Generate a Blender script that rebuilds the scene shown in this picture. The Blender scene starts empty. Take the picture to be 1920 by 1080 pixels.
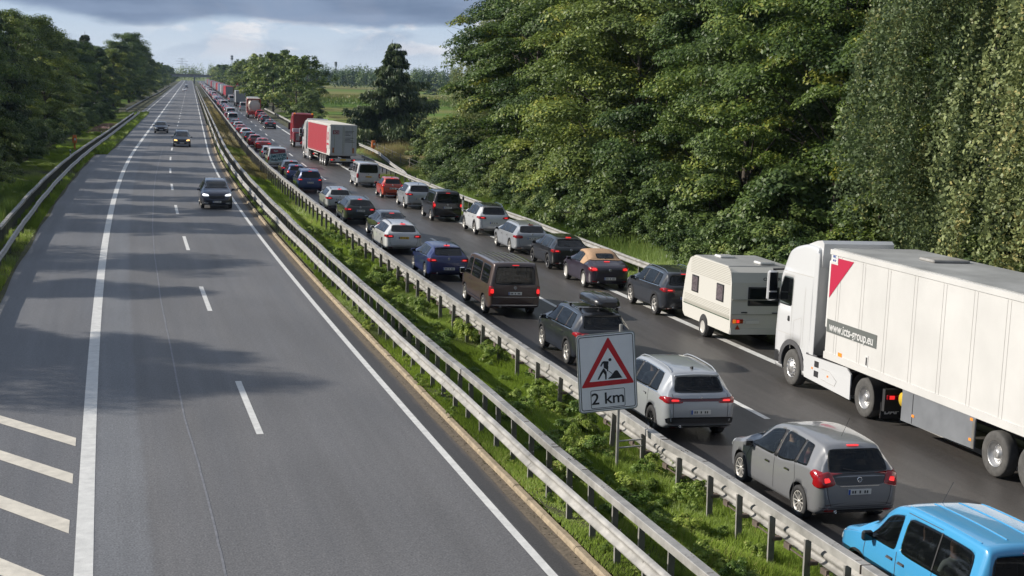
import bpy, bmesh, math, random
import numpy as np
from mathutils import Vector, Matrix
from mathutils.bvhtree import BVHTree
S = bpy.context.scene
C = S.collection
R_ = math.radians
rng = np.random.default_rng(7)
random.seed(7)
# ---------------------------------------------------------------- camera
FPX, HC = 2800.0, 8.0
CF = Vector((0.2098911, 0.96805188, -0.13719066))
CR = Vector((0.9777138, -0.20847689, 0.02476104))
CU = CR.cross(CF)
cam = bpy.data.cameras.new('camera'); co = bpy.data.objects.new('camera', cam); C.objects.link(co)
co.matrix_world = Matrix(((CR.x, CU.x, -CF.x, 0), (CR.y, CU.y, -CF.y, 0), (CR.z, CU.z, -CF.z, HC), (0, 0, 0, 1)))
cam.lens = FPX / 1920 * 36; cam.sensor_width = 36; cam.clip_start = .5; cam.clip_end = 9000
S.camera = co
# ---------------------------------------------------------------- light
SUN_EL, SUN_AZ = R_(27), R_(17)            # sun to the left of the road, a little ahead
sd = Vector((-math.cos(SUN_AZ)*math.cos(SUN_EL), math.sin(SUN_AZ)*math.cos(SUN_EL), math.sin(SUN_EL)))
sl = bpy.data.lights.new('sun', 'SUN'); sl.energy = 4.5; sl.angle = R_(.6); sl.color = (1, .93, .83)
so = bpy.data.objects.new('sun', sl); C.objects.link(so); so.rotation_euler = sd.to_track_quat('Z', 'Y').to_euler()
W = bpy.data.worlds.new('World'); S.world = W; W.use_nodes = True
S.view_settings.view_transform = 'Standard'; S.view_settings.look = 'None'
S.view_settings.exposure = 0.38; S.view_settings.gamma = 1
def build_world():
    nt = W.node_tree; N = nt.nodes; L = nt.links; N.clear()
    def n(t, **k):
        x = N.new(t)
        for a, b in k.items(): setattr(x, a, b)
        return x
    def mth(op, a, b=None, c=None, clamp=False):
        m = n('ShaderNodeMath', operation=op, use_clamp=clamp)
        for i, v in enumerate((a, b, c)):
            if v is None: continue
            if isinstance(v, (int, float)): m.inputs[i].default_value = v
            else: L.new(v, m.inputs[i])
        return m.outputs[0]
    out = n('ShaderNodeOutputWorld'); bg = n('ShaderNodeBackground')
    sky = n('ShaderNodeTexSky', sky_type='NISHITA', sun_disc=False)
    sky.sun_elevation = SUN_EL; sky.sun_rotation = math.atan2(sd.x, sd.y); sky.air_density = 1; sky.dust_density = .6
    sc = n('ShaderNodeVectorMath', operation='SCALE'); sc.inputs['Scale'].default_value = .085
    L.new(sky.outputs[0], sc.inputs[0])
    tc = n('ShaderNodeTexCoord'); sep = n('ShaderNodeSeparateXYZ'); L.new(tc.outputs['Generated'], sep.inputs[0])
    x, y, z = sep.outputs
    def noise(sx, sy, sz, scale, det=5, dist=0.0, off=(0, 0, 0)):
        mp = n('ShaderNodeMapping'); mp.inputs['Scale'].default_value = (sx, sy, sz); mp.inputs['Location'].default_value = off
        L.new(tc.outputs['Generated'], mp.inputs[0])
        t = n('ShaderNodeTexNoise'); t.inputs['Scale'].default_value = scale; t.inputs['Detail'].default_value = det
        t.inputs['Distortion'].default_value = dist; L.new(mp.outputs[0], t.inputs[0]); return t.outputs[0]
    def ramp(v, a, b):
        m = n('ShaderNodeMapRange', interpolation_type='SMOOTHSTEP'); L.new(v, m.inputs[0])
        m.inputs[1].default_value = a; m.inputs[2].default_value = b; return m.outputs[0]
    def mix(f, a, b):
        m = n('ShaderNodeMix', data_type='RGBA'); 
        if isinstance(f, (int, float)): m.inputs[0].default_value = f
        else: L.new(f, m.inputs[0])
        for i, v in ((6, a), (7, b)):
            if isinstance(v, tuple): m.inputs[i].default_value = (*v, 1)
            else: L.new(v, m.inputs[i])
        return m.outputs[2]
    # thin bright veil near the horizon
    veil = mix(ramp(z, .0, .05), (.50, .57, .66), (.36, .46, .60))
    n1 = noise(1, 1, 5, 9, 6, .3)
    base = mix(.9, sc.outputs[0], veil)
    base = mix(mth('MULTIPLY', ramp(z, .05, .5), 1.0), base, mix(ramp(noise(1, 1, 2, 3, 5, .2), .42, .62), sc.outputs[0], (.40, .45, .54)))
    # bright small puffs under the bank
    puff = mth('MULTIPLY', ramp(noise(1, 1, 2.4, 26, 7, .35, (.4, .1, 0)), .47, .60), mth('MULTIPLY', ramp(z, .006, .02), ramp(x, -.06, .04)))
    base = mix(mth('MULTIPLY', puff, .75), base, (.68, .67, .68))
    base = mix(mth('MULTIPLY', ramp(noise(1, 1, 4, 12, 5, .3, (2, 0, 0)), .45, .62), mth('MULTIPLY', ramp(z, .0, .03), .45)), base, (.21, .27, .38))
    # heavy grey-blue bank
    edge = mth('ADD', z, mth('MULTIPLY', mth('SUBTRACT', noise(1, 1, 3, 10, 6, .2), .5), .022))
    lim = mth('ADD', .031, mth('MULTIPLY', mth('MULTIPLY', mth('SUBTRACT', x, .05), mth('SUBTRACT', x, .05)), .35))
    bank = mth('MULTIPLY', ramp(mth('SUBTRACT', edge, lim), -.001, .004), mth('SUBTRACT', 1, ramp(z, .12, .3)))
    dark = mix(ramp(n1, .35, .65), (.12, .168, .26), (.19, .25, .36))
    base = mix(mth('MULTIPLY', bank, .92), base, dark)
    behind = ramp(mth('MULTIPLY', y, -1), -.05, .55)      # sky dimmed behind the camera, added to cut fill on rear faces
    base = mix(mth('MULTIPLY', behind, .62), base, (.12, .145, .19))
    # fade below horizon
    base = mix(ramp(z, -.004, -.03), base, (.12, .14, .11))
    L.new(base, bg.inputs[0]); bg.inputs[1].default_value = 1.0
    L.new(bg.outputs[0], out.inputs[0])
build_world()

def ordn(n): return f"{n}{'th' if 10 <= n % 100 <= 20 else {1: 'st', 2: 'nd', 3: 'rd'}.get(n % 10, 'th')}"
def smooth_step(x): x = max(0., min(1., x)); return x*x*(3-2*x)
# ---------------------------------------------------------------- geometry of the road
def cc(Y):                                   # x of the right-hand edge line of the left carriageway
    return 1.75 + (5.4*(1 - Y/165)**2 if Y < 165 else 0)
def hd(Y): return -2*5.4/165*(1 - Y/165) if Y < 165 else 0.0
def UP(u, Y, z=0): return Vector((cc(Y) + u, Y, z))
def zR(Y):                                    # the right carriageway lies a little lower, most of all in the dip near the lorry
    return -.15 - .32*smooth_step((Y-70)/50)*(1-smooth_step((Y-190)/160)) + .15*smooth_step((Y-300)/200)
TILT = R_(1.1)                                # crossfall of the right carriageway
def GR(px, py, h=0.0):
    z = -.15
    for _ in range(6): g = G(px, py, z+h); z = zR(g.y)
    return g
def G(px, py, z=0.0):                         # photograph point -> world point at height z
    d = CF + CR*((px-960)/FPX) - CU*((py-540)/FPX)
    return Vector((0, 0, HC)) + d*((z-HC)/d.z)

# ---------------------------------------------------------------- materials
MATS = {}
def mat(name, col=(.5, .5, .5), rough=.5, metal=0., coat=0., emit=None, es=1., var=0., vscale=8., bump=0., bscale=40., alpha=None, spec=.5, sub=None, flake=0):
    if name in MATS: return MATS[name]
    m = bpy.data.materials.new(name); m.use_nodes = True; MATS[name] = m
    nt = m.node_tree; b = nt.nodes['Principled BSDF']
    b.inputs['Base Color'].default_value = (*col, 1); b.inputs['Roughness'].default_value = rough
    b.inputs['Metallic'].default_value = metal; b.inputs['Coat Weight'].default_value = coat; b.inputs['Coat Roughness'].default_value = .04
    b.inputs['Specular IOR Level'].default_value = spec
    if emit: b.inputs['Emission Color'].default_value = (*emit, 1); b.inputs['Emission Strength'].default_value = es
    tc = nt.nodes.new('ShaderNodeTexCoord')
    if var:
        t = nt.nodes.new('ShaderNodeTexNoise'); t.inputs['Scale'].default_value = vscale; t.inputs['Detail'].default_value = 8
        t.inputs['Roughness'].default_value = .65
        nt.links.new(tc.outputs['Object'], t.inputs[0])
        mx = nt.nodes.new('ShaderNodeMix'); mx.data_type = 'RGBA'
        mr = nt.nodes.new('ShaderNodeMapRange'); mr.inputs[1].default_value = .3; mr.inputs[2].default_value = .7
        nt.links.new(t.outputs[0], mr.inputs[0]); nt.links.new(mr.outputs[0], mx.inputs[0])
        mx.inputs[6].default_value = (*[max(0, c*(1-var)) for c in col], 1); mx.inputs[7].default_value = (*[min(1, c*(1+var)) for c in col], 1)
        nt.links.new(mx.outputs[2], b.inputs['Base Color'])
        r2 = nt.nodes.new('ShaderNodeMapRange'); r2.inputs[3].default_value = max(0, rough-.12); r2.inputs[4].default_value = min(1, rough+.12)
        nt.links.new(t.outputs[0], r2.inputs[0]); nt.links.new(r2.outputs[0], b.inputs['Roughness'])
    if bump:
        t = nt.nodes.new('ShaderNodeTexNoise'); t.inputs['Scale'].default_value = bscale; t.inputs['Detail'].default_value = 6
        nt.links.new(tc.outputs['Object'], t.inputs[0])
        bp = nt.nodes.new('ShaderNodeBump'); bp.inputs['Strength'].default_value = bump; bp.inputs['Distance'].default_value = .02
        nt.links.new(t.outputs[0], bp.inputs['Height']); nt.links.new(bp.outputs[0], b.inputs['Normal'])
    return m
def glassmat(name, tint, amount):
    """tinted pane: lets `amount` of the light through, reflects like glass"""
    m = bpy.data.materials.new(name); m.use_nodes = True; MATS[name] = m
    nt = m.node_tree; nt.nodes.clear()
    o = nt.nodes.new('ShaderNodeOutputMaterial'); mx = nt.nodes.new('ShaderNodeMixShader'); mx2 = nt.nodes.new('ShaderNodeMixShader')
    tr = nt.nodes.new('ShaderNodeBsdfTransparent'); tr.inputs[0].default_value = (*tint, 1)
    df = nt.nodes.new('ShaderNodeBsdfDiffuse'); df.inputs[0].default_value = (.01, .012, .014, 1)
    gl = nt.nodes.new('ShaderNodeBsdfGlossy'); gl.inputs['Roughness'].default_value = .03
    fr = nt.nodes.new('ShaderNodeFresnel'); fr.inputs[0].default_value = 1.5
    mx2.inputs[0].default_value = amount
    nt.links.new(df.outputs[0], mx2.inputs[1]); nt.links.new(tr.outputs[0], mx2.inputs[2])
    nt.links.new(fr.outputs[0], mx.inputs[0]); nt.links.new(mx2.outputs[0], mx.inputs[1]); nt.links.new(gl.outputs[0], mx.inputs[2])
    nt.links.new(mx.outputs[0], o.inputs[0]); return m
def paint(name, col, metallic=.0, rough=.28):
    return mat('paint_'+name, col, .32 if metallic else .25, metallic*.4, coat=1., spec=.5)
M_GLASS = mat('dark_glass', (.008, .010, .012), .05, 0, 0, spec=.45)
M_CLEAR = glassmat('cabin_glass', (.62, .68, .66), .72)
M_TINT = glassmat('privacy_glass', (.42, .45, .46), .62)
M_BLACK = mat('black_plastic', (.018, .018, .02), .55, var=.2, vscale=12)
M_TRIM = mat('grey_plastic', (.07, .07, .075), .6, var=.2, vscale=12)
M_IN = mat('cabin_lining', (.03, .03, .032), .9)
M_SEAT = mat('seat_cloth', (.055, .056, .06), .95, var=.3, vscale=20)
M_TYRE = mat('tyre_rubber', (.03, .03, .031), .85, var=.3, vscale=14)
M_RIM = mat('alloy', (.66, .64, .60), .35, .35, var=.15, vscale=9)
M_RIMD = mat('dark_alloy', (.09, .09, .095), .35, .8)
M_CHROME = mat('chrome', (.75, .75, .76), .14, 1)
M_TAIL = mat('tail_lens', (.30, .006, .010), .12, 0, 1)
M_BRAKE = mat('brake_light_on', (.6, .01, .01), .15, 0, 1, emit=(1, .03, .03), es=.8)
M_AMBER = mat('amber_lens', (.7, .22, .03), .2, 0, .6, emit=(1, .3, .03), es=.3)
M_HEAD = mat('headlight_lens', (.55, .58, .6), .08, .2, 1)
M_HEADON = mat('headlight_on', (.9, .9, .9), .1, 0, 1, emit=(.9, .95, 1), es=1.3)
M_HEADAM = mat('headlight_amber_on', (.9, .7, .4), .1, 0, 1, emit=(1, .55, .15), es=1.6)
M_PLATE = mat('plate_white', (.62, .62, .6), .45)
M_PLATEY = mat('plate_yellow', (.72, .45, .04), .45)
M_PLBLUE = mat('plate_blue', (.02, .08, .35), .5)
M_INK = mat('plate_ink', (.04, .04, .045), .6)
M_WHITE = mat('gloss_white', (.66, .66, .65), .3, 0, .5, var=.04, vscale=2)

# ---------------------------------------------------------------- mesh helpers
class MB:
    def __init__(s): s.v = []; s.f = []; s.m = []; s.sm = []; s.mats = []
    def mi(s, m):
        if m not in s.mats: s.mats.append(m)
        return s.mats.index(m)
    def add(s, vs, fs, m, smooth=False):
        o = len(s.v); s.v.extend(tuple(v) for v in vs); k = s.mi(m)
        for f in fs: s.f.append([o+i for i in f]); s.m.append(k); s.sm.append(smooth)
        return s
    def merge(s, b, M=None):
        o = len(s.v)
        s.v.extend(tuple(M @ Vector(v)) for v in b.v) if M is not None else s.v.extend(b.v)
        for f, k, q in zip(b.f, b.m, b.sm): s.f.append([o+i for i in f]); s.m.append(s.mi(b.mats[k])); s.sm.append(q)
        return s
    def box(s, c, d, m, rot=None, bev=0):
        x, y, z = [q/2 for q in d]
        if bev:
            e = min(bev, x*.9, y*.9, z*.9)
            vs = []
            for sx in (-1, 1):
                for sy in (-1, 1):
                    for sz in (-1, 1):
                        vs += [(sx*x, sy*(y-e), sz*(z-e)), (sx*(x-e), sy*y, sz*(z-e)), (sx*(x-e), sy*(y-e), sz*z)]
            bm = bmesh.new(); [bm.verts.new(v) for v in vs]
            r = bmesh.ops.convex_hull(bm, input=bm.verts[:])
            bmesh.ops.dissolve_limit(bm, angle_limit=.02, verts=bm.verts[:], edges=bm.edges[:])
            bm.verts.index_update(); vs = [v.co.copy() for v in bm.verts]; fs = [[v.index for v in f.verts] for f in bm.faces]; bm.free()
        else:
            vs = [Vector((a*x, b*y, g*z)) for a in (-1, 1) for b in (-1, 1) for g in (-1, 1)]
            fs = [(0, 1, 3, 2), (4, 6, 7, 5), (0, 4, 5, 1), (2, 3, 7, 6), (0, 2, 6, 4), (1, 5, 7, 3)]
        c = Vector(c)
        if rot is not None: vs = [rot @ Vector(v) for v in vs]
        return s.add([Vector(v)+c for v in vs], fs, m)
    def tube(s, pts, rs, m, n=8, caps=True, smooth=True):
        pts = [Vector(p) for p in pts]
        if not hasattr(rs, '__len__'): rs = [rs]*len(pts)
        vs = []; k = len(pts); a = None
        for i, p in enumerate(pts):
            d = (pts[min(i+1, k-1)] - pts[max(i-1, 0)])
            if d.length < 1e-9: d = Vector((0, 0, 1))
            d.normalize()
            if a is None:
                a = d.cross(Vector((0, 0, 1)) if abs(d.z) < .9 else Vector((1, 0, 0))).normalized()
            else: a = (a - d*a.dot(d)).normalized()
            b = d.cross(a)
            vs += [p + (a*math.cos(2*math.pi*j/n) + b*math.sin(2*math.pi*j/n))*rs[i] for j in range(n)]
        fs = [(i*n+j, i*n+(j+1) % n, (i+1)*n+(j+1) % n, (i+1)*n+j) for i in range(k-1) for j in range(n)]
        s.add(vs, fs, m, smooth)
        if caps: s.add(vs[:n], [list(range(n))[::-1]], m); s.add(vs[-n:], [list(range(n))], m)
        return s
    def lathe(s, prof, m, n=28, axis='x', c=(0, 0, 0), smooth=True):
        """prof: list of (along, radius)"""
        vs = []; c = Vector(c)
        for a, r in prof:
            for j in range(n):
                q = 2*math.pi*j/n; u, w = r*math.cos(q), r*math.sin(q)
                vs.append(c + (Vector((a, u, w)) if axis == 'x' else Vector((u, a, w)) if axis == 'y' else Vector((u, w, a))))
        k = len(prof)
        return s.add(vs, [(i*n+j, i*n+(j+1) % n, (i+1)*n+(j+1) % n, (i+1)*n+j) for i in range(k-1) for j in range(n)], m, smooth)
    def prism(s, poly, a0, a1, m, axis='x'):
        """poly in the plane across `axis`, extruded from a0 to a1"""
        def P(a, p): return (a, p[0], p[1]) if axis == 'x' else (p[0], a, p[1]) if axis == 'y' else (p[0], p[1], a)
        n = len(poly); vs = [P(a0, p) for p in poly] + [P(a1, p) for p in poly]
        return s.add(vs, [list(range(n))[::-1], list(range(n, 2*n))] + [(i, (i+1) % n, n+(i+1) % n, n+i) for i in range(n)], m)
    def mesh(s, name, recalc=False):
        me = bpy.data.meshes.new(name); me.from_pydata([tuple(v) for v in s.v], [], s.f)
        for m in s.mats: me.materials.append(m)
        me.polygons.foreach_set('material_index', s.m); me.polygons.foreach_set('use_smooth', s.sm)
        if recalc:
            bm = bmesh.new(); bm.from_mesh(me); bmesh.ops.remove_doubles(bm, verts=bm.verts[:], dist=1e-5)
            bmesh.ops.recalc_face_normals(bm, faces=bm.faces[:]); bm.to_mesh(me); bm.free()
        me.update(); return me
    def obj(s, name, parent=None, recalc=False):
        return link(name, s.mesh(name, recalc), parent)
def link(name, me, parent=None):
    o = bpy.data.objects.new(name, me); C.objects.link(o)
    if parent is not None: o.parent = parent
    return o
def tag(o, label=None, cat=None, group=None, kind=None):
    if label: o['label'] = label
    if cat: o['category'] = cat
    if group: o['group'] = group
    if kind: o['kind'] = kind
    return o
def empty(name, loc=(0, 0, 0), rz=0, sc=1):
    o = bpy.data.objects.new(name, None); C.objects.link(o); o.location = loc; o.rotation_euler = (0, 0, rz)
    o.scale = (sc, sc, sc) if not hasattr(sc, '__len__') else sc; o.empty_display_size = .3; return o
def text_mb(body, size, m, ext=.003, align='CENTER', sx=1.0, bold=0.0):
    """flat lettering in the local xz plane facing -y"""
    cu = bpy.data.curves.new('t', 'FONT'); cu.body = body; cu.size = size; cu.extrude = ext; cu.align_x = align; cu.align_y = 'CENTER'; cu.offset = bold
    o = bpy.data.objects.new('t', cu); C.objects.link(o); dg = bpy.context.evaluated_depsgraph_get()
    me = bpy.data.meshes.new_from_object(o.evaluated_get(dg))
    b = MB(); b.add([(v.co.x*sx, -v.co.z, v.co.y) for v in me.vertices], [list(p.vertices) for p in me.polygons], m)
    bpy.data.objects.remove(o); bpy.data.curves.remove(cu); bpy.data.meshes.remove(me); return b
# ---------------------------------------------------------------- setting: ground, carriageways, markings
def surf(name, bands, base_rough, grain=.5, streak=.12, spec=.5, warm=(1, 1, 1)):
    """asphalt with lengthwise bands (u limits in metres) of real colour difference, aggregate grain, worn wheel tracks, patches and cracks"""
    m = bpy.data.materials.new(name); m.use_nodes = True; MATS[name] = m
    nt = m.node_tree; N = nt.nodes; L = nt.links; b = N['Principled BSDF']; b.inputs['Specular IOR Level'].default_value = spec
    uv = N.new('ShaderNodeUVMap'); uv.uv_map = 'road'; sep = N.new('ShaderNodeSeparateXYZ'); L.new(uv.outputs[0], sep.inputs[0])
    def noise(sx, sy, scale, det=5):
        mp = N.new('ShaderNodeMapping'); mp.inputs['Scale'].default_value = (sx, sy, 1); L.new(uv.outputs[0], mp.inputs[0])
        t = N.new('ShaderNodeTexNoise'); t.inputs['Scale'].default_value = scale; t.inputs['Detail'].default_value = det; L.new(mp.outputs[0], t.inputs[0]); return t.outputs[0]
    wob = N.new('ShaderNodeMath'); wob.operation = 'MULTIPLY_ADD'; L.new(noise(1, .6, 2.0, 6), wob.inputs[0]); wob.inputs[1].default_value = .22; 
    ad = N.new('ShaderNodeMath'); ad.operation = 'SUBTRACT'; L.new(sep.outputs[0], ad.inputs[0]); ad.inputs[1].default_value = .11; L.new(ad.outputs[0], wob.inputs[2])
    cr = N.new('ShaderNodeValToRGB'); cr.color_ramp.interpolation = 'LINEAR'
    mr = N.new('ShaderNodeMapRange'); mr.inputs[1].default_value = -14; mr.inputs[2].default_value = 18; L.new(wob.outputs[0], mr.inputs[0]); L.new(mr.outputs[0], cr.inputs[0])
    el = cr.color_ramp.elements
    pts = []
    for i, (u, col) in enumerate(bands):
        if i: pts.append((u-.03, bands[i-1][1]))
        pts.append((u, col))
    el[0].position = 0; el[0].color = (*pts[0][1], 1); el[1].position = 1; el[1].color = (*pts[-1][1], 1)
    for u, c in pts:
        e = el.new(min(1, max(0, (u+14)/32))); e.color = (*c, 1)
    def mul(a, fac_out, lo, hi, c0, c1):
        r = N.new('ShaderNodeMapRange'); r.inputs[1].default_value = c0; r.inputs[2].default_value = c1; r.inputs[3].default_value = lo; r.inputs[4].default_value = hi
        L.new(fac_out, r.inputs[0]); v = N.new('ShaderNodeVectorMath'); v.operation = 'SCALE'; L.new(a, v.inputs[0]); L.new(r.outputs[0], v.inputs['Scale']); return v.outputs[0]
    c = cr.outputs[0]
    c = mul(c, noise(1, 1, 28, 3), 1-grain*.9, 1+grain, .3, .7)
    c = mul(c, noise(1, 1, 9, 4), .88, 1.12, .3, .7)
    c = mul(c, noise(1.6, .03, 2.2, 5), 1-streak, 1+streak, .3, .7)
    c = mul(c, noise(.25, .12, 1.0, 6), .87, 1.12, .3, .7)
    w1 = N.new('ShaderNodeMath'); w1.operation = 'MULTIPLY_ADD'; L.new(wob.outputs[0], w1.inputs[0]); w1.inputs[1].default_value = 3.396; w1.inputs[2].default_value = 3.73
    w2 = N.new('ShaderNodeMath'); w2.operation = 'COSINE'; L.new(w1.outputs[0], w2.inputs[0]); c = mul(c, w2.outputs[0], 1.03, .965, -1, 1)
    L.new(c, b.inputs['Base Color'])
    r = N.new('ShaderNodeMapRange'); r.inputs[3].default_value = base_rough-.12; r.inputs[4].default_value = base_rough+.12; L.new(noise(1, .08, 1.6, 5), r.inputs[0]); L.new(r.outputs[0], b.inputs['Roughness'])
    bp = N.new('ShaderNodeBump'); bp.inputs['Strength'].default_value = .35; bp.inputs['Distance'].default_value = .012; L.new(noise(1, 1, 30, 3), bp.inputs['Height']); L.new(bp.outputs[0], b.inputs['Normal'])
    return m
def ysteps(a, b):
    out = [a]; 
    while out[-1] < b: out.append(min(b, out[-1] + (3 if out[-1] < 170 else 25)))
    return out
def strip(name, u0, u1, a, b, z, m, n=1, obj=True, ys=None):
    f0 = u0 if callable(u0) else (lambda Y: u0); f1 = u1 if callable(u1) else (lambda Y: u1); fz = z if callable(z) else (lambda Y: z)
    ys = ys or ysteps(a, b); vs = []; uvs = []
    for Y in ys:
        for i in range(n+1):
            u = f0(Y) + (f1(Y)-f0(Y))*i/n; vs.append(UP(u, Y, fz(Y))); uvs.append((u, Y))
    fs = [(k*(n+1)+i, k*(n+1)+i+1, (k+1)*(n+1)+i+1, (k+1)*(n+1)+i) for k in range(len(ys)-1) for i in range(n)]
    mb = MB(); mb.add(vs, fs, m)
    if not obj: return mb, uvs
    me = mb.mesh(name); lay = me.uv_layers.new(name='road')
    for l in me.loops: lay.data[l.index].uv = uvs[l.vertex_index]
    o = link(name, me); tag(o, kind='structure'); return o
A_L = surf('asphalt_left', [(-14, (.124, .125, .131)), (-7.15, (.150, .154, .162)), (-6.35, (.124, .122, .123)), (-.25, (.116, .114, .115)), (.1, (.045, .043, .042)), (.45, (.095, .08, .065))], .60, grain=.42, streak=.06)
A_R = surf('asphalt_right', [(0, (.046, .044, .043)), (5.0, (.042, .040, .040)), (8.9, (.070, .065, .061)), (12.3, (.066, .062, .058))], .46, grain=.34, spec=.45)
M_LINE = mat('road_paint', (.62, .62, .60), .6, var=.16, vscale=3.5, bump=.2)
M_LINEY = mat('worn_road_paint', (.62, .58, .50), .65, var=.18, vscale=3, bump=.2)
M_SEAM = mat('crack_sealant', (.17, .17, .18), .5, var=.4, vscale=4)
M_CONC = mat('kerb_stone', (.31, .25, .17), .85, var=.35, vscale=5, bump=.4)
def aleft(Y):
    if Y < 150: return -10.75
    if Y < 160: return -10.75 + 1.2*smooth_step((Y-150)/10)
    if Y < 213: return -9.55
    return -9.55 - 2.1*smooth_step((Y-213)/30)
strip('road_left', aleft, .72, -40, 1700, 0, A_L, 6)
strip('road_right', 4.7, 13.6, -40, 1700, zR, A_R, 4)
strip('lay_by', 13.6, lambda Y: 13.6+2.9*smooth_step((Y-128)/12)*(1-smooth_step((Y-205)/15)), 126, 222, lambda Y: zR(Y)-.004, A_R, 2)
# ground sheet reaching the horizon
gm = bpy.data.materials.new('field_ground'); gm.use_nodes = True
nt = gm.node_tree; N = nt.nodes; L = nt.links; b = N['Principled BSDF']; b.inputs['Roughness'].default_value = .95; b.inputs['Specular IOR Level'].default_value = .1
geo = N.new('ShaderNodeNewGeometry')
def gn(sc, det, mscale=(1, 1, 1)):
    mp = N.new('ShaderNodeMapping'); mp.inputs['Scale'].default_value = mscale; L.new(geo.outputs['Position'], mp.inputs[0])
    t = N.new('ShaderNodeTexNoise'); t.inputs['Scale'].default_value = sc; t.inputs['Detail'].default_value = det; L.new(mp.outputs[0], t.inputs[0]); return t.outputs[0]
def gmix(f, a, c):
    m = N.new('ShaderNodeMix'); m.data_type = 'RGBA'; L.new(f, m.inputs[0])
    for i, v in ((6, a), (7, c)):
        if isinstance(v, tuple): m.inputs[i].default_value = (*v, 1)
        else: L.new(v, m.inputs[i])
    return m.outputs[2]
def gr(v, a, c):
    m = N.new('ShaderNodeMapRange'); m.inputs[1].default_value = a; m.inputs[2].default_value = c; L.new(v, m.inputs[0]); return m.outputs[0]
near = gmix(gr(gn(.7, 8), .35, .65), (.035, .060, .012), (.085, .105, .022))
near = gmix(gr(gn(.13, 6), .5, .75), near, (.11, .10, .035))
sepg = N.new('ShaderNodeSeparateXYZ'); L.new(geo.outputs['Position'], sepg.inputs[0])
far = gmix(gr(gn(.004, 3, (1, 3, 1)), .42, .58), (.10, .17, .028), (.19, .18, .06))
col = gmix(gr(sepg.outputs[1], 190, 230), near, far); L.new(col, b.inputs['Base Color'])
bp = N.new('ShaderNodeBump'); bp.inputs['Strength'].default_value = .8; bp.inputs['Distance'].default_value = .1; L.new(gn(6, 6), bp.inputs['Height']); L.new(bp.outputs[0], b.inputs['Normal'])
mb = MB(); gx = [-3500, -1200, -400, -100, -30, 0, 30, 100, 400, 1200, 3500]; gy = [-80, 0, 60, 150, 300, 600, 1200, 2400, 5000]
mb.add([(x, y, -.06) for y in gy for x in gx], [(j*11+i, j*11+i+1, (j+1)*11+i+1, (j+1)*11+i) for j in range(8) for i in range(10)], gm)
for _i, _v in enumerate(mb.v): mb.v[_i] = (_v[0], _v[1], -.55)
tag(mb.obj('ground'), kind='structure')
M_SOIL = mat('verge_soil', (.060, .062, .022), .95, var=.5, vscale=1.6, bump=.8, bscale=5)
M_GRAV = mat('gutter_gravel', (.13, .105, .075), .95, var=.4, vscale=9, bump=.8, bscale=12)
def wav(u, amp=.08, f=1.3): return lambda Y: u + amp*math.sin(Y*f) + amp*.6*math.sin(Y*f*2.7+1)
def zM(u, Y): return .09 + (zR(Y)-.08)*smooth_step((u-1.2)/3.4)
_m = ysteps(-40, 1700); _mb = MB(); _us = [.93, 1.5, 2.2, 2.9, 3.6, 4.2, 4.74]
_mb.add([UP(u + (.05*math.sin(Y*1.3) if u > 4.5 else 0), Y, zM(u, Y)) for Y in _m for u in _us], [(j*7+i, j*7+i+1, (j+1)*7+i+1, (j+1)*7+i) for j in range(len(_m)-1) for i in range(6)], M_SOIL, True)
tag(_mb.obj('median_ground'), kind='structure')
strip('verge_right', wav(13.5, .1), 22, -40, 126, lambda Y: zR(Y)+.012, M_SOIL, 2)
strip('verge_right', lambda Y: 13.55+3.0*smooth_step((Y-128)/12)*(1-smooth_step((Y-205)/15)), 24, 126, 1500, lambda Y: zR(Y)+.012, M_SOIL, 2)
strip('verge_left', -17, lambda Y: aleft(Y)+.05+.06*math.sin(Y*1.7), -40, 1500, .012, M_SOIL, 2)
# kerb of single stones along the median
mb = MB(); Y = -8
while Y < 240:
    l = 1.0; a, c = UP(.72, Y), UP(.72, Y+l-.012); d = .13
    jz = random.uniform(-.012, .012); n = Vector((1, 0, 0))
    vs = [a+Vector((0, 0, -.05)), c+Vector((0, 0, -.05)), c+Vector((0, 0, .075+jz)), a+Vector((0, 0, .075+jz)), a+Vector((.03, 0, .105+jz)), c+Vector((.03, 0, .105+jz)),
          c+Vector((d, 0, .105+jz)), a+Vector((d, 0, .105+jz))]
    mb.add(vs, [(0, 3, 2, 1), (3, 4, 5, 2), (4, 7, 6, 5)], M_CONC); Y += l
o = mb.obj('kerb'); tag(o, kind='structure')
# painted markings
ZL = .006
strip('line_wide_left', -7.56, -7.26, -10, 1600, ZL, M_LINE)
strip('line_edge_median', -.075, .085, -10, 1600, ZL, M_LINE)
strip('line_edge_slip', -10.7, -10.5, 292, 1500, ZL, M_LINE)
strip('line_edge_shoulder', 12.17, 12.43, -20, 1500, lambda Y: zR(Y)+ZL, M_LINE)
mb = MB(); k = 0
Y = 33.2-18*2
while Y < 900:
    q = strip('', -3.78, -3.62, 0, 0, ZL, M_LINE, obj=False, ys=[Y, Y+3, Y+6])[0]; mb.merge(q)
    q = strip('', 8.74, 8.90, 0, 0, lambda Y: zR(Y)+ZL, M_LINE, obj=False, ys=[Y+.9, Y+3.9, Y+6.9])[0]; mb.merge(q); Y += 18
tag(mb.obj('lane_dashes'), kind='structure')
mb = MB()
for Y, w in ((32.9, .75), (29.85, .75), (26.6, .8), (23.1, .8)):
    a, c = UP(-7.68, Y-w*.5), UP(-7.68, Y+w*.5); d = Vector((-3.1, 4.0, 0))
    vs = [a, c, c+d, a+d]; mb.add([v+Vector((0, 0, ZL)) for v in vs], [(0, 1, 2, 3)], M_LINEY)
tag(mb.obj('hatch_markings'), kind='structure')
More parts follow.
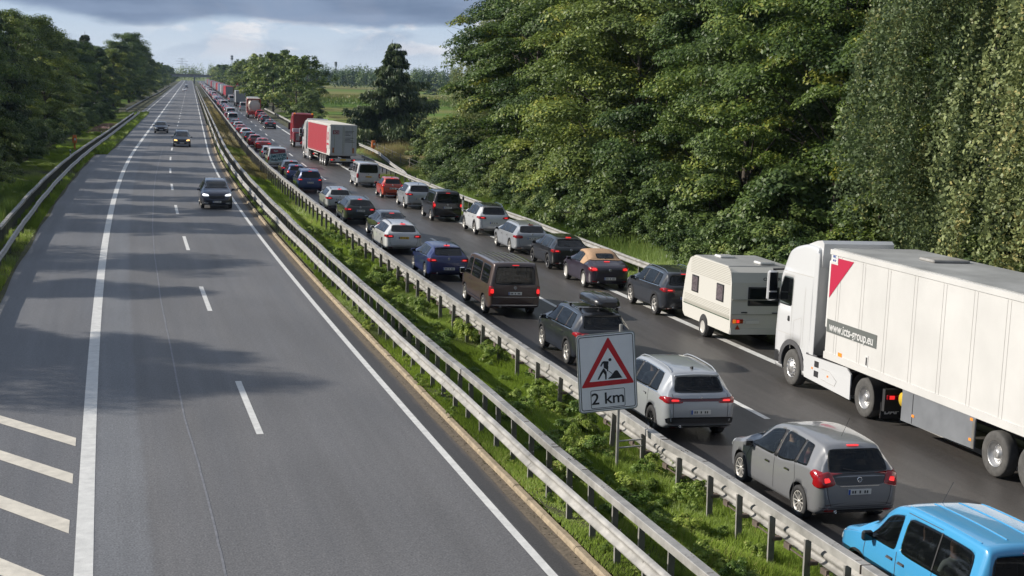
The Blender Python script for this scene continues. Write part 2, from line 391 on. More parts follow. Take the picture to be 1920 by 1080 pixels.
# crack sealed lengthwise in the left lane and sealed joints across
cp = [(430, 1110), (423, 1080), (397, 965), (372, 870), (347, 787), (333, 720), (320, 650), (311, 610), (302, 567), (296, 520), (290, 480), (288, 455), (286, 427), (287, 395), (288, 360), (292, 330), (299, 300), (306, 275)]
pts = [G(*p) for p in cp]; mb = MB()
def ribbon(mb, pts, w, z, m, jit=0):
    vs = []
    for i, p in enumerate(pts):
        d = (pts[min(i+1, len(pts)-1)]-pts[max(0, i-1)]).normalized(); n = Vector((-d.y, d.x, 0)); j = random.uniform(-jit, jit)
        vs += [p+n*(w+j)+Vector((0, 0, z)), p-n*(w-j)+Vector((0, 0, z))]
    mb.add(vs, [(2*i, 2*i+1, 2*i+3, 2*i+2) for i in range(len(pts)-1)], m)
ribbon(mb, [pts[i].lerp(pts[i+1], t/6) for i in range(len(pts)-1) for t in range(6)], .022, .005, M_SEAM, .006)
for Y in (117, 133, 152, 178, 205, 232, 268): ribbon(mb, [UP(u, Y + .12*math.sin(u)) for u in np.linspace(-7.2, -.2, 9)], .05, .005, M_SEAM, .02)
tag(mb.obj('crack_seal'), kind='structure')
# dirty gutter strip with leaf litter and pebbles along the kerb
strip('gutter', wav(.52, .04, 2.1), .722, -10, 240, .004, M_GRAV)
mb = MB()
for i in range(900):
    Y = 15+rng.random()**1.6*70; u = .70 - abs(rng.normal(0, .08)); s = rng.uniform(.004, .016)
    p = UP(u, Y, s*.4+.005); a = rng.uniform(0, 3.14)
    mb.box(p, (s*1.6, s, s*.7), M_GRAV if i % 3 else M_SOIL, Matrix.Rotation(a, 3, 'Z'))
tag(mb.obj('gutter_gravel'), 'loose grit and leaf litter in the gutter beside the kerb', 'gravel', kind='stuff')

# ---------------------------------------------------------------- guardrails
M_GALV = mat('galvanised', (.33, .322, .305), .5, .25, var=.36, vscale=1.7, bump=.15, bscale=30)
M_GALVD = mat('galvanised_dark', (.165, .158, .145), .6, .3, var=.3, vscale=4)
M_RUST = mat('dirty_bracket', (.14, .11, .09), .8, .2, var=.4, vscale=8)
WP = [(-.0, .31), (-.035, .30), (-.08, .265), (-.08, .235), (-.02, .19), (-.005, .155), (-.02, .12), (-.08, .075), (-.08, .045), (-.035, .01), (0, 0)]  # depth, height
def sweep(mb, prof, uf, zf, a, b, step, m, closed=False, face=-1, joint=4.0):
    """profile swept along the road in plates that overlap a little at each joint"""
    Y = a
    while Y < b-.01:
        e = min(b, Y+joint); k = max(1, int(round((e-Y)/step))); ys = [Y+(e-Y)*i/k for i in range(k+1)]; ys[-1] += .0
        th = .004 if int(round(Y/joint)) % 2 else 0.0
        vs = [UP(uf(y)+.014*math.sin(y*.41)+.008*math.sin(y*1.3)-face*p[0] + (face*th if p[0] else 0), y, zf(y)+p[1]+th+.008*math.sin(y*.57+1)) for y in ys for p in prof]
        n = len(prof); q = n if closed else n-1
        mb.add(vs, [(i*n+j, (i+1)*n+j, (i+1)*n+(j+1) % n, i*n+(j+1) % n) for i in range(k) for j in range(q)], m, not closed)
        if closed: mb.add(vs[:n], [list(range(n))], m); mb.add(vs[-n:], [list(range(n))[::-1]], m)
        Y = e
def guardrail(label, uf, ztop, kind, a, b, post, group, face=-1, post_u=0.0, ybend=None, posts_to=None, brackets=False, zb=None, post_m=None, zend=None):
    """kind 'w' = two-wave beam, 'box' = box beam, 'both' = box beam with a two-wave beam on spacers behind it"""
    root = empty('guardrail', UP(uf(a), a, 0)); o0 = root.location.copy()
    tag(root, label, 'guardrail', group)
    uf2 = uf
    zb = zb or (lambda y: 0.)
    zf = (lambda y: zb(y)) if zend is None else (lambda y: zb(y)+zend(y))
    def place(mb, name): 
        me = mb.mesh(name); me.transform(Matrix.Translation(-o0)); return link(name, me, root)
    if kind in ('w', 'both'):
        du = 0 if kind == 'w' else .14; fc = face if kind == 'w' else 1; zt = ztop if kind == 'w' else .70
        mb = MB(); sweep(mb, [(p[0], p[1]+zt-.31) for p in WP], lambda y: uf(y)+du, zf, a, b, 2, M_GALV, face=fc); place(mb, 'beam')
    if kind in ('box', 'both'):
        pr = [(-.09, -.14), (-.09, -.01), (-.08, 0), (.08, 0), (.09, -.01), (.09, -.14)]
        mb = MB(); sweep(mb, [(p[0], p[1]+ztop) for p in pr], uf, zf, a, b, 2, M_GALV, closed=True, face=-1)
        Y = a+1
        while Y < min(b, 95):           # bolt plates on the box beam
            for q in (-.05, .05):
                for w in (-.045, .045): mb.box(UP(uf(Y)+w, Y+q, ztop+.004), (.022, .022, .008), M_RUST)
            mb.box(UP(uf(Y), Y+1.2, ztop+.003+zb(Y)), (.10, .018, .006), M_RUST)
            if int(round(Y-a-1)) % 4 == 2: mb.box(UP(uf(Y), Y+.98, ztop-.067), (.188, .012, .142), M_RUST)
            Y += 2
        place(mb, 'beam')
    # posts: one sheet-steel channel, shared by every post
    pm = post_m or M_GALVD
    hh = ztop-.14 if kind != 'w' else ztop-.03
    pb = MB(); hh += .12; pb.box((0, 0, hh/2), (.10, .006, hh), pm); pb.box((-.052, .022, hh/2), (.006, .05, hh-.006), M_GALV); pb.box((.052, .022, hh/2), (.006, .05, hh-.006), pm)  # sunlit and shaded faces put into the colour: paler left flange, darker web
    if brackets:
        pb.box((.10, .05, .52), (.16, .16, .05), M_RUST); pb.box((.10, .9, .52), (.05, .20, .10), M_RUST); pb.box((.10, .45, .50), (.02, .9, .02), M_RUST)
    pme = pb.mesh('post'); Y = a+.4; n = 0; far = MB()
    while Y < (posts_to or b):
        p = UP(uf(Y)+post_u, Y, zb(Y)-.12)-o0; rz = -math.atan(hd(Y))
        if n < 98:
            o = link('post', pme, root); o.location = p; o.rotation_euler = (random.gauss(0, .012), random.gauss(0, .014), rz+random.gauss(0, .03)); n += 1
        else: far.merge(pb, Matrix.Translation(p) @ Matrix.Rotation(rz, 4, 'Z'))
        Y += post(Y) if callable(post) else post
    if far.v: o = far.obj('far_posts', root); o['kind'] = 'stuff'
    return root
GRP = 'guardrails of the central reserve'
guardrail('low two-wave steel guardrail directly behind the kerb, nearest the empty carriageway', lambda Y: 1.10, .72, 'w', -4, 900, lambda Y: 1.33, GRP, face=-1, post_u=.05)
guardrail('box beam steel guardrail standing just behind the low one beside the kerb', lambda Y: 1.58, .86, 'box', -4, 900, lambda Y: 1.33, GRP, post_u=-.03)
guardrail('tall-posted steel guardrail between the grassy reserve and the queue of cars', lambda Y: 3.84 + (.10 if Y < 27 else 0), .95, 'both', 8, 900, lambda Y: 1.333 if Y < 27 else 2.0, GRP, post_u=-.06, brackets=True)
guardrail('pale steel guardrail along the hard shoulder in front of the dense forest', lambda Y: 14.65+.35*smooth_step((Y-60)/60), .80, 'w', -4, 150, 4/1.5, 'guardrails of the hard shoulder', zb=zR, face=-1, post_u=.05)
guardrail('outer steel guardrail curving away behind the orange phone on the right bank', lambda Y: 15.5+2.2*smooth_step((Y-120)/45)-2.9*smooth_step((Y-190)/60), .78, 'w', 119, 300, 4/1.5, 'guardrails of the hard shoulder', zb=zR, face=-1, post_u=.05,
          zend=lambda y: -.6*(1-smooth_step((y-118)/9)))
guardrail('distant steel guardrail beside the lorries and the roadside trees', lambda Y: 14.6, .78, 'w', 300, 800, 4, 'guardrails of the hard shoulder', zb=zR, face=-1, post_u=.05)
guardrail('front steel guardrail along the shady left bank of the motorway', lambda Y: -11.3+.35*smooth_step((Y-90)/100), .76, 'w', 46, 286, 4/1.5, 'guardrails of the left bank', face=1, post_u=-.05)
guardrail('rear box beam guardrail with close posts under the left trees', lambda Y: -11.95+.5*smooth_step((Y-90)/100), .95, 'box', 70, 270, 1.33, 'guardrails of the left bank')
guardrail('far guardrail along the widened slip lane on the left', lambda Y: -14.0+.8*smooth_step((Y-430)/150), .78, 'w', 300, 900, 4, 'guardrails of the left bank', face=1)
# ---------------------------------------------------------------- vegetation
def leafmat(name, c0, c1, c2=None, trans=.28, rough=.5, objvar=.34):
    m = bpy.data.materials.new(name); m.use_nodes = True; MATS[name] = m
    nt = m.node_tree; N = nt.nodes; L = nt.links; b = N['Principled BSDF']; out = N['Material Output']
    at = N.new('ShaderNodeAttribute'); at.attribute_name = 'tint'
    cr = N.new('ShaderNodeValToRGB'); L.new(at.outputs['Fac'], cr.inputs[0]); e = cr.color_ramp.elements
    e[0].color = (*c0, 1); e[1].color = (*c1, 1); e[1].position = .8
    if c2: q = e.new(.97); q.color = (*c2, 1)
    oi = N.new('ShaderNodeObjectInfo'); hs = N.new('ShaderNodeHueSaturation')
    mr = N.new('ShaderNodeMapRange'); mr.inputs[3].default_value = 1-objvar; mr.inputs[4].default_value = 1+objvar; L.new(oi.outputs['Random'], mr.inputs[0]); L.new(mr.outputs[0], hs.inputs['Value'])
    m2 = N.new('ShaderNodeMath'); m2.operation = 'MULTIPLY_ADD'; L.new(oi.outputs['Random'], m2.inputs[0]); m2.inputs[1].default_value = -.045 if objvar else 0; m2.inputs[2].default_value = .517 if objvar else .5; L.new(m2.outputs[0], hs.inputs['Hue'])
    L.new(cr.outputs[0], hs.inputs['Color']); L.new(hs.outputs[0], b.inputs['Base Color'])
    b.inputs['Roughness'].default_value = rough; b.inputs['Specular IOR Level'].default_value = .35
    tr = N.new('ShaderNodeBsdfTranslucent'); L.new(hs.outputs[0], tr.inputs[0]); mx = N.new('ShaderNodeMixShader'); mx.inputs[0].default_value = trans
    L.new(b.outputs[0], mx.inputs[1]); L.new(tr.outputs[0], mx.inputs[2]); L.new(mx.outputs[0], out.inputs[0]); return m
LM_OAK = leafmat('broad_leaves', (.045, .085, .022), (.165, .25, .055), (.26, .31, .06))
LM_BEECH = leafmat('beech_leaves', (.045, .085, .018), (.19, .27, .05), (.33, .34, .06))
LM_BIRCH = leafmat('birch_leaves', (.12, .165, .07), (.26, .32, .13), (.36, .35, .13))
LM_CON = leafmat('needles', (.022, .042, .020), (.075, .11, .040), (.12, .13, .045), trans=.12)
LM_BUSH = leafmat('shrub_leaves', (.05, .09, .028), (.16, .24, .06), (.24, .30, .09))
LM_FAR = leafmat('far_leaves', (.050, .095, .024), (.18, .26, .05), (.26, .31, .07))
LM_GRASS = leafmat('grass_blades', (.11, .17, .022), (.30, .42, .06), (.46, .42, .17), trans=.4, objvar=.0)
LM_DRY = leafmat('dry_grass', (.16, .14, .05), (.34, .29, .13), (.3, .2, .16), trans=.35, objvar=.0)
M_BARK = mat('bark', (.085, .07, .055), .9, var=.4, vscale=3, bump=.8, bscale=14)
M_BIRCHB = mat('birch_bark', (.17, .16, .145), .8, var=.5, vscale=4)
def quads(name, Cn, T, B, tint, m, extra=None):
    """diamond leaves: centres, half-axis vectors"""
    n = len(Cn); V = np.empty((n, 4, 3), np.float32); V[:, 0] = Cn+T; V[:, 1] = Cn+B; V[:, 2] = Cn-T; V[:, 3] = Cn-B
    me = bpy.data.meshes.new(name); me.vertices.add(4*n); me.vertices.foreach_set('co', V.ravel())
    me.loops.add(4*n); me.loops.foreach_set('vertex_index', np.arange(4*n, dtype=np.int32)); me.polygons.add(n)
    me.polygons.foreach_set('loop_start', np.arange(0, 4*n, 4, dtype=np.int32)); me.polygons.foreach_set('loop_total', np.full(n, 4, np.int32))
    a = me.attributes.new('tint', 'FLOAT', 'POINT'); a.data.foreach_set('value', np.repeat(tint.astype(np.float32), 4))
    me.materials.append(m); me.update(); me.validate(); return me
def unit(v): return v/np.maximum(1e-9, np.linalg.norm(v, axis=-1, keepdims=True))
def leaves(name, Cn, Nn, size, tint, m, r, asp=.55):
    n = len(Cn); t = unit(np.cross(Nn, r.normal(size=(n, 3)))); b = np.cross(Nn, t); s = size[:, None]*.5
    return quads(name, Cn, t*s, b*s*asp, tint, m)
def crown_points(r, H, R, base, ncl, per, flat, lobes, droop, fill, top=1.0, spread=1.0):
    """clump centres inside an uneven crown envelope, then leaves round each"""
    ph = r.uniform(0, 6.28, 6); cl = []; nb = max(8, ncl//6)
    for k in range(nb):                     # boughs with voids between them
        t = ((k+r.random())/nb)**.9; th = k*2.39996+r.uniform(-.5, .5)
        env = (math.sin(math.pi*min(1, (t*.93+.07))**.72))**.62
        lob = 1+lobes*(.5*math.sin(2*th+ph[0]+3*t)+.4*math.sin(3*th+ph[1]-5*t)+.3*math.sin(5*th+ph[2]+9*t))
        tip = R*env*lob*r.uniform(.78, 1.12)
        for q in range(6):
            f = 1-abs(r.normal(0, .20)) if q < 4 else r.uniform(fill, .8); rad = tip*max(.1, f); sp = r.normal(size=3)*R*.13*(1 if q < 5 else 1.4)
            x, y = rad*math.cos(th)+sp[0], rad*math.sin(th)+sp[1]; z = base+(H-base)*t*top+sp[2]*.55-(droop*.10*tip*f*f)+.12*tip*(1-f)
            cl.append((x, y, min(z, H), math.atan2(y, x), t))
    cl = np.array(cl); n = len(cl); cs = R*.19*spread*r.uniform(.6, 1.35, n)
    P = []; Nn = []; T = []
    for (x, y, z, th, t), s in zip(cl, cs):
        c = int(per*(s/(R*.19*spread))**1.6); g = r.normal(size=(c, 3)); g = unit(g)*(r.random((c, 1))**.45)
        out = np.array([math.cos(th), math.sin(th), 0]); p = g*s*np.array([1.15, 1.15, flat])
        p[:, 2] -= droop*np.maximum(0, p@out)*1.0+.12*droop*(p[:, 0]**2+p[:, 1]**2)/max(.1, s)
        P.append(p+np.array([x, y, z])); nn = g*.7+np.array([0, 0, .75])+out*.35+r.normal(size=(c, 3))*.45; Nn.append(unit(nn))
        T.append(np.clip(r.normal(.42+.25*r.normal(), .2, c)+.25*t*0+.0, 0, 1))
    return np.concatenate(P), np.concatenate(Nn), np.concatenate(T), cl
def trunk_mb(r, H, rad, cl, base, m, nl=16, lean=0.0):
    mb = MB(); top = H*.86; k = 7; pts = []
    for i in range(k): t = i/(k-1); pts.append(Vector((r.normal()*.06*H*.1*t+lean*t*t*H, r.normal()*.06*H*.1*t, top*t)))
    mb.tube(pts, [rad*(1.25 if i == 0 else 1)*(1-.86*(i/(k-1))) for i in range(k)], m, 9)
    idx = r.permutation(len(cl))[:nl]
    for i in idx:
        e = Vector(cl[i][:3]); z0 = max(base*.7, e.z-math.hypot(e.x, e.y)*.9-.3); z0 = min(z0, top*.95); t = z0/top; j = min(k-2, int(t*(k-1))); s0 = pts[j].lerp(pts[j+1], t*(k-1)-j)
        mid = s0.lerp(e, .5)+Vector((0, 0, .08*H*.3)); rr = rad*(1-.8*t)*.42
        mb.tube([s0, mid, e], [rr, rr*.6, rr*.18], m, 6, caps=False)
        for _ in range(2):
            e2 = e+Vector(r.normal(size=3)*.8); mb.tube([mid, mid.lerp(e2, .6)+Vector((0, 0, .15)), e2], [rr*.4, rr*.25, rr*.08], m, 4, caps=False)
    return mb
VAR = {}
def variant(key, seed, H, R, base, ncl, per, leaf, m, flat=.5, lobes=.3, droop=.25, fill=.35, bark=None, rad=None, nl=16, top=1., asp=.55, spread=1., lean=0):
    r = np.random.default_rng(seed); P, Nn, T, cl = crown_points(r, H, R, base, ncl, per, flat, lobes, droop, fill, top, spread)
    if lean: P[:, 0] += lean*(P[:, 2]/H)**2*H
    keep = P[:, 2] > .08; P, Nn, T = P[keep], Nn[keep], T[keep]
    me = leaves(key+'_crown', P, Nn, leaf*r.uniform(.6, 1.35, len(P)), T, m, r, asp)
    tm = trunk_mb(r, H, rad or H*.018, cl, base, bark or M_BARK, nl, lean).mesh(key+'_trunk') if nl else None
    VAR[key] = (tm, me); return VAR[key]
variant('beech', 1, 13, 4.3, 1.0, 175, 400, .175, LM_BEECH, flat=.30, lobes=.42, droop=.5, spread=1.15)
variant('beech2', 2, 13, 3.8, 1.2, 165, 400, .175, LM_BEECH, flat=.27, lobes=.48, droop=.55, spread=1.15)
variant('oak', 3, 13, 4.6, .8, 175, 400, .175, LM_OAK, flat=.5, lobes=.42, droop=.2, spread=1.1)
variant('maple', 4, 13, 4.0, .8, 165, 400, .18, LM_OAK, flat=.4, lobes=.48, droop=.35, spread=1.1)
variant('young', 5, 10, 3.0, .5, 170, 130, .23, LM_BEECH, flat=.5, lobes=.4, droop=.3)
variant('bush', 6, 3.2, 1.9, .0, 90, 130, .16, LM_BUSH, flat=.7, lobes=.35, droop=.2, nl=10, rad=.05)
variant('bush2', 7, 2.6, 2.1, .0, 90, 120, .14, LM_BUSH, flat=.6, lobes=.4, droop=.3, nl=10, rad=.05)
variant('hazel', 8, 5, 2.6, .0, 130, 130, .21, LM_BUSH, flat=.6, lobes=.4, droop=.3, nl=12, rad=.08)
variant('farwood', 9, 12, 4.6, .6, 90, 60, .55, LM_FAR, flat=.6, lobes=.3, droop=.1, nl=6)
variant('farwood2', 10, 12, 4.0, .6, 80, 60, .6, LM_FAR, flat=.5, lobes=.38, droop=.2, nl=6)
# birch: fine leaves on hanging strands
def birch(key, seed, H, R, strands, leaf, m):
    r = np.random.default_rng(seed); P = []; T = []; cl = []; ph = r.uniform(0, 6.28, 3)
    for i in range(strands):
        t = r.random()**.8; th = r.uniform(0, 6.283); env = math.sin(math.pi*(t*.85+.12))**.6
        rad = R*env*(.35+.65*math.sqrt(r.random()))*(1+.3*math.sin(2*th+ph[0]+4*t)+.2*math.sin(5*th+ph[1]))
        x, y, z = rad*math.cos(th), rad*math.sin(th), 2.2+(H-2.2)*t; cl.append((x, y, z, th, t)); ln = r.uniform(1.0, 3.0); n = int(62*ln); tt = r.random(n); base = np.clip(.45+.25*r.normal(), 0, 1)
        wob = r.normal(size=(n, 3))*np.array([.10, .10, .16]); P.append(np.stack([x+.35*math.cos(th)*tt, y+.35*math.sin(th)*tt, z-ln*tt], 1)+wob); T.append(np.clip(r.normal(base, .18, n), 0, 1))
    P = np.concatenate(P); T = np.concatenate(T); Nn = unit(r.normal(size=P.shape)+np.array([0, 0, .3])); k = P[:, 2] > .2; P, T, Nn = P[k], T[k], Nn[k]
    VAR[key] = (trunk_mb(r, H, H*.013, np.array(cl), 2, M_BIRCHB, 8).mesh(key+'_trunk'), leaves(key+'_crown', P, Nn, leaf*r.uniform(.6, 1.3, len(P)), T, m, r, .7))
birch('birch', 21, 14, 3.4, 800, .12, LM_BIRCH)
birch('birch2', 22, 14, 3.9, 900, .12, LM_BIRCH)
# spruce: whorls of drooping boughs hung with needle sprays
def conifer(key, seed, H, R, whorls, per, m, droop=.35, wind=0.0, gap=.0, leaf=.2, top_bare=0., pw=.75):
    r = np.random.default_rng(seed); mb = MB(); pts = [Vector((wind*(t**2)*H*.25, 0, H*t)) for t in np.linspace(0, 1, 8)]
    mb.tube(pts, [H*.02*(1-.93*t) for t in np.linspace(0, 1, 8)], M_BARK, 8); Cn = []; Tn = []; Bn = []; tint = []
    for w in range(whorls):
        t = .05+.93*(w/whorls); z = H*t; x0 = wind*(t**2)*H*.25; nb = int(r.integers(4, 8))
        for k in range(nb):
            if r.random() < gap: continue
            th = r.uniform(0, 6.283); ln = R*(1-t)**pw*r.uniform(.45, 1.2)+.35
            if wind: ln *= 1+.9*wind*math.cos(th)*(t**1.2)*2.0
            ln = max(.3, ln); d = np.array([math.cos(th), math.sin(th), 0.]); m_ = 9; br = []
            for s in np.linspace(0, 1, m_): br.append(np.array([x0, 0, z])+d*ln*s+np.array([0, 0, ln*(.14*s-droop*s*s+.16*s**4)]))
            mb.tube([Vector(b_) for b_ in br], [.035*(1-s)+.008 for s in np.linspace(0, 1, m_)], M_BARK, 4, caps=False)
            n = int(per*ln*(1-(.65 if s < top_bare else 0))); ss = r.random(n)**.75
            ii = np.clip((ss*(m_-1)).astype(int), 0, m_-2); f = ss*(m_-1)-ii; B = np.array(br); p = B[ii]*(1-f)[:, None]+B[ii+1]*f[:, None]
            side = np.array([-d[1], d[0], 0]); wd = (.28+.30*ln*(1-ss)*.6)*r.uniform(-1, 1, n); hang = r.random(n)**1.5*(.25+.12*ln)
            p = p+side*wd[:, None]+np.stack([np.zeros(n), np.zeros(n), -hang-.18*np.abs(wd)], 1)
            ax = unit(d*.5+side*np.sign(wd)[:, None]*.5+np.array([0, 0, -.75])+r.normal(size=(n, 3))*.25)
            bx = unit(np.cross(ax, r.normal(size=(n, 3)))); sz = leaf*r.uniform(.7, 1.5, n)
            Cn.append(p); Tn.append(ax*sz[:, None]); Bn.append(bx*sz[:, None]*.22); tint.append(np.clip(r.normal(.4+.2*r.normal(), .2, n), 0, 1))
    VAR[key] = (mb.mesh(key+'_trunk'), quads(key+'_crown', np.concatenate(Cn), np.concatenate(Tn), np.concatenate(Bn), np.concatenate(tint), m))
conifer('spruce', 31, 13, 3.4, 34, 90, LM_CON)
conifer('spruce2', 34, 13, 3.8, 30, 100, LM_CON, droop=.3)
LM_LARCH = leafmat('larch_needles', (.045, .075, .036), (.15, .20, .08), (.22, .24, .10), trans=.2, objvar=0)
conifer('windswept', 35, 13.2, 7.6, 32, 85, LM_LARCH, droop=.26, wind=.50, gap=.26, leaf=.27, pw=1.0)
LABN = {}
def tree(key, name, X, Y, h, label, cat='tree', group=None, rz=None, w=1.0, z=None):
    if z is None: z = (zR(Y)-.05 if X > 12 else -.1)
    tm, cm = VAR[key]; H0 = {'bush': 3.2, 'bush2': 2.6, 'hazel': 5, 'young': 10, 'birch': 14, 'birch2': 14, 'farwood': 12, 'farwood2': 12, 'windswept': 13.2}.get(key, 13)
    s = h/H0; o = empty(name, (X, Y, z), random.uniform(0, 6.28) if rz is None else rz, (s*w, s*w, s))
    if group and ('row' in group or 'shrubs' in group or 'hedge' in group or 'beyond' in group):
        LABN[label] = LABN.get(label, 0)+1; label = f'{label}, {ordn(LABN[label])} from the near end' if 'hedge' not in group else f'{label}, {ordn(LABN[label])} from the left'
    if tm: link('trunk', tm, o)
    link('crown', cm, o); tag(o, label, cat, group); return o
KINDS = {'beech': 'beech_tree', 'beech2': 'beech_tree', 'oak': 'oak_tree', 'maple': 'maple_tree', 'young': 'young_beech', 'birch': 'birch_tree', 'birch2': 'birch_tree', 'spruce': 'spruce_tree', 'spruce2': 'spruce_tree', 'farwood': 'distant_tree', 'farwood2': 'distant_tree'}
# --- forest on the right bank: hand-placed front row, then rows behind
front = [('birch', 20, 36, 15, 'pale birch with fine hanging twigs at the right edge of the picture above the lorry'), ('birch2', 20.6, 44, 14.5, 'tall pale birch with yellowing leaves directly above the white lorry cab'),
 ('beech2', 21.4, 50.5, 12.5, 'layered beech with yellow-green tips between the birch and the dark gap'), ('beech', 22.3, 58, 14.2, 'broad beech behind the caravan with yellowish upper boughs'),
 ('oak', 21.2, 65, 12.5, 'dark leafy oak behind the cabriolet, left of the yellow-tipped beech'), ('maple', 21.6, 72, 13.2, 'dark maple with dense shaded boughs behind the silver estate'),
 ('oak', 21, 80, 12.8, 'round-topped dark oak behind the white crossover'), ('beech', 22, 88, 13.6, 'bright green beech behind the black delivery car, near the top edge'),
 ('maple', 21.2, 96, 13, 'dense maple in the middle of the right forest front'), ('beech2', 21.8, 105, 14.8, 'beech with yellow tips high above the red compact car'),
 ('beech', 23.4, 115, 15.2, 'leafy beech that forms the left shoulder of the right forest'), ('birch', 23.2, 124, 14.3, 'grey-green birch standing out against the sky at the left end of the right forest')]
for k, u, Y, h, lab in front: tree(k, KINDS[k], cc(Y)+u, Y, h*(1.12 if 75 < Y < 120 else 1), lab, group='trees of the right forest', w=1.12 if 75 < Y < 120 else 1)
for i in range(30):
    Y = 30+i*3.2+random.uniform(-1, 1); k = random.choice(['beech', 'oak', 'maple', 'beech2', 'birch2', 'spruce2'])
    tree(k, KINDS[k], cc(Y)+random.uniform(27.5, 30), Y, random.uniform(14.5, 17), 'tree behind the front row of the right forest', group='second row of the right forest')
for i in range(12):
    Y = 28+i*7.5+random.uniform(-2, 2); k = random.choice(['oak', 'maple', 'beech'])
    tree(k, KINDS[k], cc(Y)+random.uniform(35, 40), Y, random.uniform(16, 19), 'tall tree deep inside the right forest', group='third row of the right forest')
tree('spruce', 'spruce_tree', cc(33)+19.3, 33.2, 14, 'green spruce whose drooping boughs hang in at the upper right corner', group='trees of the right forest')
bl = ['low dark shrub at the foot of the right forest', 'rounded grey-green shrub before the right forest']
for i in range(46):
    Y = 33+i*2.0+random.uniform(-.6, .6); k = random.choice(['bush', 'bush2', 'bush', 'hazel'])
    h = random.uniform(1.9, 3.2) if k != 'hazel' else random.uniform(3.6, 5.2); tree(k, 'shrub' if k != 'hazel' else 'hazel_bush', cc(Y)+random.uniform(17.6, 19.4)+(.8 if k == 'hazel' else 0), Y, h,
        {'bush': bl[0], 'bush2': bl[1], 'hazel': 'tall hazel bush in front of the right forest'}[k], 'shrub', 'shrubs along the foot of the right forest')
# scrub between the forest and the lone conifer
LM_TAN = leafmat('tan_scrub_leaves', (.20, .165, .075), (.44, .35, .17), (.45, .30, .18))
variant('tan', 41, 4.5, 2.6, 0, 120, 130, .15, LM_TAN, flat=.8, lobes=.4, droop=.1, nl=14, rad=.05)
for x, Y, h, k, nm, lab in [(21.6, 128, 5.6, 'tan', 'scrub_bush', 'brownish willow scrub at the left end of the right forest'), (20.0, 120, 4.2, 'tan', 'scrub_bush', 'smaller brownish scrub in front of the taller brownish one'),
   (22.5, 141, 4.6, 'hazel', 'hazel_bush', 'yellow-green bush between the brownish scrub and the lone conifer'), (22.5, 134, 3.4, 'bush', 'shrub', 'bright green shrub behind the wire fence right of the orange phone'),
   (25.5, 152, 4.4, 'hazel', 'hazel_bush', 'light green bush at the right foot of the lone conifer'), (20.3, 118, 2.6, 'bush2', 'shrub', 'low grey-green shrub with white umbels by the end of the outer guardrail'),
   (24.6, 134, 6.5, 'young', 'young_tree', 'young tree behind the brownish scrub next to the forest edge'), (25, 143, 5, 'tan', 'scrub_bush', 'dry brownish scrub farther back beside the field'),
   (24.5, 183, 3.8, 'hazel', 'hazel_bush', 'yellow-green bush at the left foot of the lone conifer')]:
    tree(k, nm, x, Y, h, lab, 'shrub' if 'tree' not in nm else 'tree', 'scrub beside the field')
tree('windswept', 'conifer_tree', 22.6, 184, 13.2, 'lone dark conifer with a windswept top leaning right beside the field', group=None, rz=.1)
# trees beside the right lanes farther on
for x, Y, h, k, lab in [(20.5, 300, 11.8, 'farwood', 'bright green roadside tree directly behind the tanker lorry'), (17.5, 330, 12.8, 'farwood2', 'pale green tree left of the bright one behind the tanker'), (24, 318, 12.2, 'farwood', 'dark green tree at the right end of the clump behind the tanker'),
   (21.5, 345, 11.5, 'farwood', 'round green tree in the clump behind the grey box lorry'), (21, 272, 5.6, 'hazel', 'small rounded bush at the right foot of the roadside clump')]:
    tree(k, 'roadside_tree' if k != 'hazel' else 'shrub', x, Y, h, lab, 'tree' if k != 'hazel' else 'shrub', 'trees behind the far lorries')
for i in range(34):
    Y = 370+i*26+random.uniform(-6, 6); tree(random.choice(['farwood', 'farwood2']), 'distant_tree', random.uniform(17, 22), Y, random.uniform(11, 14), 'round tree beside the distant lorries', group='row of distant roadside trees on the right')
for i in range(30):
    Y = 390+i*28+random.uniform(-6, 6); tree(random.choice(['farwood', 'farwood2']), 'distant_tree', random.uniform(23, 26)+max(0, Y-450)*.03, Y, random.uniform(12, 15), 'round tree behind the row by the distant lorries', group='second row of distant roadside trees on the right')
# --- left bank
lf = [('oak', -18.4, 84, 10.8, 'dark oak whose boughs hang low at the left picture edge'), ('beech2', -19.2, 93, 11.3, 'sunlit-topped beech at the left edge behind the dark oak'), ('maple', -19.6, 103, 12.0, 'tall maple in the left forest behind the first beech'),
 ('spruce', -19.4, 112, 12.2, 'dark spruce standing between the leafy trees of the left forest'), ('oak', -19.6, 121, 12.5, 'rounded dark oak near the orange phone on the left bank'), ('beech', -19.8, 133, 13.0, 'beech with light green upper boughs in the left forest'),
 ('spruce2', -19.2, 145, 13.2, 'slender dark spruce left of the flower patch'), ('maple', -19.6, 158, 13.7, 'dense maple behind the flower patch on the left bank'), ('oak', -19.4, 176, 13.8, 'dark oak in the middle of the left forest'),
 ('beech2', -19.6, 196, 14.0, 'highest beech above the left guardrail bend'), ('maple', -19.8, 220, 13.2, 'leafy maple near the end of the left guardrail'), ('oak', -19.4, 246, 12.6, 'dark oak where the left forest drops towards the slip lane'),
 ('spruce', -19.6, 272, 14.8, 'small pointed conifer poking above the left forest edge'), ('maple', -19.2, 300, 12.6, 'lower tree left of the pointed tall one in the left forest'), ('young', -17.8, 330, 12.6, 'light green young tree in front of the last tall left trees'),
 ('beech', -18.6, 362, 15.2, 'light green beech beside the slip lane in the left forest'), ('oak', -17.4, 404, 17.8, 'tallest spiky tree at the right end of the left forest'), ('maple', -17.8, 450, 16.8, 'dark tree next to the tallest one at the end of the left forest'),
 ('oak', -17.6, 500, 16.2, 'second last dark tree of the left forest'), ('beech2', -17.2, 556, 15.0, 'last dark tree of the left forest beside the slip lane')]
for k, u, Y, h, lab in lf: tree(k, KINDS[k], cc(Y)+u, Y, h, lab, group='trees of the left forest')
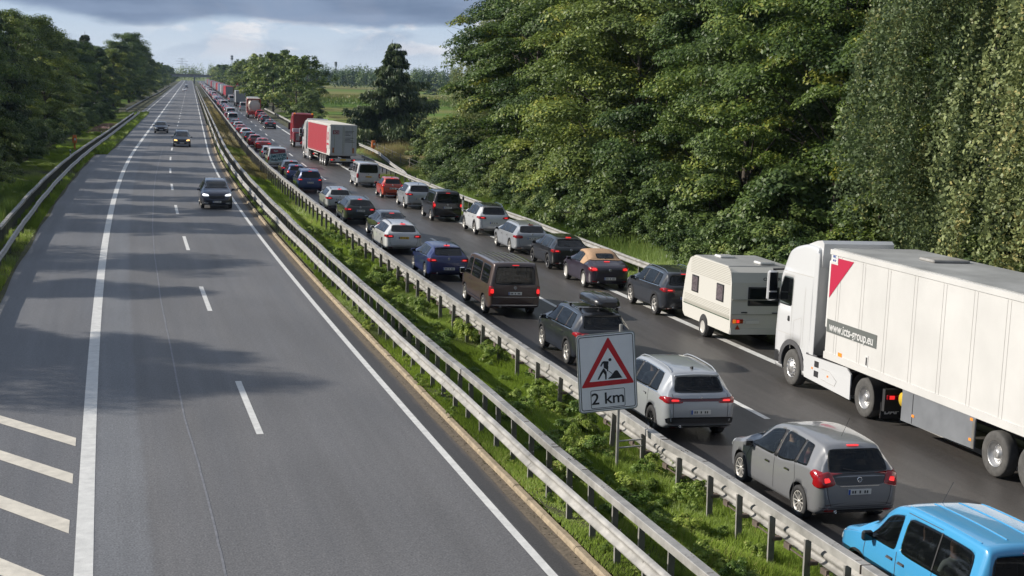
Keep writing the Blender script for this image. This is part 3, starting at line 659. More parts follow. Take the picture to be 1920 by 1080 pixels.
for i in range(30):
    Y = 84+i*14+random.uniform(-2, 2); k = random.choice(['oak', 'maple', 'beech', 'spruce2']); tree(k, KINDS[k], cc(Y)+random.uniform(-31, -25), Y, random.uniform(11, 13), 'tree behind the front row of the left forest', group='second row of the left forest')
for Y, u, h in [(33, -36, 12), (46.5, -28, 13.0), (51, -29, 13.5), (63, -28, 12.5), (71, -27, 13), (21, -37, 12)]:          # trees beyond the left picture edge whose shade crosses the road
    tree(random.choice(['oak', 'maple']), 'forest_tree', cc(Y)+u, Y, h, 'roadside tree just outside the left picture edge', group='trees beyond the left picture edge', w=1.15)
for i in range(34):
    Y = 84+i*5.4+random.uniform(-1.5, 1.5); k = random.choice(['bush', 'hazel', 'bush2']); tree(k, 'shrub', cc(Y)+random.uniform(-17.2, -15.4)-(1.0 if 140 < Y < 215 else 0)-(.8 if k == 'hazel' else 0), Y, random.uniform(1.8, 3.0)*(1.4 if k == 'hazel' else 1), 'dark leafy shrub at the foot of the left forest', 'shrub', 'shrubs along the left forest')
for i in range(40):
    Y = 620+i*20+random.uniform(-7, 7); tree(random.choice(['farwood', 'farwood2']), 'distant_tree', random.uniform(-21, -15), Y, random.uniform(10.5, 13.5), 'round distant tree in the row beyond the left forest', group='row of distant roadside trees on the left')
for i in range(30):
    Y = 330+i*30+random.uniform(-7, 7); tree(random.choice(['farwood', 'farwood2']), 'distant_tree', random.uniform(-40, -29), Y, random.uniform(11, 14.5), 'round tree behind the distant left row', group='second row of distant trees on the left')
# far woods on the horizon: masses nobody could count
def woods(name, label, pts, h, seed, dens):
    r = np.random.default_rng(seed); P = []; Nn = []; T = []; L_ = []
    for (x0, y0), (x1, y1) in zip(pts[:-1], pts[1:]):
        d = math.hypot(x1-x0, y1-y0); n = int(d/7)
        for i in range(n):
            for row in range(3):
                t = (i+r.random())/n; X = x0+(x1-x0)*t+r.normal()*3+row*8*0; Y = y0+(y1-y0)*t+row*12+r.normal()*4; hh = h*r.uniform(.72, 1.12); R = r.uniform(4, 7)
                c = int(dens*r.uniform(.8, 1.2)); g = unit(r.normal(size=(c, 3)))*(r.random((c, 1))**.3); g[:, 2] = np.abs(g[:, 2])*1.0
                p = g*np.array([R, R, hh*.62])*(1+.15*np.sin(7*g[:, :1]+i)); p[:, 2] += hh*.38*(r.random(c)**.5); P.append(p+np.array([X, Y, 0])); Nn.append(unit(g+np.array([0, 0, .4])+r.normal(size=(c, 3))*.4)); T.append(np.clip(r.normal(.4+.2*r.normal(), .2, c), 0, 1))
    P = np.concatenate(P); me = leaves(name, P, np.concatenate(Nn), r.uniform(.6, 1.3, len(P)), np.concatenate(T), LM_FAR, r, .8); o = link(name, me); tag(o, label, 'woods', kind='stuff')
woods('distant_woods', 'far wooded skyline beyond the fields on the right', [(30, 1250), (60, 1150), (130, 1050), (190, 980), (300, 1000), (420, 1050)], 17, 51, 620)
woods('distant_woods', 'faint wood closing the view behind the motorway bridge', [(-160, 1400), (-40, 1500), (60, 1560), (170, 1450)], 19, 52, 240)
# maize and hedges in the fields
r = np.random.default_rng(60); n = 26000
P = np.stack([r.uniform(34, 250, n), 425+r.uniform(0, 45, n), r.random(n)**.7*2.7], 1); P[:, 1] = np.round(P[:, 1]/1.5)*1.5+r.normal(size=n)*.1
me = quads('maize', P, np.stack([r.normal(size=n)*.18, r.normal(size=n)*.1, np.full(n, .38)], 1), np.stack([np.full(n, .09), r.normal(size=n)*.05, r.normal(size=n)*.04], 1), np.clip(.3+.25*P[:, 2]+r.normal(size=n)*.1, 0, 1), leafmat('maize_leaves', (.05, .12, .02), (.17, .24, .05), (.32, .28, .12), objvar=0))
tag(link('maize_rows', me), 'band of green maize standing in the field behind the trees', 'maize', kind='stuff')
for i in range(16):
    x = 60+i*21+random.uniform(-6, 6); tree('tan' if i % 3 else 'bush', 'hedge_bush', x, 760+random.uniform(-20, 20), random.uniform(3, 5), 'tan bush in the hedge line across the far field', 'bush', 'hedge bushes across the far field', w=1.8)

# ---------------------------------------------------------------- grass and weeds
def blades(name, label, uv, h, w, m, seed, zb, spread=.35, dens_mask=None):
    r = np.random.default_rng(seed); U, Y = uv; n = len(U)
    X = np.array([cc(y) for y in Y])+U; hh = h*r.uniform(.45, 1.35, n)*(1+.6*np.sin(U*3.1+Y*.9)*np.sin(Y*.37+1)+.35*np.sin(U*7+Y*2.3)); a = r.uniform(0, 6.28, n); ww = w*r.uniform(.7, 1.3, n)
    lean = r.normal(size=(n, 2))*spread*hh[:, None]; V = np.empty((n, 3, 3), np.float32)
    if callable(zb): zb = np.array([zb(a_, b_) for a_, b_ in zip(U, Y)])
    else: zb = np.full(n, float(zb))
    V[:, 0] = np.stack([X-np.cos(a)*ww/2, Y-np.sin(a)*ww/2, zb], 1); V[:, 1] = np.stack([X+np.cos(a)*ww/2, Y+np.sin(a)*ww/2, zb], 1); V[:, 2] = np.stack([X+lean[:, 0], Y+lean[:, 1], zb+hh], 1)
    me = bpy.data.meshes.new(name); me.vertices.add(3*n); me.vertices.foreach_set('co', V.ravel()); me.loops.add(3*n); me.loops.foreach_set('vertex_index', np.arange(3*n, dtype=np.int32))
    me.polygons.add(n); me.polygons.foreach_set('loop_start', np.arange(0, 3*n, 3, dtype=np.int32)); me.polygons.foreach_set('loop_total', np.full(n, 3, np.int32))
    t = np.clip(.45+.3*np.sin(X*.8+Y*.33)*np.sin(Y*.21+U)+r.normal(size=n)*.18, 0, 1); at = me.attributes.new('tint', 'FLOAT', 'POINT'); at.data.foreach_set('value', np.repeat(t.astype(np.float32), 3))
    me.materials.append(m); me.update(); o = link(name, me); tag(o, label, 'grass', kind='stuff'); return o
def band(n, u0, u1, y0, y1, p=1.0, seed=0):
    r = np.random.default_rng(seed); return r.uniform(u0, u1, n), y0+(y1-y0)*r.random(n)**p
blades('median_grass', 'lush green grass growing on the central reserve near the road sign', band(190000, .87, 4.65, 16, 60, 1.3, 1), .18, .022, LM_GRASS, 1, zM)
blades('median_grass', 'grass on the central reserve farther up the motorway', band(60000, .98, 4.6, 60, 170, 1.3, 2), .22, .05, LM_GRASS, 2, zM)
blades('median_grass', 'dry grass on the distant central reserve', band(30000, 1.1, 4.4, 120, 500, 1.6, 3), .32, .10, LM_DRY, 3, zM)
blades('verge_grass', 'grass on the verge behind the hard shoulder guardrail', band(110000, 13.55, 20, 33, 130, 1.2, 4), .20, .04, LM_GRASS, 4, lambda u, Y: zR(Y))
blades('tall_verge_grass', 'tall yellowish grass in front of the shrubs of the right forest', band(26000, 15.2, 18, 33, 130, 1.1, 5), .55, .035, leafmat('tall_grass', (.10, .17, .03), (.24, .34, .07), (.32, .34, .13), objvar=0), 5, lambda u, Y: zR(Y), .25)
blades('verge_grass', 'grass on the shady verge below the left guardrail', band(90000, -16, -10.85, 46, 150, 1.2, 6), .22, .045, LM_GRASS, 6, .0)
blades('tall_verge_grass', 'tall yellow-green grass left of the guardrail end on the left bank', band(22000, -18, -12.3, 52, 100, 1, 7), .6, .045, MATS['tall_grass'], 7, .0, .25)
blades('verge_grass', 'grass on the left bank beside the guardrail bend', band(40000, -16, -9.7, 150, 300, 1.2, 8), .3, .09, LM_GRASS, 8, .0)
blades('verge_grass', 'grass beside the lay-by on the right', band(40000, 16.4, 24, 130, 330, 1.2, 9), .4, .09, MATS['tall_grass'], 9, lambda u, Y: zR(Y))
blades('dry_grass', 'dry tan grass round the orange phone on the right bank', band(12000, 17.3, 22, 128, 200, 1.2, 10), .8, .06, LM_DRY, 10, lambda u, Y: zR(Y), .2)
LM_HEA = leafmat('pink_flowers', (.12, .16, .05), (.42, .2, .25), (.5, .26, .3), objvar=0)
blades('flower_patch', 'patch of pinkish flowering weeds beside the left guardrail', band(2600, -15.0, -12.6, 200, 228, 1, 11), .4, .10, LM_HEA, 11, .0, .3)
variant('weed', 71, .42, .40, 0, 34, 60, .055, leafmat('weed_leaves', (.15, .24, .045), (.33, .46, .10), (.48, .48, .16), trans=.45), flat=.7, lobes=.4, droop=.3, nl=0)
variant('weed2', 72, .5, .30, 0, 26, 60, .045, MATS['weed_leaves'], flat=.9, lobes=.5, droop=.2, nl=0)
r = np.random.default_rng(73); wl = []
for i in range(230):
    Y = 17+r.random()**1.3*60; u = r.uniform(1.9, 4.4) if i % 4 else r.uniform(.86, 1.7); wl.append((Y, u, r.uniform(.5, 1.35)*(.5 if u < 1.7 else 1), i % 2))
for i, (Y, u, s, q) in enumerate(sorted(wl)):
    o = link('weed_plant', VAR['weed' if q else 'weed2'][1]); o.location = UP(u, Y, zM(u, Y)); o.rotation_euler = (0, 0, r.uniform(0, 6)); o.scale = (s, s, s*r.uniform(.7, 1.3))
    tag(o, f"{'broad' if q else 'slender'} green weed on the central reserve, {ordn(i+1)} from the near end", 'weed', 'weeds of the central reserve')
# ---------------------------------------------------------------- cars
def pchip(pts):
    xs = [p[0] for p in pts]; ys = [p[1] for p in pts]; n = len(xs)
    h = [max(1e-6, xs[i+1]-xs[i]) for i in range(n-1)]; d = [(ys[i+1]-ys[i])/h[i] for i in range(n-1)]
    m = [d[0]]+[0 if d[i-1]*d[i] <= 0 else 2*d[i-1]*d[i]/(d[i-1]+d[i]) for i in range(1, n-1)]+[d[-1]]
    def f(x):
        if x <= xs[0]: return ys[0]
        if x >= xs[-1]: return ys[-1]
        i = 0
        while x > xs[i+1]: i += 1
        t = (x-xs[i])/h[i]; t2, t3 = t*t, t*t*t
        return (2*t3-3*t2+1)*ys[i]+(t3-2*t2+t)*h[i]*m[i]+(-2*t3+3*t2)*ys[i+1]+(t3-t2)*h[i]*m[i+1]
    return f
class Car:
    """y runs from the rear bumper (0) to the nose (L)"""
    def __init__(s, top, belt, wid, bot, roofw, L, W, rear_axle, front_axle, rw, crown=.02, tumble=1.0):
        s.top, s.belt, s.wid, s.bot = pchip(top), pchip(belt), pchip(wid), pchip(bot); s.rf = pchip(roofw) if isinstance(roofw, list) else (lambda y: roofw)
        s.L, s.W, s.ya, s.yf, s.rw = L, W, rear_axle, front_axle, rw; s.crown = crown; s.keys = sorted(set([p[0] for p in top]))
    def section(s, y):
        b, t, w = s.bot(y), s.top(y), s.wid(y); bl = min(s.belt(y), t-.05); e = max(0, t-bl-.05); q = smooth_step(e/.30)
        xe = w*.95*(1-q)+min(s.rf(y), w*.95)*q; k = .05+.02*q
        P = [(0, b), (w*.5, b), (w*.90, b+.01), (w*.975, b+.09), (w*.995, b+.40*(bl-b)), (w*1.0, b+.72*(bl-b)), (w*.985, bl-.015)]
        z1 = t-k
        for a in (.08, .5, .92): P.append((w*.985+(xe-w*.985)*a**1.12, bl+(z1-bl)*a))
        P += [(xe-.012, t-k*.62), (xe-.045, t-k*.25), (xe-.11, t-k*.04), (xe*.6, t+s.crown*.6), (xe*.3, t+s.crown*.9), (0, t+s.crown)]
        return P
    def body(s, m, n=64, sub=2):
        ys = set(); 
        for a, b in zip(s.keys[:-1], s.keys[1:]):
            k = max(1, int(round((b-a)/(s.L/n))))
            for i in range(k): ys.add(a+(b-a)*i/k)
        ys.add(s.keys[-1]); ys = sorted(ys); out = [ys[0]]
        for y in ys[1:]:
            if y-out[-1] > .008: out.append(y)
        ys = out; rows = []
        for y in ys:
            P = s.section(y); Q = []
            for i in range(len(P)-1):
                p0, p1, p2, p3 = P[max(0, i-1)], P[i], P[i+1], P[min(len(P)-1, i+2)]
                for j in range(sub):
                    t = j/sub; Q.append(tuple(.5*(2*p1[c]+(p2[c]-p0[c])*t+(2*p0[c]-5*p1[c]+4*p2[c]-p3[c])*t*t+(-p0[c]+3*p1[c]-3*p2[c]+p3[c])*t**3) for c in (0, 1)))
            Q.append(P[-1]); rows.append([(max(0, x), y, z) for x, z in Q] + [(-max(0, x), y, z) for x, z in Q[-2:0:-1]])
        k = len(rows[0]); vs = [v for r_ in rows for v in r_]
        fs = [(i*k+j, (i+1)*k+j, (i+1)*k+(j+1) % k, i*k+(j+1) % k) for i in range(len(rows)-1) for j in range(k)]
        mb = MB(); mb.add(vs, fs, m, True); c0 = len(mb.v)
        for r_, fl in ((rows[0], 0), (rows[-1], 1)):
            cy = r_[0][1]; cz = sum(v[2] for v in r_)/k; o = [(0, cy, cz)]+r_; ff = [(0, 1+(j+1) % k, 1+j) if fl else (0, 1+j, 1+(j+1) % k) for j in range(k)]; mb.add(o, ff, m, True)
        return mb
def tree_of(mb):
    return BVHTree.FromPolygons([Vector(v) for v in mb.v], mb.f)
DIRS = {'L': (Vector((-4, 0, 0)), Vector((1, 0, 0))), 'R': (Vector((4, 0, 0)), Vector((-1, 0, 0))), 'B': (Vector((0, -4, 0)), Vector((0, 1, 0))), 'F': (Vector((0, 12, 0)), Vector((0, -1, 0))), 'T': (Vector((0, 0, 6)), Vector((0, 0, -1)))}
def hit(bv, side, a, b):
    o, d = DIRS[side]; o = o.copy()
    if side in 'LR': o.y, o.z = a, b
    elif side in 'BF': o.x, o.z = a, b
    else: o.x, o.y = a, b
    r = bv.ray_cast(o, d)
    if r[0] is None:
        r = bv.find_nearest(o+d*3.2 if side in 'LR' else o+d*4); return r[0], -d
    n = r[1] if r[1].dot(d) < 0 else -r[1]
    return r[0], n
def patch(mb, bv, side, c, m, nu=8, nv=6, off=.006, pw=7, mirror=False, bulge=0):
    """rounded four-cornered panel c = [(a,b) bottom-start, bottom-end, top-end, top-start] laid on the body from `side`; edges turned in so it has thickness"""
    def P(s, t):
        if callable(c): return c(s, t)
        return (tuple((c[0][k]*(1-s)+c[1][k]*s)*(1-t)+(c[3][k]*(1-s)+c[2][k]*s)*t for k in (0, 1)))
    vs = []; us = [math.sin(math.pi*(i/nu-.5)) if pw else i/nu*2-1 for i in range(nu+1)]; ws = [math.sin(math.pi*(j/nv-.5)) if pw else j/nv*2-1 for j in range(nv+1)]
    for b in ws:
        for a in us:
            k = 1.0
            if pw:
                mx = max(abs(a), abs(b)); k = mx/((abs(a)**pw+abs(b)**pw)**(1/pw)) if mx > 1e-6 else 1
            s, t = (a*k+1)/2, (b*k+1)/2; q = P(s, t)
            if mirror and side in 'BFT': q = (-q[0], q[1])
            h, n = hit(bv, {'L': 'R'}.get(side, side) if (mirror and side == 'L') else side, *q)
            vs.append(h+n*(off+bulge*(1-a*a)*(1-b*b)))
    k = nu+1; fs = [(j*k+i, j*k+i+1, (j+1)*k+i+1, (j+1)*k+i) for j in range(nv) for i in range(nu)]
    m0 = (nv//2)*k+nu//2; nn = (vs[m0+1]-vs[m0]).cross(vs[m0+k]-vs[m0]); dirv = DIRS['R' if (mirror and side == 'L') else side][1]
    if nn.dot(dirv) > 0: fs = [f[::-1] for f in fs]
    # rim turned inwards
    rim = [j for j in range(k)]+[j*k+nu for j in range(1, nv+1)]+[nv*k+i for i in range(nu-1, -1, -1)]+[j*k for j in range(nv-1, 0, -1)]
    cen = sum((vs[i] for i in rim), Vector())/len(rim); o = len(vs)
    dd = {'L': Vector((1, 0, 0)), 'R': Vector((-1, 0, 0)), 'B': Vector((0, 1, 0)), 'F': Vector((0, -1, 0)), 'T': Vector((0, 0, -1))}['R' if (mirror and side == 'L') else side]
    for i in rim: vs.append(vs[i]+dd*(off+.012))
    n = len(rim); fs += [(rim[i], rim[(i+1) % n], o+(i+1) % n, o+i) for i in range(n)]
    mb.add(vs, fs, m, True)
    return mb
def line_on(mb, bv, side, pts, w, m, off=.004, step=.06, mirror=False):
    q = []
    for a, b in zip(pts[:-1], pts[1:]):
        k = max(1, int(math.hypot(b[0]-a[0], b[1]-a[1])/step)); q += [(a[0]+(b[0]-a[0])*i/k, a[1]+(b[1]-a[1])*i/k) for i in range(k)]
    q.append(pts[-1]); vs = []; sd_ = 'R' if (mirror and side == 'L') else side
    for i, p in enumerate(q):
        d = Vector((q[min(i+1, len(q)-1)][0]-q[max(0, i-1)][0], q[min(i+1, len(q)-1)][1]-q[max(0, i-1)][1])).normalized(); n = (-d.y*w/2, d.x*w/2)
        for sg in (1, -1):
            pp = (p[0]+n[0]*sg, p[1]+n[1]*sg)
            if mirror and side in 'BFT': pp = (-pp[0], pp[1])
            h, nn = hit(bv, sd_, *pp); vs.append(h+nn*off)
    mb.add(vs, [(2*i, 2*i+1, 2*i+3, 2*i+2) for i in range(len(q)-1)], m, False); return mb
def wheel_mbs(r, w, style, rim, n=30):
    """tyre and rim, axis x, outer face towards -x"""
    t = MB(); ri = r*.66
    t.lathe([(w*.5, ri), (w*.5, r*.93), (w*.42, r*.99), (w*.2, r), (-w*.2, r), (-w*.42, r*.99), (-w*.5, r*.93), (-w*.5, ri*1.02), (-w*.36, ri)], M_TYRE, n)
    t.lathe([(-w*.2, 0), (-w*.2, ri*.97)], M_BLACK, n)
    b = MB(); b.lathe([(-w*.36, ri*1.0), (-w*.47, ri*1.0), (-w*.47, ri*.93), (-w*.22, ri*.90)], rim, n)
    b.lathe([(-w*.30, ri*.20), (-w*.42, ri*.16), (-w*.43, 0)], rim, 16)
    k, tw = {'5': (5, .26), '10': (10, .12), '5d': (10, .15), '7': (7, .18), 'plate': (0, 0)}[style]
    for i in range(k):
        a = 2*math.pi*i/k + (.17 if style == '5d' and i % 2 else 0); ca, sa = math.cos(a), math.sin(a)
        vs = []
        for rr, wd, xx in ((ri*.14, tw*.5*ri, -w*.40), (ri*.92, tw*.62*ri, -w*.43)):
            for sg in (-1, 1):
                for dx in (0, w*.12): vs.append((xx+dx, rr*ca-sg*wd*.5*sa*1.0, rr*sa+sg*wd*.5*ca))
        b.add(vs, [(0, 2, 6, 4), (0, 4, 5, 1), (2, 3, 7, 6)], rim)
    if style == 'plate': b.lathe([(-w*.40, ri*.93), (-w*.44, ri*.6), (-w*.40, ri*.5), (-w*.44, ri*.2), (-w*.44, 0)], rim, n)
    return t, b
def join_bool(me_mb, cutters, name, inner):
    """cuts wheel arches and cabin openings out of a body; returns a mesh"""
    me = me_mb.mesh(name, recalc=True)
    if inner.name not in [m.name for m in me.materials]: me.materials.append(inner)
    o = bpy.data.objects.new('tmp', me); C.objects.link(o); cs = []
    for c in cutters:
        cm = c.mesh('c', recalc=True); cm.materials.clear()
        for m in me.materials: cm.materials.append(m)
        cm.polygons.foreach_set('material_index', [len(me.materials)-1]*len(cm.polygons))
        co_ = bpy.data.objects.new('c', cm); C.objects.link(co_); cs.append(co_)
        md = o.modifiers.new('b', 'BOOLEAN'); md.operation = 'DIFFERENCE'; md.solver = 'EXACT'; md.object = co_; md.use_hole_tolerant = False
    dg = bpy.context.evaluated_depsgraph_get(); r = bpy.data.meshes.new_from_object(o.evaluated_get(dg)); r.name = name
    for c in cs: bpy.data.objects.remove(c)
    bpy.data.objects.remove(o); return r
def bx_(c, d): return MB().box(c, d, M_IN)
def person_mesh(shirt, hair, skin, name='person'):
    """seated upper body: one continuous skinned figure with arms resting forward; origin at the hips, facing +y"""
    J = {'hip': (0, 0, .05), 'waist': (0, .0, .22), 'chest': (0, .01, .42), 'neck': (0, .02, .57), 'head0': (0, .035, .66), 'head1': (0, .04, .76), 'crown': (0, .03, .84)}
    pts = list(J.values()); rad = [(.16, .13), (.145, .11), (.17, .12), (.055, .06), (.075, .09), (.082, .098), (.05, .06)]
    ed = [(i, i+1) for i in range(6)]
    for sg in (-1, 1):
        b = len(pts); pts += [(sg*.19, .0, .50), (sg*.23, .08, .26), (sg*.16, .33, .22), (sg*.14, .42, .24), (sg*.10, .22, .03), (sg*.12, .48, .06), (sg*.12, .54, -.25)]
        rad += [(.06, .06), (.048, .048), (.035, .035), (.03, .04), (.09, .085), (.07, .07), (.05, .05)]; ed += [(2, b), (b, b+1), (b+1, b+2), (b+2, b+3), (0, b+4), (b+4, b+5), (b+5, b+6)]
    me = bpy.data.meshes.new('p'); me.from_pydata(pts, ed, []); o = bpy.data.objects.new('p', me); C.objects.link(o)
    o.modifiers.new('s', 'SKIN'); sv = me.skin_vertices[0].data
    for i, q in enumerate(rad): sv[i].radius = q
    sv[0].use_root = True; o.modifiers.new('u', 'SUBSURF').levels = 2
    dg = bpy.context.evaluated_depsgraph_get(); r = bpy.data.meshes.new_from_object(o.evaluated_get(dg)); bpy.data.objects.remove(o); r.name = name
    r.materials.clear(); [r.materials.append(m) for m in (shirt, skin, hair)]
    for p in r.polygons:
        z = p.center.z; x, y = p.center.x, p.center.y; p.use_smooth = True
        p.material_index = 2 if (z > .74 and (y < .06 or z > .82)) or (z > .64 and y < -.01) else 1 if z > .56 or (y > .30 and .12 < z < .34) else 0
    return r
PLATE_TXT = 'ABCDEFGHKLMPRSTUVWXZ'
def plate_mb(bv, side, x, z, w=.5, h=.11, m=None):
    mb = MB(); h0, n = hit(bv, side, x, z); y0 = h0.y; sg = -1 if side == 'B' else 1
    mb.box((x, y0+sg*.012, z), (w, .016, h), m or M_PLATE, bev=.004); mb.box((x-w*.45*(-sg), y0+sg*.0215, z), (w*.085, .003, h*.92), M_PLBLUE)
    for i in range(7):
        if i in (2, 4): continue
        mb.box((x-w*.30+i*w*.105, y0+sg*.0215, z), (w*.062, .003, h*.5), M_INK)
    return mb
def build_car(spec, color, lod, opts):
    """returns [(name, mesh, [(subname, mesh)])]; lod 0 = openings cut and cabin built, 1 = detailed shell, 2 = far"""
    c = spec['car']; parts = []; L, W = c.L, c.W
    bm_ = c.body(color, 64 if lod < 2 else 26, 2 if lod < 2 else 1); bv = tree_of(bm_)
    if opts.get('roofcolor'): pass
    SW = spec['side']             # side windows: list of (y0 bottom, y1 bottom, y1 top, y0 top)
    glass = M_GLASS if lod else M_CLEAR; tint = M_GLASS if lod else M_TINT
    hb, ht_ = spec.get('sill', .035), spec.get('head', .105)
    def side_fn(q, g=0.0):
        y0b, y1b, y1t, y0t = q
        def f(s, t):
            y = (y0b*(1-s)+y1b*s)*(1-t)+(y0t*(1-s)+y1t*s)*t; lo = c.belt(y)+hb-g; hi = max(lo+.03, c.top(y)-ht_+g); return (y+(s*2-1)*g, lo+(hi-lo)*t)
        return f
    rw_ = spec['rear']            # (z0, z1, half width bottom, half width top)
    rear_c = [(-rw_[2], rw_[0]), (rw_[2], rw_[0]), (rw_[3], rw_[1]), (-rw_[3], rw_[1])]
    fw_ = spec['front']           # windscreen (z0, z1, hw0, hw1)
    front_c = [(-fw_[2], fw_[0]), (fw_[2], fw_[0]), (fw_[3], fw_[1]), (-fw_[3], fw_[1])]
    NU, NV = (10, 6) if lod < 2 else (4, 3)
    # arches and cabin
    r = c.rw; cut = []
    if lod < 2:
        for y in (c.ya, c.yf):
            for sg in (-1, 1):
                a = MB(); xs = (sg*(W-.28), sg*(W+.3)); a.lathe([(xs[0], 0), (xs[0], r*1.14), (xs[1], r*1.14), (xs[1], 0)], M_IN, 32, c=(0, y, r+.02), smooth=False); cut.append(a)
    if lod == 0:
        cab0, cab1 = spec['cabin']; zf = .55; zr = c.top((cab0+cab1)/2)-.07; hwc = c.rf(1.5)-.035
        # cabin: hexahedral hollow following the tumblehome, stepped to the roof
        ys = np.linspace(cab0, cab1, 9); a = MB(); vs = []
        for y in ys:
            zt = max(zf+.1, min(zr, c.top(y)-.06)); zb_ = c.belt(y)
            for sx in (1, -1):
                vs += [(sx*(W-.14), y, zf), (sx*(W-.12), y, zb_), (sx*max(.3, min(hwc, c.rf(y)-.03)), y, max(zt, zb_+.02))]
        n = 6; order = [0, 1, 2, 5, 4, 3]; fs = []
        for i in range(8):
            for j in range(6): p, q = order[j], order[(j+1) % 6]; fs.append((i*6+p, i*6+q, (i+1)*6+q, (i+1)*6+p))
        fs += [[order[j] for j in range(6)], [8*6+order[j] for j in range(5, -1, -1)]]; a.add(vs, fs, M_IN); cut.append(a)
        for q in SW:
            f = side_fn(q, -.012); ring = [f(s, 0) for s in np.linspace(.06, .94, 7)]+[f(1, t) for t in (.1, .5, .9)]+[f(s, 1) for s in np.linspace(.94, .06, 7)]+[f(0, t) for t in (.9, .5, .1)]
            a = MB(); a.prism(ring, -W-.3, W+.3, M_IN, 'x'); cut.append(a)
        z0, z1, h0, h1 = rw_; a = MB(); a.prism([(-h0+.05, z0+.03), (h0-.05, z0+.03), (h1-.05, z1-.02), (-h1+.05, z1-.02)], -.5, cab0+.25, M_IN, 'y'); cut.append(a)
        z0, z1, h0, h1 = fw_; a = MB(); a.prism([(-h0+.05, z0+.05), (h0-.05, z0+.05), (h1-.05, z1-.02), (-h1+.05, z1-.02)], cab1-.35, cab1+1.2, M_IN, 'y'); cut.append(a)
    # colour panels in the body (lower cladding, black hatch lid ...)
    bme = join_bool(bm_, cut, 'body', M_BLACK if lod else M_IN) if cut else bm_.mesh('body')
    if not cut and lod == 2: bmesh_far = bm_
    P = lambda name, mb, subs=(): parts.append((name, mb, list(subs)))
    P('body', bme if lod < 2 else bm_)
    for k, q in enumerate(SW):
        for mi in (False, True):
            mb = MB(); patch(mb, bv, 'L', side_fn(q), tint if (k == 0 or q[1] < spec.get('bpillar', 0)) else glass, NU, NV, off=.007, mirror=mi, pw=9); P('side_window', mb)
    if spec.get('pillars', True):
        for mi in (False, True):
            for qa, qb in zip(SW[:-1], SW[1:]):
                mb = MB(); patch(mb, bv, 'L', side_fn((qa[1]-.012, qb[0]+.012, qb[3]+.012, qa[2]-.012), .004), M_BLACK, 3, NV, .0045, 0, mirror=mi); P('pillar_trim', mb)
    if not opts.get('nowindow'):
        mb = MB(); patch(mb, bv, 'B', rear_c, tint if spec.get('rtint', True) else glass, NU, NV, off=.007, pw=8)
        w = MB()
        if lod < 2: line_on(w, bv, 'B', [(0.02, rw_[0]+.01), (-.30*rw_[2]/.6, rw_[0]+.07)], .018, M_BLACK, .02)
        P('rear_window', mb, [('wiper', w)] if lod < 2 else [])
    mb = MB(); patch(mb, bv, 'F', front_c, glass, NU, NV, off=.007, pw=10); P('windscreen', mb)
    # trim: lower bumpers, sills, arches
    mb = MB(); bz = spec.get('bumper', .30); clad = opts.get('clad', M_BLACK)
    z0 = c.bot(.05)+.015
    patch(mb, bv, 'B', [(-W*.80, z0), (W*.80, z0), (W*.84, bz+.06), (-W*.84, bz+.06)], clad, NU, 3, .010, 12)
    P('bumper_trim', mb)
    if lod < 2:
        for mi in (False, True):
            mb = MB(); line_on(mb, bv, 'B', [(W*.60, bz+.045), (W*.80, bz+.05)], .035, M_TAIL, .024, mirror=mi); P('reflector', mb)
        mb = MB(); h0, n = hit(bv, 'B', -W*.55, z0+.04); mb.lathe([(h0.y+.1, .03), (h0.y-.02, .03), (h0.y-.02, .022), (h0.y+.08, .02)], M_CHROME, 10, 'y', (-W*.55, 0, z0-.01)); P('exhaust_pipe', mb)
    if lod < 2:
        mb = MB(); patch(mb, bv, 'F', [(-W*.7, z0), (W*.7, z0), (W*.76, bz+.16), (-W*.76, bz+.16)], M_BLACK, NU, 3, .010, 8); P('front_grille', mb)
        mb = MB()
        for mi in (False, True):
            zz = c.bot(2)+.05; line_on(mb, bv, 'L', [(c.ya+r*1.2, zz), (c.yf-r*1.2, zz)], .09 if clad is M_BLACK and not opts.get('suv') else .15, clad if not opts.get('sillm') else opts['sillm'], .008, mirror=mi)
            if opts.get('suv'):
                for yy in (c.ya, c.yf): line_on(mb, bv, 'L', [(yy+math.cos(a)*r*1.21, r+.02+math.sin(a)*r*1.21) for a in np.linspace(-.15, math.pi+.15, 12)], .075, clad, .008, mirror=mi)
        P('side_cladding', mb)
        mb = MB(); nd = spec['doors']
        for mi in (False, True):
            for d in nd: line_on(mb, bv, 'L', [(d[0], c.bot(2)+.12), (d[1], c.belt(d[1])*.75), (d[2], c.belt(d[2])+.02)], .015, M_INK, .003, mirror=mi)
            y0, y1 = nd[0][2], nd[-1][2]; 
        line_on(mb, bv, 'B', [(-rw_[2]-.06, rw_[0]-.02), (-W*.74, bz+.32), (-W*.66, bz+.12), (W*.66, bz+.12), (W*.74, bz+.32), (rw_[2]+.06, rw_[0]-.02)], .013, M_INK, .003); line_on(mb, bv, 'B', [(-W*.9, bz+.09), (W*.9, bz+.09)], .012, M_INK, .003)
        P('door_seams', mb)
        if opts.get('chrome'):
            for mi in (False, True):
                mb = MB(); y0, y1 = SW[0][0]-.03, SW[-1][1]+.02; line_on(mb, bv, 'L', [(y, c.belt(y)+hb-.012) for y in np.linspace(y0, y1, 12)], .018, M_CHROME, .012, mirror=mi)
                line_on(mb, bv, 'L', [(y, c.top(y)-ht_+.012) for y in np.linspace(SW[0][3], SW[-1][2], 10)], .014, M_CHROME, .012, mirror=mi); P('window_trim', mb)
        for mi in (False, True):
            for y in spec['handles']:
                mb = MB(); z = c.belt(y)-.13; line_on(mb, bv, 'L', [(y-.08, z), (y+.09, z-.005)], .028, opts.get('handle', color), .028, mirror=mi)
                line_on(mb, bv, 'L', [(y-.09, z-.004), (y+.10, z-.004)], .05, M_INK, .004, mirror=mi); P('door_handle', mb)
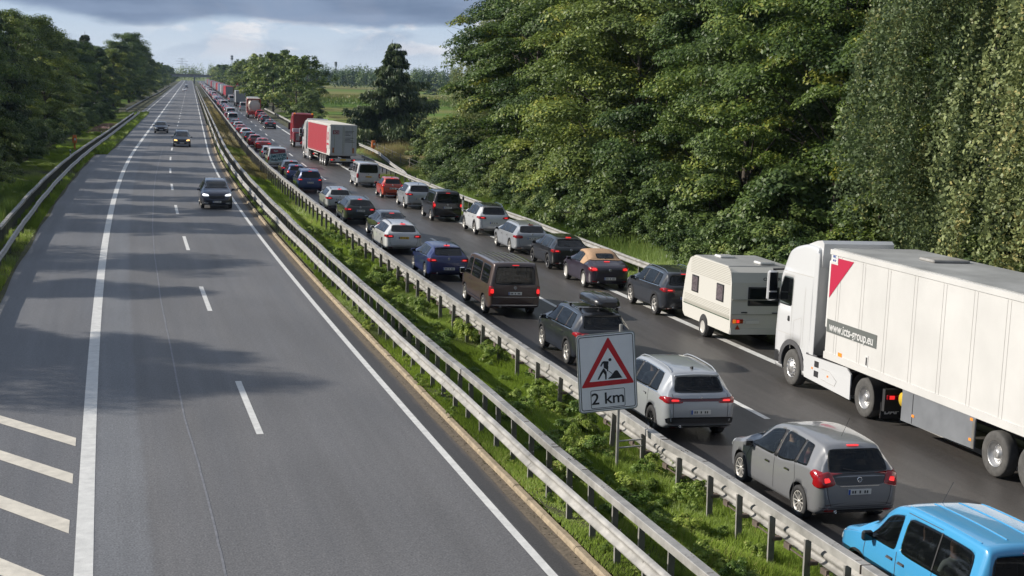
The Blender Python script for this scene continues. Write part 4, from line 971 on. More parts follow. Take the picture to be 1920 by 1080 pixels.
    # lamps
    tl = spec['tail']; on = opts.get('brake', True)
    for mi in (False, True):
        mb = MB(); patch(mb, bv, 'B', tl, M_TAIL, NU, NV, .014, 5, mirror=mi, bulge=.01)
        if spec.get('tailside'): patch(mb, bv, 'L', spec['tailside'], M_TAIL, 6, 4, .012, 5, mirror=mi)
        sub = MB(); cx = sum(p[0] for p in tl)/4; cz = sum(p[1] for p in tl)/4; kx = spec.get('glow', (.55, .42)); bc = [(cx+(p[0]-cx)*kx[0]-.02, cz+(p[1]-cz)*kx[1]) for p in tl]
        patch(sub, bv, 'B', bc, M_BRAKE if on else M_TAIL, 6, 4, .027, 4, mirror=mi); P('tail_light', mb, [('brake_lamp', sub)])
        mb = MB(); patch(mb, bv, 'F', spec['head_l'], opts.get('head_m', M_HEAD), 6, 4, .014, 4, mirror=mi); P('headlight', mb)
    if not opts.get('nothird'):
        z = rw_[1]+spec.get('third_dz', .035); mb = MB(); patch(mb, bv, 'B', [(-.13, z), (.13, z), (.13, z+.022), (-.13, z+.022)], M_BRAKE if on else M_TAIL, 6, 2, .02, 6); P('third_brake_light', mb)
    pz = spec['plate']
    P('number_plate', plate_mb(bv, 'B', 0, pz, m=opts.get('plate_m')))
    if opts.get('oncoming'): P('number_plate', plate_mb(bv, 'F', 0, .45))
    if lod < 2:
        # badge: ring with a bar
        mb = MB(); h0, n = hit(bv, 'B', 0, spec.get('badge', pz+.25)); bz_ = spec.get('badge', pz+.25)
        mb.lathe([(h0.y-.004, .055), (h0.y-.016, .052), (h0.y-.016, .040), (h0.y-.004, .038)], M_CHROME, 20, 'y', (0, 0, bz_)); 
        if opts.get('emblem') == 'vw':
            for sg in (-1, 1):
                mb.tube([(sg*.026, h0.y-.014, bz_+.036), (sg*.010, h0.y-.014, bz_+.004), (0, h0.y-.014, bz_+.02)], .005, M_CHROME, 5); mb.tube([(sg*.036, h0.y-.014, bz_+.016), (sg*.017, h0.y-.014, bz_-.036), (0, h0.y-.014, bz_-.006)], .005, M_CHROME, 5)
        elif opts.get('emblem') == 'bolt': mb.tube([(.055, h0.y-.014, bz_+.008), (-.015, h0.y-.014, bz_+.010), (.015, h0.y-.014, bz_-.010), (-.055, h0.y-.014, bz_-.008)], .006, M_CHROME, 5)
        elif opts.get('emblem') == 'none': mb = None
        else: mb.lathe([(h0.y-.012, .03), (h0.y-.014, 0)], opts.get('badge_m', M_CHROME), 14, 'y', (0, 0, bz_))
        if mb: P('badge', mb)
        # mirrors
        for sg in (-1, 1):
            y = spec['mirror']; z = c.belt(y)+.07; w = c.wid(y); mb = MB(); mb.box((sg*(w+.09), y, z), (.19, .10, .13*spec.get('mirr_s', 1)), opts.get('mirror_m', color), bev=.03); mb.box((sg*(w+.00), y+.01, z-.06), (.12, .05, .04), M_BLACK)
            g = MB(); g.box((sg*(w+.095), y-.052, z), (.15, .006, .10*spec.get('mirr_s', 1)), M_GLASS, bev=.002); P('door_mirror', mb, [('mirror_glass', g)])
        # aerial
        if not opts.get('noaerial'):
            ya = spec.get('aerial', .75); mb = MB(); z = c.top(ya)+c.crown; 
            if spec.get('whip'): mb.tube([(0, ya, z-.02), (0, ya-.28, z+.42)], .004, M_BLACK, 5)
            else: mb.prism([(ya-.09, z-.02), (ya+.10, z-.02), (ya-.04, z+.055), (ya-.09, z+.06)], -.018, .018, M_BLACK)
            P('aerial', mb)
        if opts.get('rails'):
            for sg in (-1, 1):
                mb = MB(); y0, y1 = spec['railspan']; pts = []
                for t in np.linspace(0, 1, 9):
                    y = y0+(y1-y0)*t; h0, n = hit(bv, 'T', sg*(c.rf(y)-.06), y); pts.append(h0+Vector((0, 0, .045*min(1, min(t, 1-t)*9)+.005)))
                mb.tube(pts, .016, opts['rails'], 7); P('roof_rail', mb)
        if opts.get('spoiler'):
            mb = MB(); yy = spec.get('spoil', .30); z = c.top(yy)+c.crown; hw = c.rf(yy)-.06; vs = []
            for x in np.linspace(-hw, hw, 9): q = (x/hw)**2; vs += [(x, yy-.13+q*.04, z-.035-q*.03), (x, yy-.13+q*.04, z-.012-q*.03), (x, yy+.22, z-.008-q*.012), (x, yy+.20, z-.05)]
            mb.add(vs, [(i*4+j, i*4+(j+1) % 4, i*4+4+(j+1) % 4, i*4+4+j) for i in range(8) for j in range(4)]+[(0, 1, 2, 3), (35, 34, 33, 32)], opts['spoiler']); P('spoiler', mb)
    if lod == 0:
        for sg in (-1, 1):
            mb = MB(); y = spec['seat']; mb.box((sg*.36, y, .62), (.50, .52, .16), M_SEAT, bev=.05); mb.box((sg*.36, y-.30, .90), (.48, .14, .58), M_SEAT, Matrix.Rotation(-.22, 3, 'X'), bev=.05); mb.box((sg*.36, y-.39, 1.24), (.26, .10, .18), M_SEAT, bev=.04); P('front_seat', mb)
        mb = MB(); y = spec['bench']; mb.box((0, y, .62), (1.28, .5, .16), M_SEAT, bev=.05); mb.box((0, y-.28, .90), (1.28, .13, .55), M_SEAT, Matrix.Rotation(-.25, 3, 'X'), bev=.05)
        for x in (-.42, 0, .42): mb.box((x, y-.37, 1.20), (.24, .09, .15), M_SEAT, bev=.035)
        P('rear_seat', mb); mb = MB(); y = spec['seat']+.72; mb.box((0, y, .86), (1.35, .35, .22), M_IN, bev=.05); mb.tube([(-.36+.18*math.cos(a), y-.25-.05*math.sin(a), .98+.18*math.sin(a)) for a in np.linspace(0, 6.283, 17)], .014, M_IN, 6, caps=False); P('dashboard', mb)
        mb = MB(); mb.box((0, spec['cabin'][0]+.1, .70), (1.2, .6, .25), mat('luggage', (.05, .055, .07), .9, var=.4, vscale=5), bev=.05); P('luggage_cover', mb)
    # wheels
    ww = spec.get('ww', .21); t, rm = wheel_mbs(r, ww, opts.get('wheel', '5'), opts.get('rim', M_RIM), 30 if lod < 2 else 14)
    for y in (c.ya, c.yf):
        for sg in (-1, 1):
            Mx = Matrix.Translation((sg*(W-ww*.5-.012-spec.get('track', 0)), y, r)) @ (Matrix.Rotation(math.pi, 4, 'Z') if sg > 0 else Matrix.Identity(4))
            parts.append(('wheel', (t, Mx), [('rim', (rm, Mx))]))
    if lod == 2:
        for y in (c.ya, c.yf):
            for sg in (-1, 1):
                mb = MB(); k = 14; patch(mb, bv, 'L', lambda s, tt: (y+(s*2-1)*r*1.12, r*.6+(tt*2-1)*r*1.45 if False else c.bot(y)+.02+tt*(r*2.02-c.bot(y)) ), M_BLACK, 8, 6, .004, 2.3, mirror=sg > 0); parts.append(('wheel_arch', mb, []))
    return parts, bv
def emit_car(parts, name, loc, rz, label, cat, group=None, join=False):
    """links one vehicle; parts is [(name, MB or mesh or (MB, matrix), subs)]"""
    if join:
        mb = MB()
        for n, p, subs in parts:
            for q in [p]+[s_[1] for s_ in subs]: mb.merge(*(q if isinstance(q, tuple) else (q,)))
        return mb.mesh(name)
    root = empty(name, loc, rz); tag(root, label, cat, group)
    def mk(p): return p if isinstance(p, bpy.types.Mesh) else (lambda m_: m_)((p[0] if isinstance(p, tuple) else p).mesh('part'))
    cache = {}
    for n, p, subs in parts:
        def inst(q, nm, par, parM=None):
            key = id(q[0]) if isinstance(q, tuple) else id(q)
            if key not in cache: cache[key] = mk(q)
            me = cache[key]; me.name = nm; o = link(nm, me, par)
            if isinstance(q, tuple): o.matrix_local = (parM.inverted() @ q[1]) if parM is not None else q[1]
            return o
        o = inst(p, n, root)
        for sn, sp in subs: inst(sp, sn, o, p[1] if isinstance(p, tuple) else None)
    return root
# ---------------------------------------------------------------- car shapes (metres, half widths)
SPEC = {}
def spec(name, **k): SPEC[name] = k
def wide(W, L, rr=.80, nose=.70): return [(0, W*rr), (.03, W*(rr+.07)), (.10, W*.94), (.28, W*.985), (.8, W), (L-.95, W), (L-.45, W*.95), (L-.15, W*.84), (L, W*nose)]
spec('hatch', car=Car(top=[(0, .66), (.025, .84), (.07, 1.0), (.12, 1.03), (.42, 1.33), (.50, 1.385), (.56, 1.40), (1.0, 1.45), (1.8, 1.475), (2.3, 1.44), (2.62, 1.33), (3.2, 1.03), (3.32, .98), (3.9, .86), (4.12, .76), (4.26, .56)],
    belt=[(0, .92), (.5, .97), (1.5, .95), (3.1, .92), (4.26, .7)], wid=wide(.90, 4.26), bot=[(0, .36), (.25, .24), (3.9, .2), (4.26, .28)], roofw=.60, L=4.26, W=.90, rear_axle=.80, front_axle=3.43, rw=.33),
    side=[(.62, .98, .98, .78), (1.03, 1.95, 1.95, 1.03), (2.03, 3.02, 2.62, 2.03)], bpillar=2.0, rear=(1.06, 1.38, .60, .53), front=(1.06, 1.40, .66, .56), doors=[(1.0, .98, .98), (1.98, 1.98, 1.99), (3.05, 3.08, 3.0)],
    handles=[1.16, 2.14], tail=[(.50, .80), (.86, .80), (.83, .95), (.52, .93)], tailside=[(.06, .82), (.34, .83), (.28, .93), (.10, .95)], head_l=[(.42, .60), (.80, .62), (.78, .76), (.46, .72)], plate=.52, badge=.93, mirror=2.85, cabin=(.60, 2.95), seat=2.05, bench=1.15, spoil=.52, railspan=(.7, 2.4), glow=(.5, .35))
spec('compact', car=Car(top=[(0, .62), (.02, .80), (.08, 1.0), (.13, 1.03), (.34, 1.36), (.42, 1.42), (1.0, 1.50), (1.6, 1.50), (2.1, 1.42), (2.75, 1.05), (2.9, 1.0), (3.3, .88), (3.48, .76), (3.6, .55)],
    belt=[(0, .92), (1.5, .93), (2.7, .9), (3.6, .7)], wid=wide(.81, 3.6), bot=[(0, .34), (.25, .22), (3.6, .26)], roofw=.55, L=3.6, W=.81, rear_axle=.55, front_axle=2.9, rw=.29),
    side=[(.50, 1.2, 1.2, .60), (1.28, 2.5, 2.15, 1.28)], bpillar=1.25, rear=(1.04, 1.38, .56, .48), front=(1.08, 1.42, .58, .50), doors=[(1.22, 1.22, 1.22), (2.55, 2.55, 2.5)], handles=[1.4], tail=[(.60, .80), (.79, .80), (.76, 1.05), (.62, 1.05)], head_l=[(.42, .6), (.74, .62), (.72, .78), (.46, .72)], plate=.72, badge=.95, mirror=2.35, cabin=(.5, 2.4), seat=1.7, bench=.95, spoil=.45, railspan=(.6, 2), third_dz=.02)
spec('estate', car=Car(top=[(0, .66), (.03, .86), (.06, 1.0), (.12, 1.04), (.40, 1.34), (.46, 1.39), (.56, 1.41), (1.6, 1.455), (2.4, 1.465), (2.85, 1.43), (3.15, 1.34), (3.75, 1.04), (3.9, .98), (4.5, .86), (4.66, .76), (4.78, .58)],
    belt=[(0, .94), (.5, .96), (2, .94), (3.7, .91), (4.78, .7)], wid=wide(.91, 4.78), bot=[(0, .36), (.3, .24), (4.4, .2), (4.78, .28)], roofw=.60, L=4.78, W=.91, rear_axle=1.02, front_axle=3.85, rw=.33),
    side=[(.52, 1.38, 1.38, .66), (1.45, 2.42, 2.42, 1.45), (2.50, 3.55, 3.12, 2.50)], bpillar=2.45, rear=(1.07, 1.37, .62, .53), front=(1.06, 1.40, .68, .56), doors=[(1.42, 1.40, 1.40), (2.46, 2.46, 2.46), (3.58, 3.6, 3.5)], handles=[1.6, 2.65],
    tail=[(.48, .80), (.87, .80), (.84, .95), (.50, .94)], tailside=[(.05, .82), (.38, .84), (.32, .93), (.08, .95)], head_l=[(.42, .6), (.82, .62), (.8, .75), (.46, .72)], plate=.80, badge=.99, mirror=3.38, cabin=(.7, 3.5), seat=2.55, bench=1.6, spoil=.42, railspan=(.6, 2.9), glow=(.5, .35))
spec('saloon', car=Car(top=[(0, .70), (.02, .90), (.06, 1.02), (.12, 1.045), (.50, 1.06), (.70, 1.10), (1.35, 1.36), (1.6, 1.41), (2.2, 1.45), (2.7, 1.42), (3.0, 1.34), (3.65, 1.03), (3.8, .97), (4.5, .84), (4.7, .74), (4.8, .56)],
    belt=[(0, .92), (1, .96), (2, .93), (3.7, .9), (4.8, .7)], wid=wide(.92, 4.8), bot=[(0, .36), (.3, .24), (4.4, .2), (4.8, .28)], roofw=.58, L=4.8, W=.92, rear_axle=1.02, front_axle=3.87, rw=.34),
    side=[(.98, 1.40, 1.42, 1.30), (1.47, 2.38, 2.38, 1.47), (2.46, 3.48, 2.98, 2.46)], bpillar=2.4, rear=(1.13, 1.37, .64, .52), front=(1.06, 1.38, .68, .54), doors=[(1.42, 1.40, 1.42), (2.42, 2.42, 2.42), (3.52, 3.55, 3.45)], handles=[1.6, 2.6],
    tail=[(.40, .84), (.89, .84), (.86, .96), (.42, .94)], tailside=[(.04, .86), (.30, .88), (.26, .95), (.06, .96)], head_l=[(.42, .6), (.82, .62), (.8, .74), (.46, .7)], plate=.62, badge=.98, mirror=3.25, cabin=(1.2, 3.4), seat=2.5, bench=1.6, spoil=.1, third_dz=-.035, railspan=(1.6, 2.8), glow=(.75, .35))
spec('suv', car=Car(top=[(0, .72), (.02, .90), (.06, 1.08), (.13, 1.13), (.36, 1.46), (.42, 1.55), (.50, 1.585), (1.2, 1.645), (2.0, 1.66), (2.6, 1.62), (2.95, 1.50), (3.5, 1.18), (3.65, 1.12), (4.2, 1.00), (4.40, .86), (4.50, .62)],
    belt=[(0, 1.02), (.5, 1.08), (1.5, 1.06), (3.3, 1.02), (4.5, .8)], wid=wide(.93, 4.5), bot=[(0, .40), (.3, .28), (4.1, .25), (4.5, .33)], roofw=.63, L=4.5, W=.93, rear_axle=.90, front_axle=3.58, rw=.355),
    side=[(.60, 1.12, 1.12, .78), (1.20, 2.15, 2.15, 1.20), (2.24, 3.30, 2.90, 2.24)], bpillar=2.2, rear=(1.16, 1.50, .64, .55), front=(1.2, 1.56, .70, .58), doors=[(1.17, 1.15, 1.14), (2.19, 2.19, 2.19), (3.35, 3.38, 3.3)], handles=[1.35, 2.4],
    tail=[(.44, .93), (.90, .93), (.86, 1.08), (.48, 1.05)], tailside=[(.05, .96), (.42, .98), (.32, 1.06), (.10, 1.08)], head_l=[(.45, .78), (.84, .8), (.8, .93), (.5, .88)], plate=.72, badge=1.03, mirror=3.12, cabin=(.62, 3.2), seat=2.3, bench=1.35, spoil=.44, railspan=(.55, 2.7), glow=(.45, .35))
spec('mpv', car=Car(top=[(0, .62), (.02, .82), (.05, .98), (.10, 1.04), (.20, 1.22), (.34, 1.46), (.42, 1.52), (.55, 1.55), (1.1, 1.60), (1.7, 1.615), (2.2, 1.57), (2.6, 1.44), (3.2, 1.12), (3.45, 1.00), (3.95, .86), (4.15, .72), (4.29, .52)],
    belt=[(0, .98), (.4, 1.06), (1.0, 1.02), (1.7, .94), (3.1, .93), (4.29, .7)], wid=wide(.905, 4.29, .78, .66), bot=[(0, .34), (.25, .22), (3.9, .2), (4.29, .28)], roofw=.60, L=4.29, W=.905, rear_axle=.78, front_axle=3.42, rw=.325),
    side=[(.56, .98, 1.0, .72), (1.06, 1.82, 1.82, 1.06), (1.92, 3.08, 2.52, 1.92)], bpillar=0, rear=(1.06, 1.47, .66, .56), front=(1.1, 1.5, .68, .56), doors=[(1.02, .96, 1.02), (1.87, 1.87, 1.87), (3.12, 3.1, 2.9)], handles=[1.30, 2.15],
    tail=[(.50, .84), (.89, .76), (.87, 1.02), (.62, 1.09)], tailside=[(.04, .80), (.40, 1.00), (.30, 1.10), (.08, 1.06)], head_l=[(.45, .64), (.82, .66), (.78, .84), (.5, .76)], plate=.70, badge=.93, mirror=2.88, cabin=(.55, 2.95), seat=2.1, bench=1.2, spoil=.42, railspan=(.6, 2.2), whip=True, aerial=.85, glow=(.34, .32))
spec('bigmpv', car=Car(top=[(0, .66), (.02, .9), (.05, 1.06), (.10, 1.12), (.28, 1.52), (.34, 1.60), (.45, 1.645), (1.5, 1.70), (2.4, 1.70), (2.9, 1.62), (3.3, 1.45), (3.95, 1.10), (4.15, 1.0), (4.6, .86), (4.75, .72), (4.85, .54)],
    belt=[(0, 1.0), (2, .99), (3.9, .96), (4.85, .72)], wid=wide(.95, 4.85), bot=[(0, .36), (.3, .24), (4.85, .28)], roofw=.66, L=4.85, W=.95, rear_axle=.95, front_axle=3.87, rw=.335),
    side=[(.45, 1.3, 1.3, .58), (1.38, 2.35, 2.35, 1.38), (2.43, 3.7, 3.2, 2.43)], bpillar=2.4, rear=(1.12, 1.56, .68, .60), front=(1.14, 1.58, .74, .62), doors=[(1.34, 1.34, 1.34), (2.39, 2.39, 2.39), (3.7, 3.7, 3.6)], handles=[1.6, 2.6],
    tail=[(.55, .92), (.91, .92), (.88, 1.06), (.58, 1.05)], head_l=[(.45, .66), (.84, .68), (.8, .84), (.5, .78)], plate=.78, badge=1.02, mirror=3.5, cabin=(.5, 3.4), seat=2.6, bench=1.6, spoil=.36, railspan=(.5, 3.1))
spec('van', pillars=False, car=Car(top=[(0, .95), (.012, 1.16), (.035, 1.5), (.06, 1.80), (.10, 1.90), (.18, 1.94), (.4, 1.955), (2.2, 1.975), (3.3, 1.95), (3.7, 1.87), (4.0, 1.68), (4.35, 1.30), (4.48, 1.16), (4.75, 1.06), (4.88, .9), (4.95, .6)],
    belt=[(0, 1.14), (4.2, 1.12), (4.95, .85)], wid=[(0, .86), (.03, .91), (.10, .94), (.3, .952), (4.0, .952), (4.5, .91), (4.8, .84), (4.95, .72)], bot=[(0, .38), (.3, .28), (4.95, .30)], roofw=[(0, .76), (.3, .80), (3.5, .80), (4.2, .74), (4.95, .7)], L=4.95, W=.952, rear_axle=.98, front_axle=3.98, rw=.34, crown=.02),
    side=[(.34, 1.42, 1.42, .36), (1.58, 2.92, 2.92, 1.58), (3.06, 4.12, 3.72, 3.06)], bpillar=3.0, sill=.02, head=.16, rear=(1.16, 1.82, .76, .70), front=(1.2, 1.84, .78, .70), doors=[(1.50, 1.50, 1.50), (3.0, 3.0, 3.0), (4.05, 4.1, 4.1)], handles=[2.86, 3.18],
    tail=[(.80, .76), (.93, .76), (.92, 1.12), (.80, 1.12)], tailside=[(.02, .76), (.14, .76), (.12, 1.12), (.03, 1.12)], head_l=[(.5, .72), (.84, .74), (.8, .95), (.55, .9)], plate=.86, badge=1.06, mirror=4.02, mirr_s=1.7, cabin=(.25, 3.95), seat=3.05, bench=1.9, spoil=.2, railspan=(.4, 3.4), third_dz=.03, glow=(.8, .45))
spec('delivery', pillars=False, car=Car(top=[(0, .9), (.012, 1.16), (.035, 1.5), (.06, 1.72), (.10, 1.79), (.18, 1.82), (1.2, 1.84), (2.2, 1.82), (2.6, 1.75), (2.95, 1.58), (3.45, 1.22), (3.6, 1.12), (4.1, .98), (4.28, .84), (4.40, .6)],
    belt=[(0, 1.08), (3.4, 1.05), (4.4, .8)], wid=[(0, .80), (.03, .85), (.10, .885), (.3, .90), (3.5, .90), (4.0, .86), (4.25, .78), (4.4, .66)], bot=[(0, .36), (.3, .26), (4.4, .28)], roofw=[(0, .68), (.3, .70), (2.6, .70), (3.4, .62), (4.4, .6)], L=4.4, W=.90, rear_axle=.82, front_axle=3.5, rw=.32, crown=.025),
    side=[(.30, 2.20, 2.20, .34), (2.34, 3.25, 2.88, 2.34)], bpillar=0, sill=.02, head=.15, rear=(1.12, 1.70, .68, .62), front=(1.14, 1.68, .72, .62), doors=[(1.24, 1.24, 1.24), (2.28, 2.28, 2.28), (3.25, 3.3, 3.25)], handles=[2.1, 2.46],
    tail=[(.76, .80), (.88, .80), (.87, 1.20), (.76, 1.20)], tailside=[(.02, .8), (.10, .8), (.09, 1.2), (.03, 1.2)], head_l=[(.5, .68), (.8, .7), (.76, .9), (.54, .84)], plate=.86, badge=1.03, mirror=3.05, mirr_s=1.3, cabin=(.2, 3.2), seat=2.35, bench=1.5, spoil=.2, railspan=(.4, 2.6), whip=True, aerial=2.5, third_dz=.02, glow=(.8, .4))
spec('beetle', car=Car(top=[(0, .60), (.02, .74), (.08, .88), (.2, .96), (.50, 1.06), (.62, 1.11), (1.05, 1.36), (1.3, 1.43), (1.8, 1.47), (2.3, 1.43), (2.6, 1.33), (3.05, 1.05), (3.2, 1.0), (3.7, .92), (4.0, .78), (4.15, .66), (4.28, .48)],
    belt=[(0, .86), (.6, .97), (2, .94), (3.1, .92), (4.28, .62)], wid=[(0, .58), (.04, .68), (.15, .80), (.4, .89), (.8, .915), (1.5, .89), (2.6, .89), (3.3, .91), (3.8, .87), (4.1, .72), (4.28, .5)], bot=[(0, .34), (.25, .22), (3.9, .2), (4.28, .28)], roofw=.58, L=4.28, W=.905, rear_axle=.86, front_axle=3.4, rw=.345),
    side=[(1.34, 1.68, 1.68, 1.50), (1.74, 2.92, 2.52, 1.74)], bpillar=1.7, rear=(1.17, 1.35, .40, .36), front=(1.05, 1.38, .64, .52), doors=[(1.72, 1.72, 1.72), (3.0, 3.0, 2.95)], handles=[1.95], tail=[(.50, .74), (.82, .74), (.80, .93), (.54, .91)], tailside=[(.08, .76), (.30, .80), (.28, .9), (.10, .92)],
    head_l=[(.5, .6), (.8, .62), (.76, .8), (.54, .76)], plate=.46, badge=.80, mirror=2.72, cabin=(1.1, 2.85), seat=2.0, bench=1.4, spoil=.2, railspan=(1.3, 2.3), third_dz=-.27, glow=(.6, .5))
# ---------------------------------------------------------------- paints
PT = {'bright_blue': paint('bright_blue', (.055, .30, .56)), 'grey': paint('grey', (.21, .215, .225), .5), 'silver': paint('silver', (.37, .39, .415), .6, .3), 'anthracite': paint('anthracite', (.022, .025, .032), .3), 'brown': paint('brown', (.085, .058, .052), .5, .3),
      'blue': paint('blue', (.010, .018, .105), .3), 'white': paint('white', (.60, .61, .62)), 'black': paint('black', (.010, .010, .012), .1, .2), 'green_black': paint('green_black', (.016, .022, .018), .3), 'pale_silver': paint('pale_silver', (.44, .45, .46), .4),
      'mid_blue': paint('mid_blue', (.012, .035, .135), .4), 'red': paint('red', (.36, .018, .012)), 'orange_red': paint('orange_red', (.50, .055, .022)), 'dark_red': paint('dark_red', (.16, .010, .014), .2), 'navy': paint('navy', (.012, .018, .04), .3), 'slate': paint('slate', (.028, .031, .038), .4), 'plum': paint('plum', (.030, .020, .034), .3), 'beige': paint('beige', (.42, .38, .30), .2)}
M_TOP = mat('tan_canvas', (.42, .27, .165), .9, var=.08, vscale=6, bump=.3, bscale=120)
def place(px, py, heading_y, W, wheel_y):
    """photograph point where the left wheel touches the road -> origin (rear bumper, centre) and rotation"""
    g = GR(px, py); a = -math.atan(hd(g.y)); R = Matrix.Rotation(a, 3, 'Z')
    return g + R @ Vector((W-.03, -wheel_y, 0)), a
def add_car(kind, paint_, px, py, label, cat='car', lod=1, name='parked_car', group='cars queuing in the left lane', front=False, turn=0, s=.97, **opts):
    sp = SPEC[kind]; parts, bv = build_car(sp, PT[paint_], lod, opts); c = sp['car']
    g = GR(px, py); rz = -math.atan(hd(g.y))+R_(turn); loc = g + Matrix.Rotation(rz, 3, 'Z') @ Vector(((c.W-.03)*s, -(c.yf if front else c.ya)*s, 0)); loc.z += .006
    root = emit_car(parts, name, loc, rz, label, cat, group); root.rotation_euler = (0, TILT, rz); root.scale = (s, s, s); return root, bv, c
QL = 'vehicles queuing in the left lane'; QR = 'vehicles queuing in the right lane'
# --- nearest: bright blue panel car
b1, bv1, c1 = add_car('delivery', 'bright_blue', 1604, 1112, 'bright blue high-roofed family van cut off by the lower right corner', 'van', 0, 'family_van', QL, front=True, emblem='bolt', wheel='plate', mirror_m=M_BLACK, noaerial=False, handle=M_TRIM)
mb = MB(); line_on(mb, bv1, 'L', [(2.35, .66), (3.05, .62)], .075, M_TRIM, .012); line_on(mb, bv1, 'L', [(1.2, .68), (2.2, .66)], .075, M_TRIM, .012); mb.obj('rubbing_strip', b1)
for x in (-.64, .64, -.22, .22):
    mb = MB(); pts = [hit(bv1, 'T', x, y)[0]+Vector((0, 0, .004)) for y in np.linspace(.35, 2.35, 12)]; mb.tube(pts, .012, PT['bright_blue'], 6); mb.obj('roof_rib', b1)
mb = MB(); line_on(mb, bv1, 'L', [(1.27, 1.74), (2.28, 1.72)], .012, M_INK, .004); mb.obj('roof_seam', b1); mb = MB(); line_on(mb, bv1, 'L', [(1.24, 1.12), (1.24, 1.70)], .03, M_BLACK, .014); mb.obj('window_divider', b1); mb = MB(); line_on(mb, bv1, 'L', [(c1.yf+math.cos(a)*.40, .34+math.sin(a)*.40) for a in np.linspace(.1, math.pi-.1, 12)], .05, M_BLACK, .010); mb.obj('arch_moulding', b1)
# --- grey people carrier
b2, bv2, c2 = add_car('mpv', 'grey', 1495, 972, 'grey compact people carrier with red wrap-round lamps behind the bright blue van', 'car', 0, 'people_carrier', QL, turn=1.5, wheel='10', emblem='bolt', handle=M_CHROME)
mb = MB(); patch(mb, bv2, 'B', [(-.50, .83), (.50, .83), (.66, 1.05), (-.66, 1.05)], PT['black'], 10, 5, .005, 10); mb.obj('lower_glass_panel', b2)
mb = MB(); line_on(mb, bv2, 'B', [(-.42, .815), (.42, .815)], .022, M_CHROME, .018); mb.obj('chrome_strip', b2)
# --- silver SUV with light band
b3, bv3, c3 = add_car('suv', 'silver', 1219, 815, 'silver SUV with a dark red light band across its tail, partly behind the road sign', 'car', 0, 'silver_suv', QL, chrome=True, wheel='5d', emblem='vw', rails=PT['silver'], spoiler=PT['silver'], rim=M_RIMD)
mb = MB(); patch(mb, bv3, 'B', [(-.60, .97), (.60, .97), (.60, 1.04), (-.60, 1.04)], mat('dark_red_lens', (.09, .006, .010), .12, 0, 1), 12, 3, .018, 14); mb.obj('light_band', b3)
mb = MB(); patch(mb, bv3, 'B', [(-.82, .42), (.82, .42), (.86, .60), (-.86, .60)], M_BLACK, 10, 3, .016, 8); mb.obj('rear_skirt', b3)
# --- black crossover with roof box
b4, bv4, c4 = add_car('suv', 'anthracite', 1061, 683, 'black crossover carrying a glossy black roof box, behind the road sign', 'car', 0, 'black_crossover', QL, chrome=True, wheel='5', rails=PT['black'], spoiler=PT['black'], emblem='ring', suv=True, clad=M_BLACK, sillm=M_TRIM)
def roof_box(parent, bv, c):
    root = empty('roof_box', parent.location.copy(), parent.rotation_euler.z); root.rotation_euler = parent.rotation_euler; root.scale = parent.scale; tag(root, 'glossy black roof box strapped on bars above the black crossover', 'roof box')
    z0 = c.top(1.4)+c.crown+.07; st = [(.15, .20, .14), (.20, .30, .25), (.45, .36, .34), (1.1, .40, .39), (1.7, .38, .36), (2.1, .30, .24), (2.22, .2, .12)]; mb = MB(); vs = []
    for y, w, h in st:
        for a in np.linspace(0, math.pi*2, 20, endpoint=False):
            ca, sa = math.cos(a), math.sin(a); x = w*1.15*math.copysign(abs(ca)**.55, ca); z = (h*.62 if sa > 0 else h*.30)*math.copysign(abs(sa)**.6, sa); vs.append((x+.16, y+.1, z0+.13+z))
    n = 20; mb.add(vs, [(i*n+j, (i+1)*n+j, (i+1)*n+(j+1) % n, i*n+(j+1) % n) for i in range(len(st)-1) for j in range(n)], PT['black'], True); mb.add(vs[:n], [list(range(n))], PT['black']); mb.add(vs[-n:], [list(range(n))[::-1]], PT['black']); mb.obj('shell', root)
    mb = MB(); 
    for x in (-.08, .16, .40): mb.tube([(x, .35, z0+.335), (x, 1.0, z0+.385), (x, 1.7, z0+.36)], .008, M_TRIM, 5)
    mb.obj('ridge', root)
    for y in (.75, 1.75):
        mb = MB(); mb.box((0, y, z0+.0), (1.36, .07, .025), M_CHROME, bev=.008)
        for sg in (-1, 1): mb.box((sg*.58, y, z0-.05), (.06, .08, .09), M_BLACK)
        mb.obj('crossbar', root)
roof_box(b4, bv4, c4)
# --- brown people van
b5, bv5, c5 = add_car('van', 'brown', 905, 588, 'brown metallic people van with ribbed roof in the left lane', 'van', 0, 'brown_van', QL, wheel='5', emblem='vw', mirror_m=M_CHROME, noaerial=True)
mb = MB(); line_on(mb, bv5, 'B', [(-.80, .73), (.80, .73)], .022, M_CHROME, .016); line_on(mb, bv5, 'B', [(-.84, .44), (.84, .44)], .035, M_CHROME, .018); line_on(mb, bv5, 'L', [(1.4, .46), (3.55, .46)], .035, M_CHROME, .014); mb.obj('chrome_strip', b5)
mb = MB()
for x in np.linspace(-.56, .56, 7): mb.tube([hit(bv5, 'T', x, y)[0]+Vector((0, 0, .0)) for y in np.linspace(.25, 3.2, 10)], .014, PT['brown'], 6)
mb.obj('roof_ribs', b5)
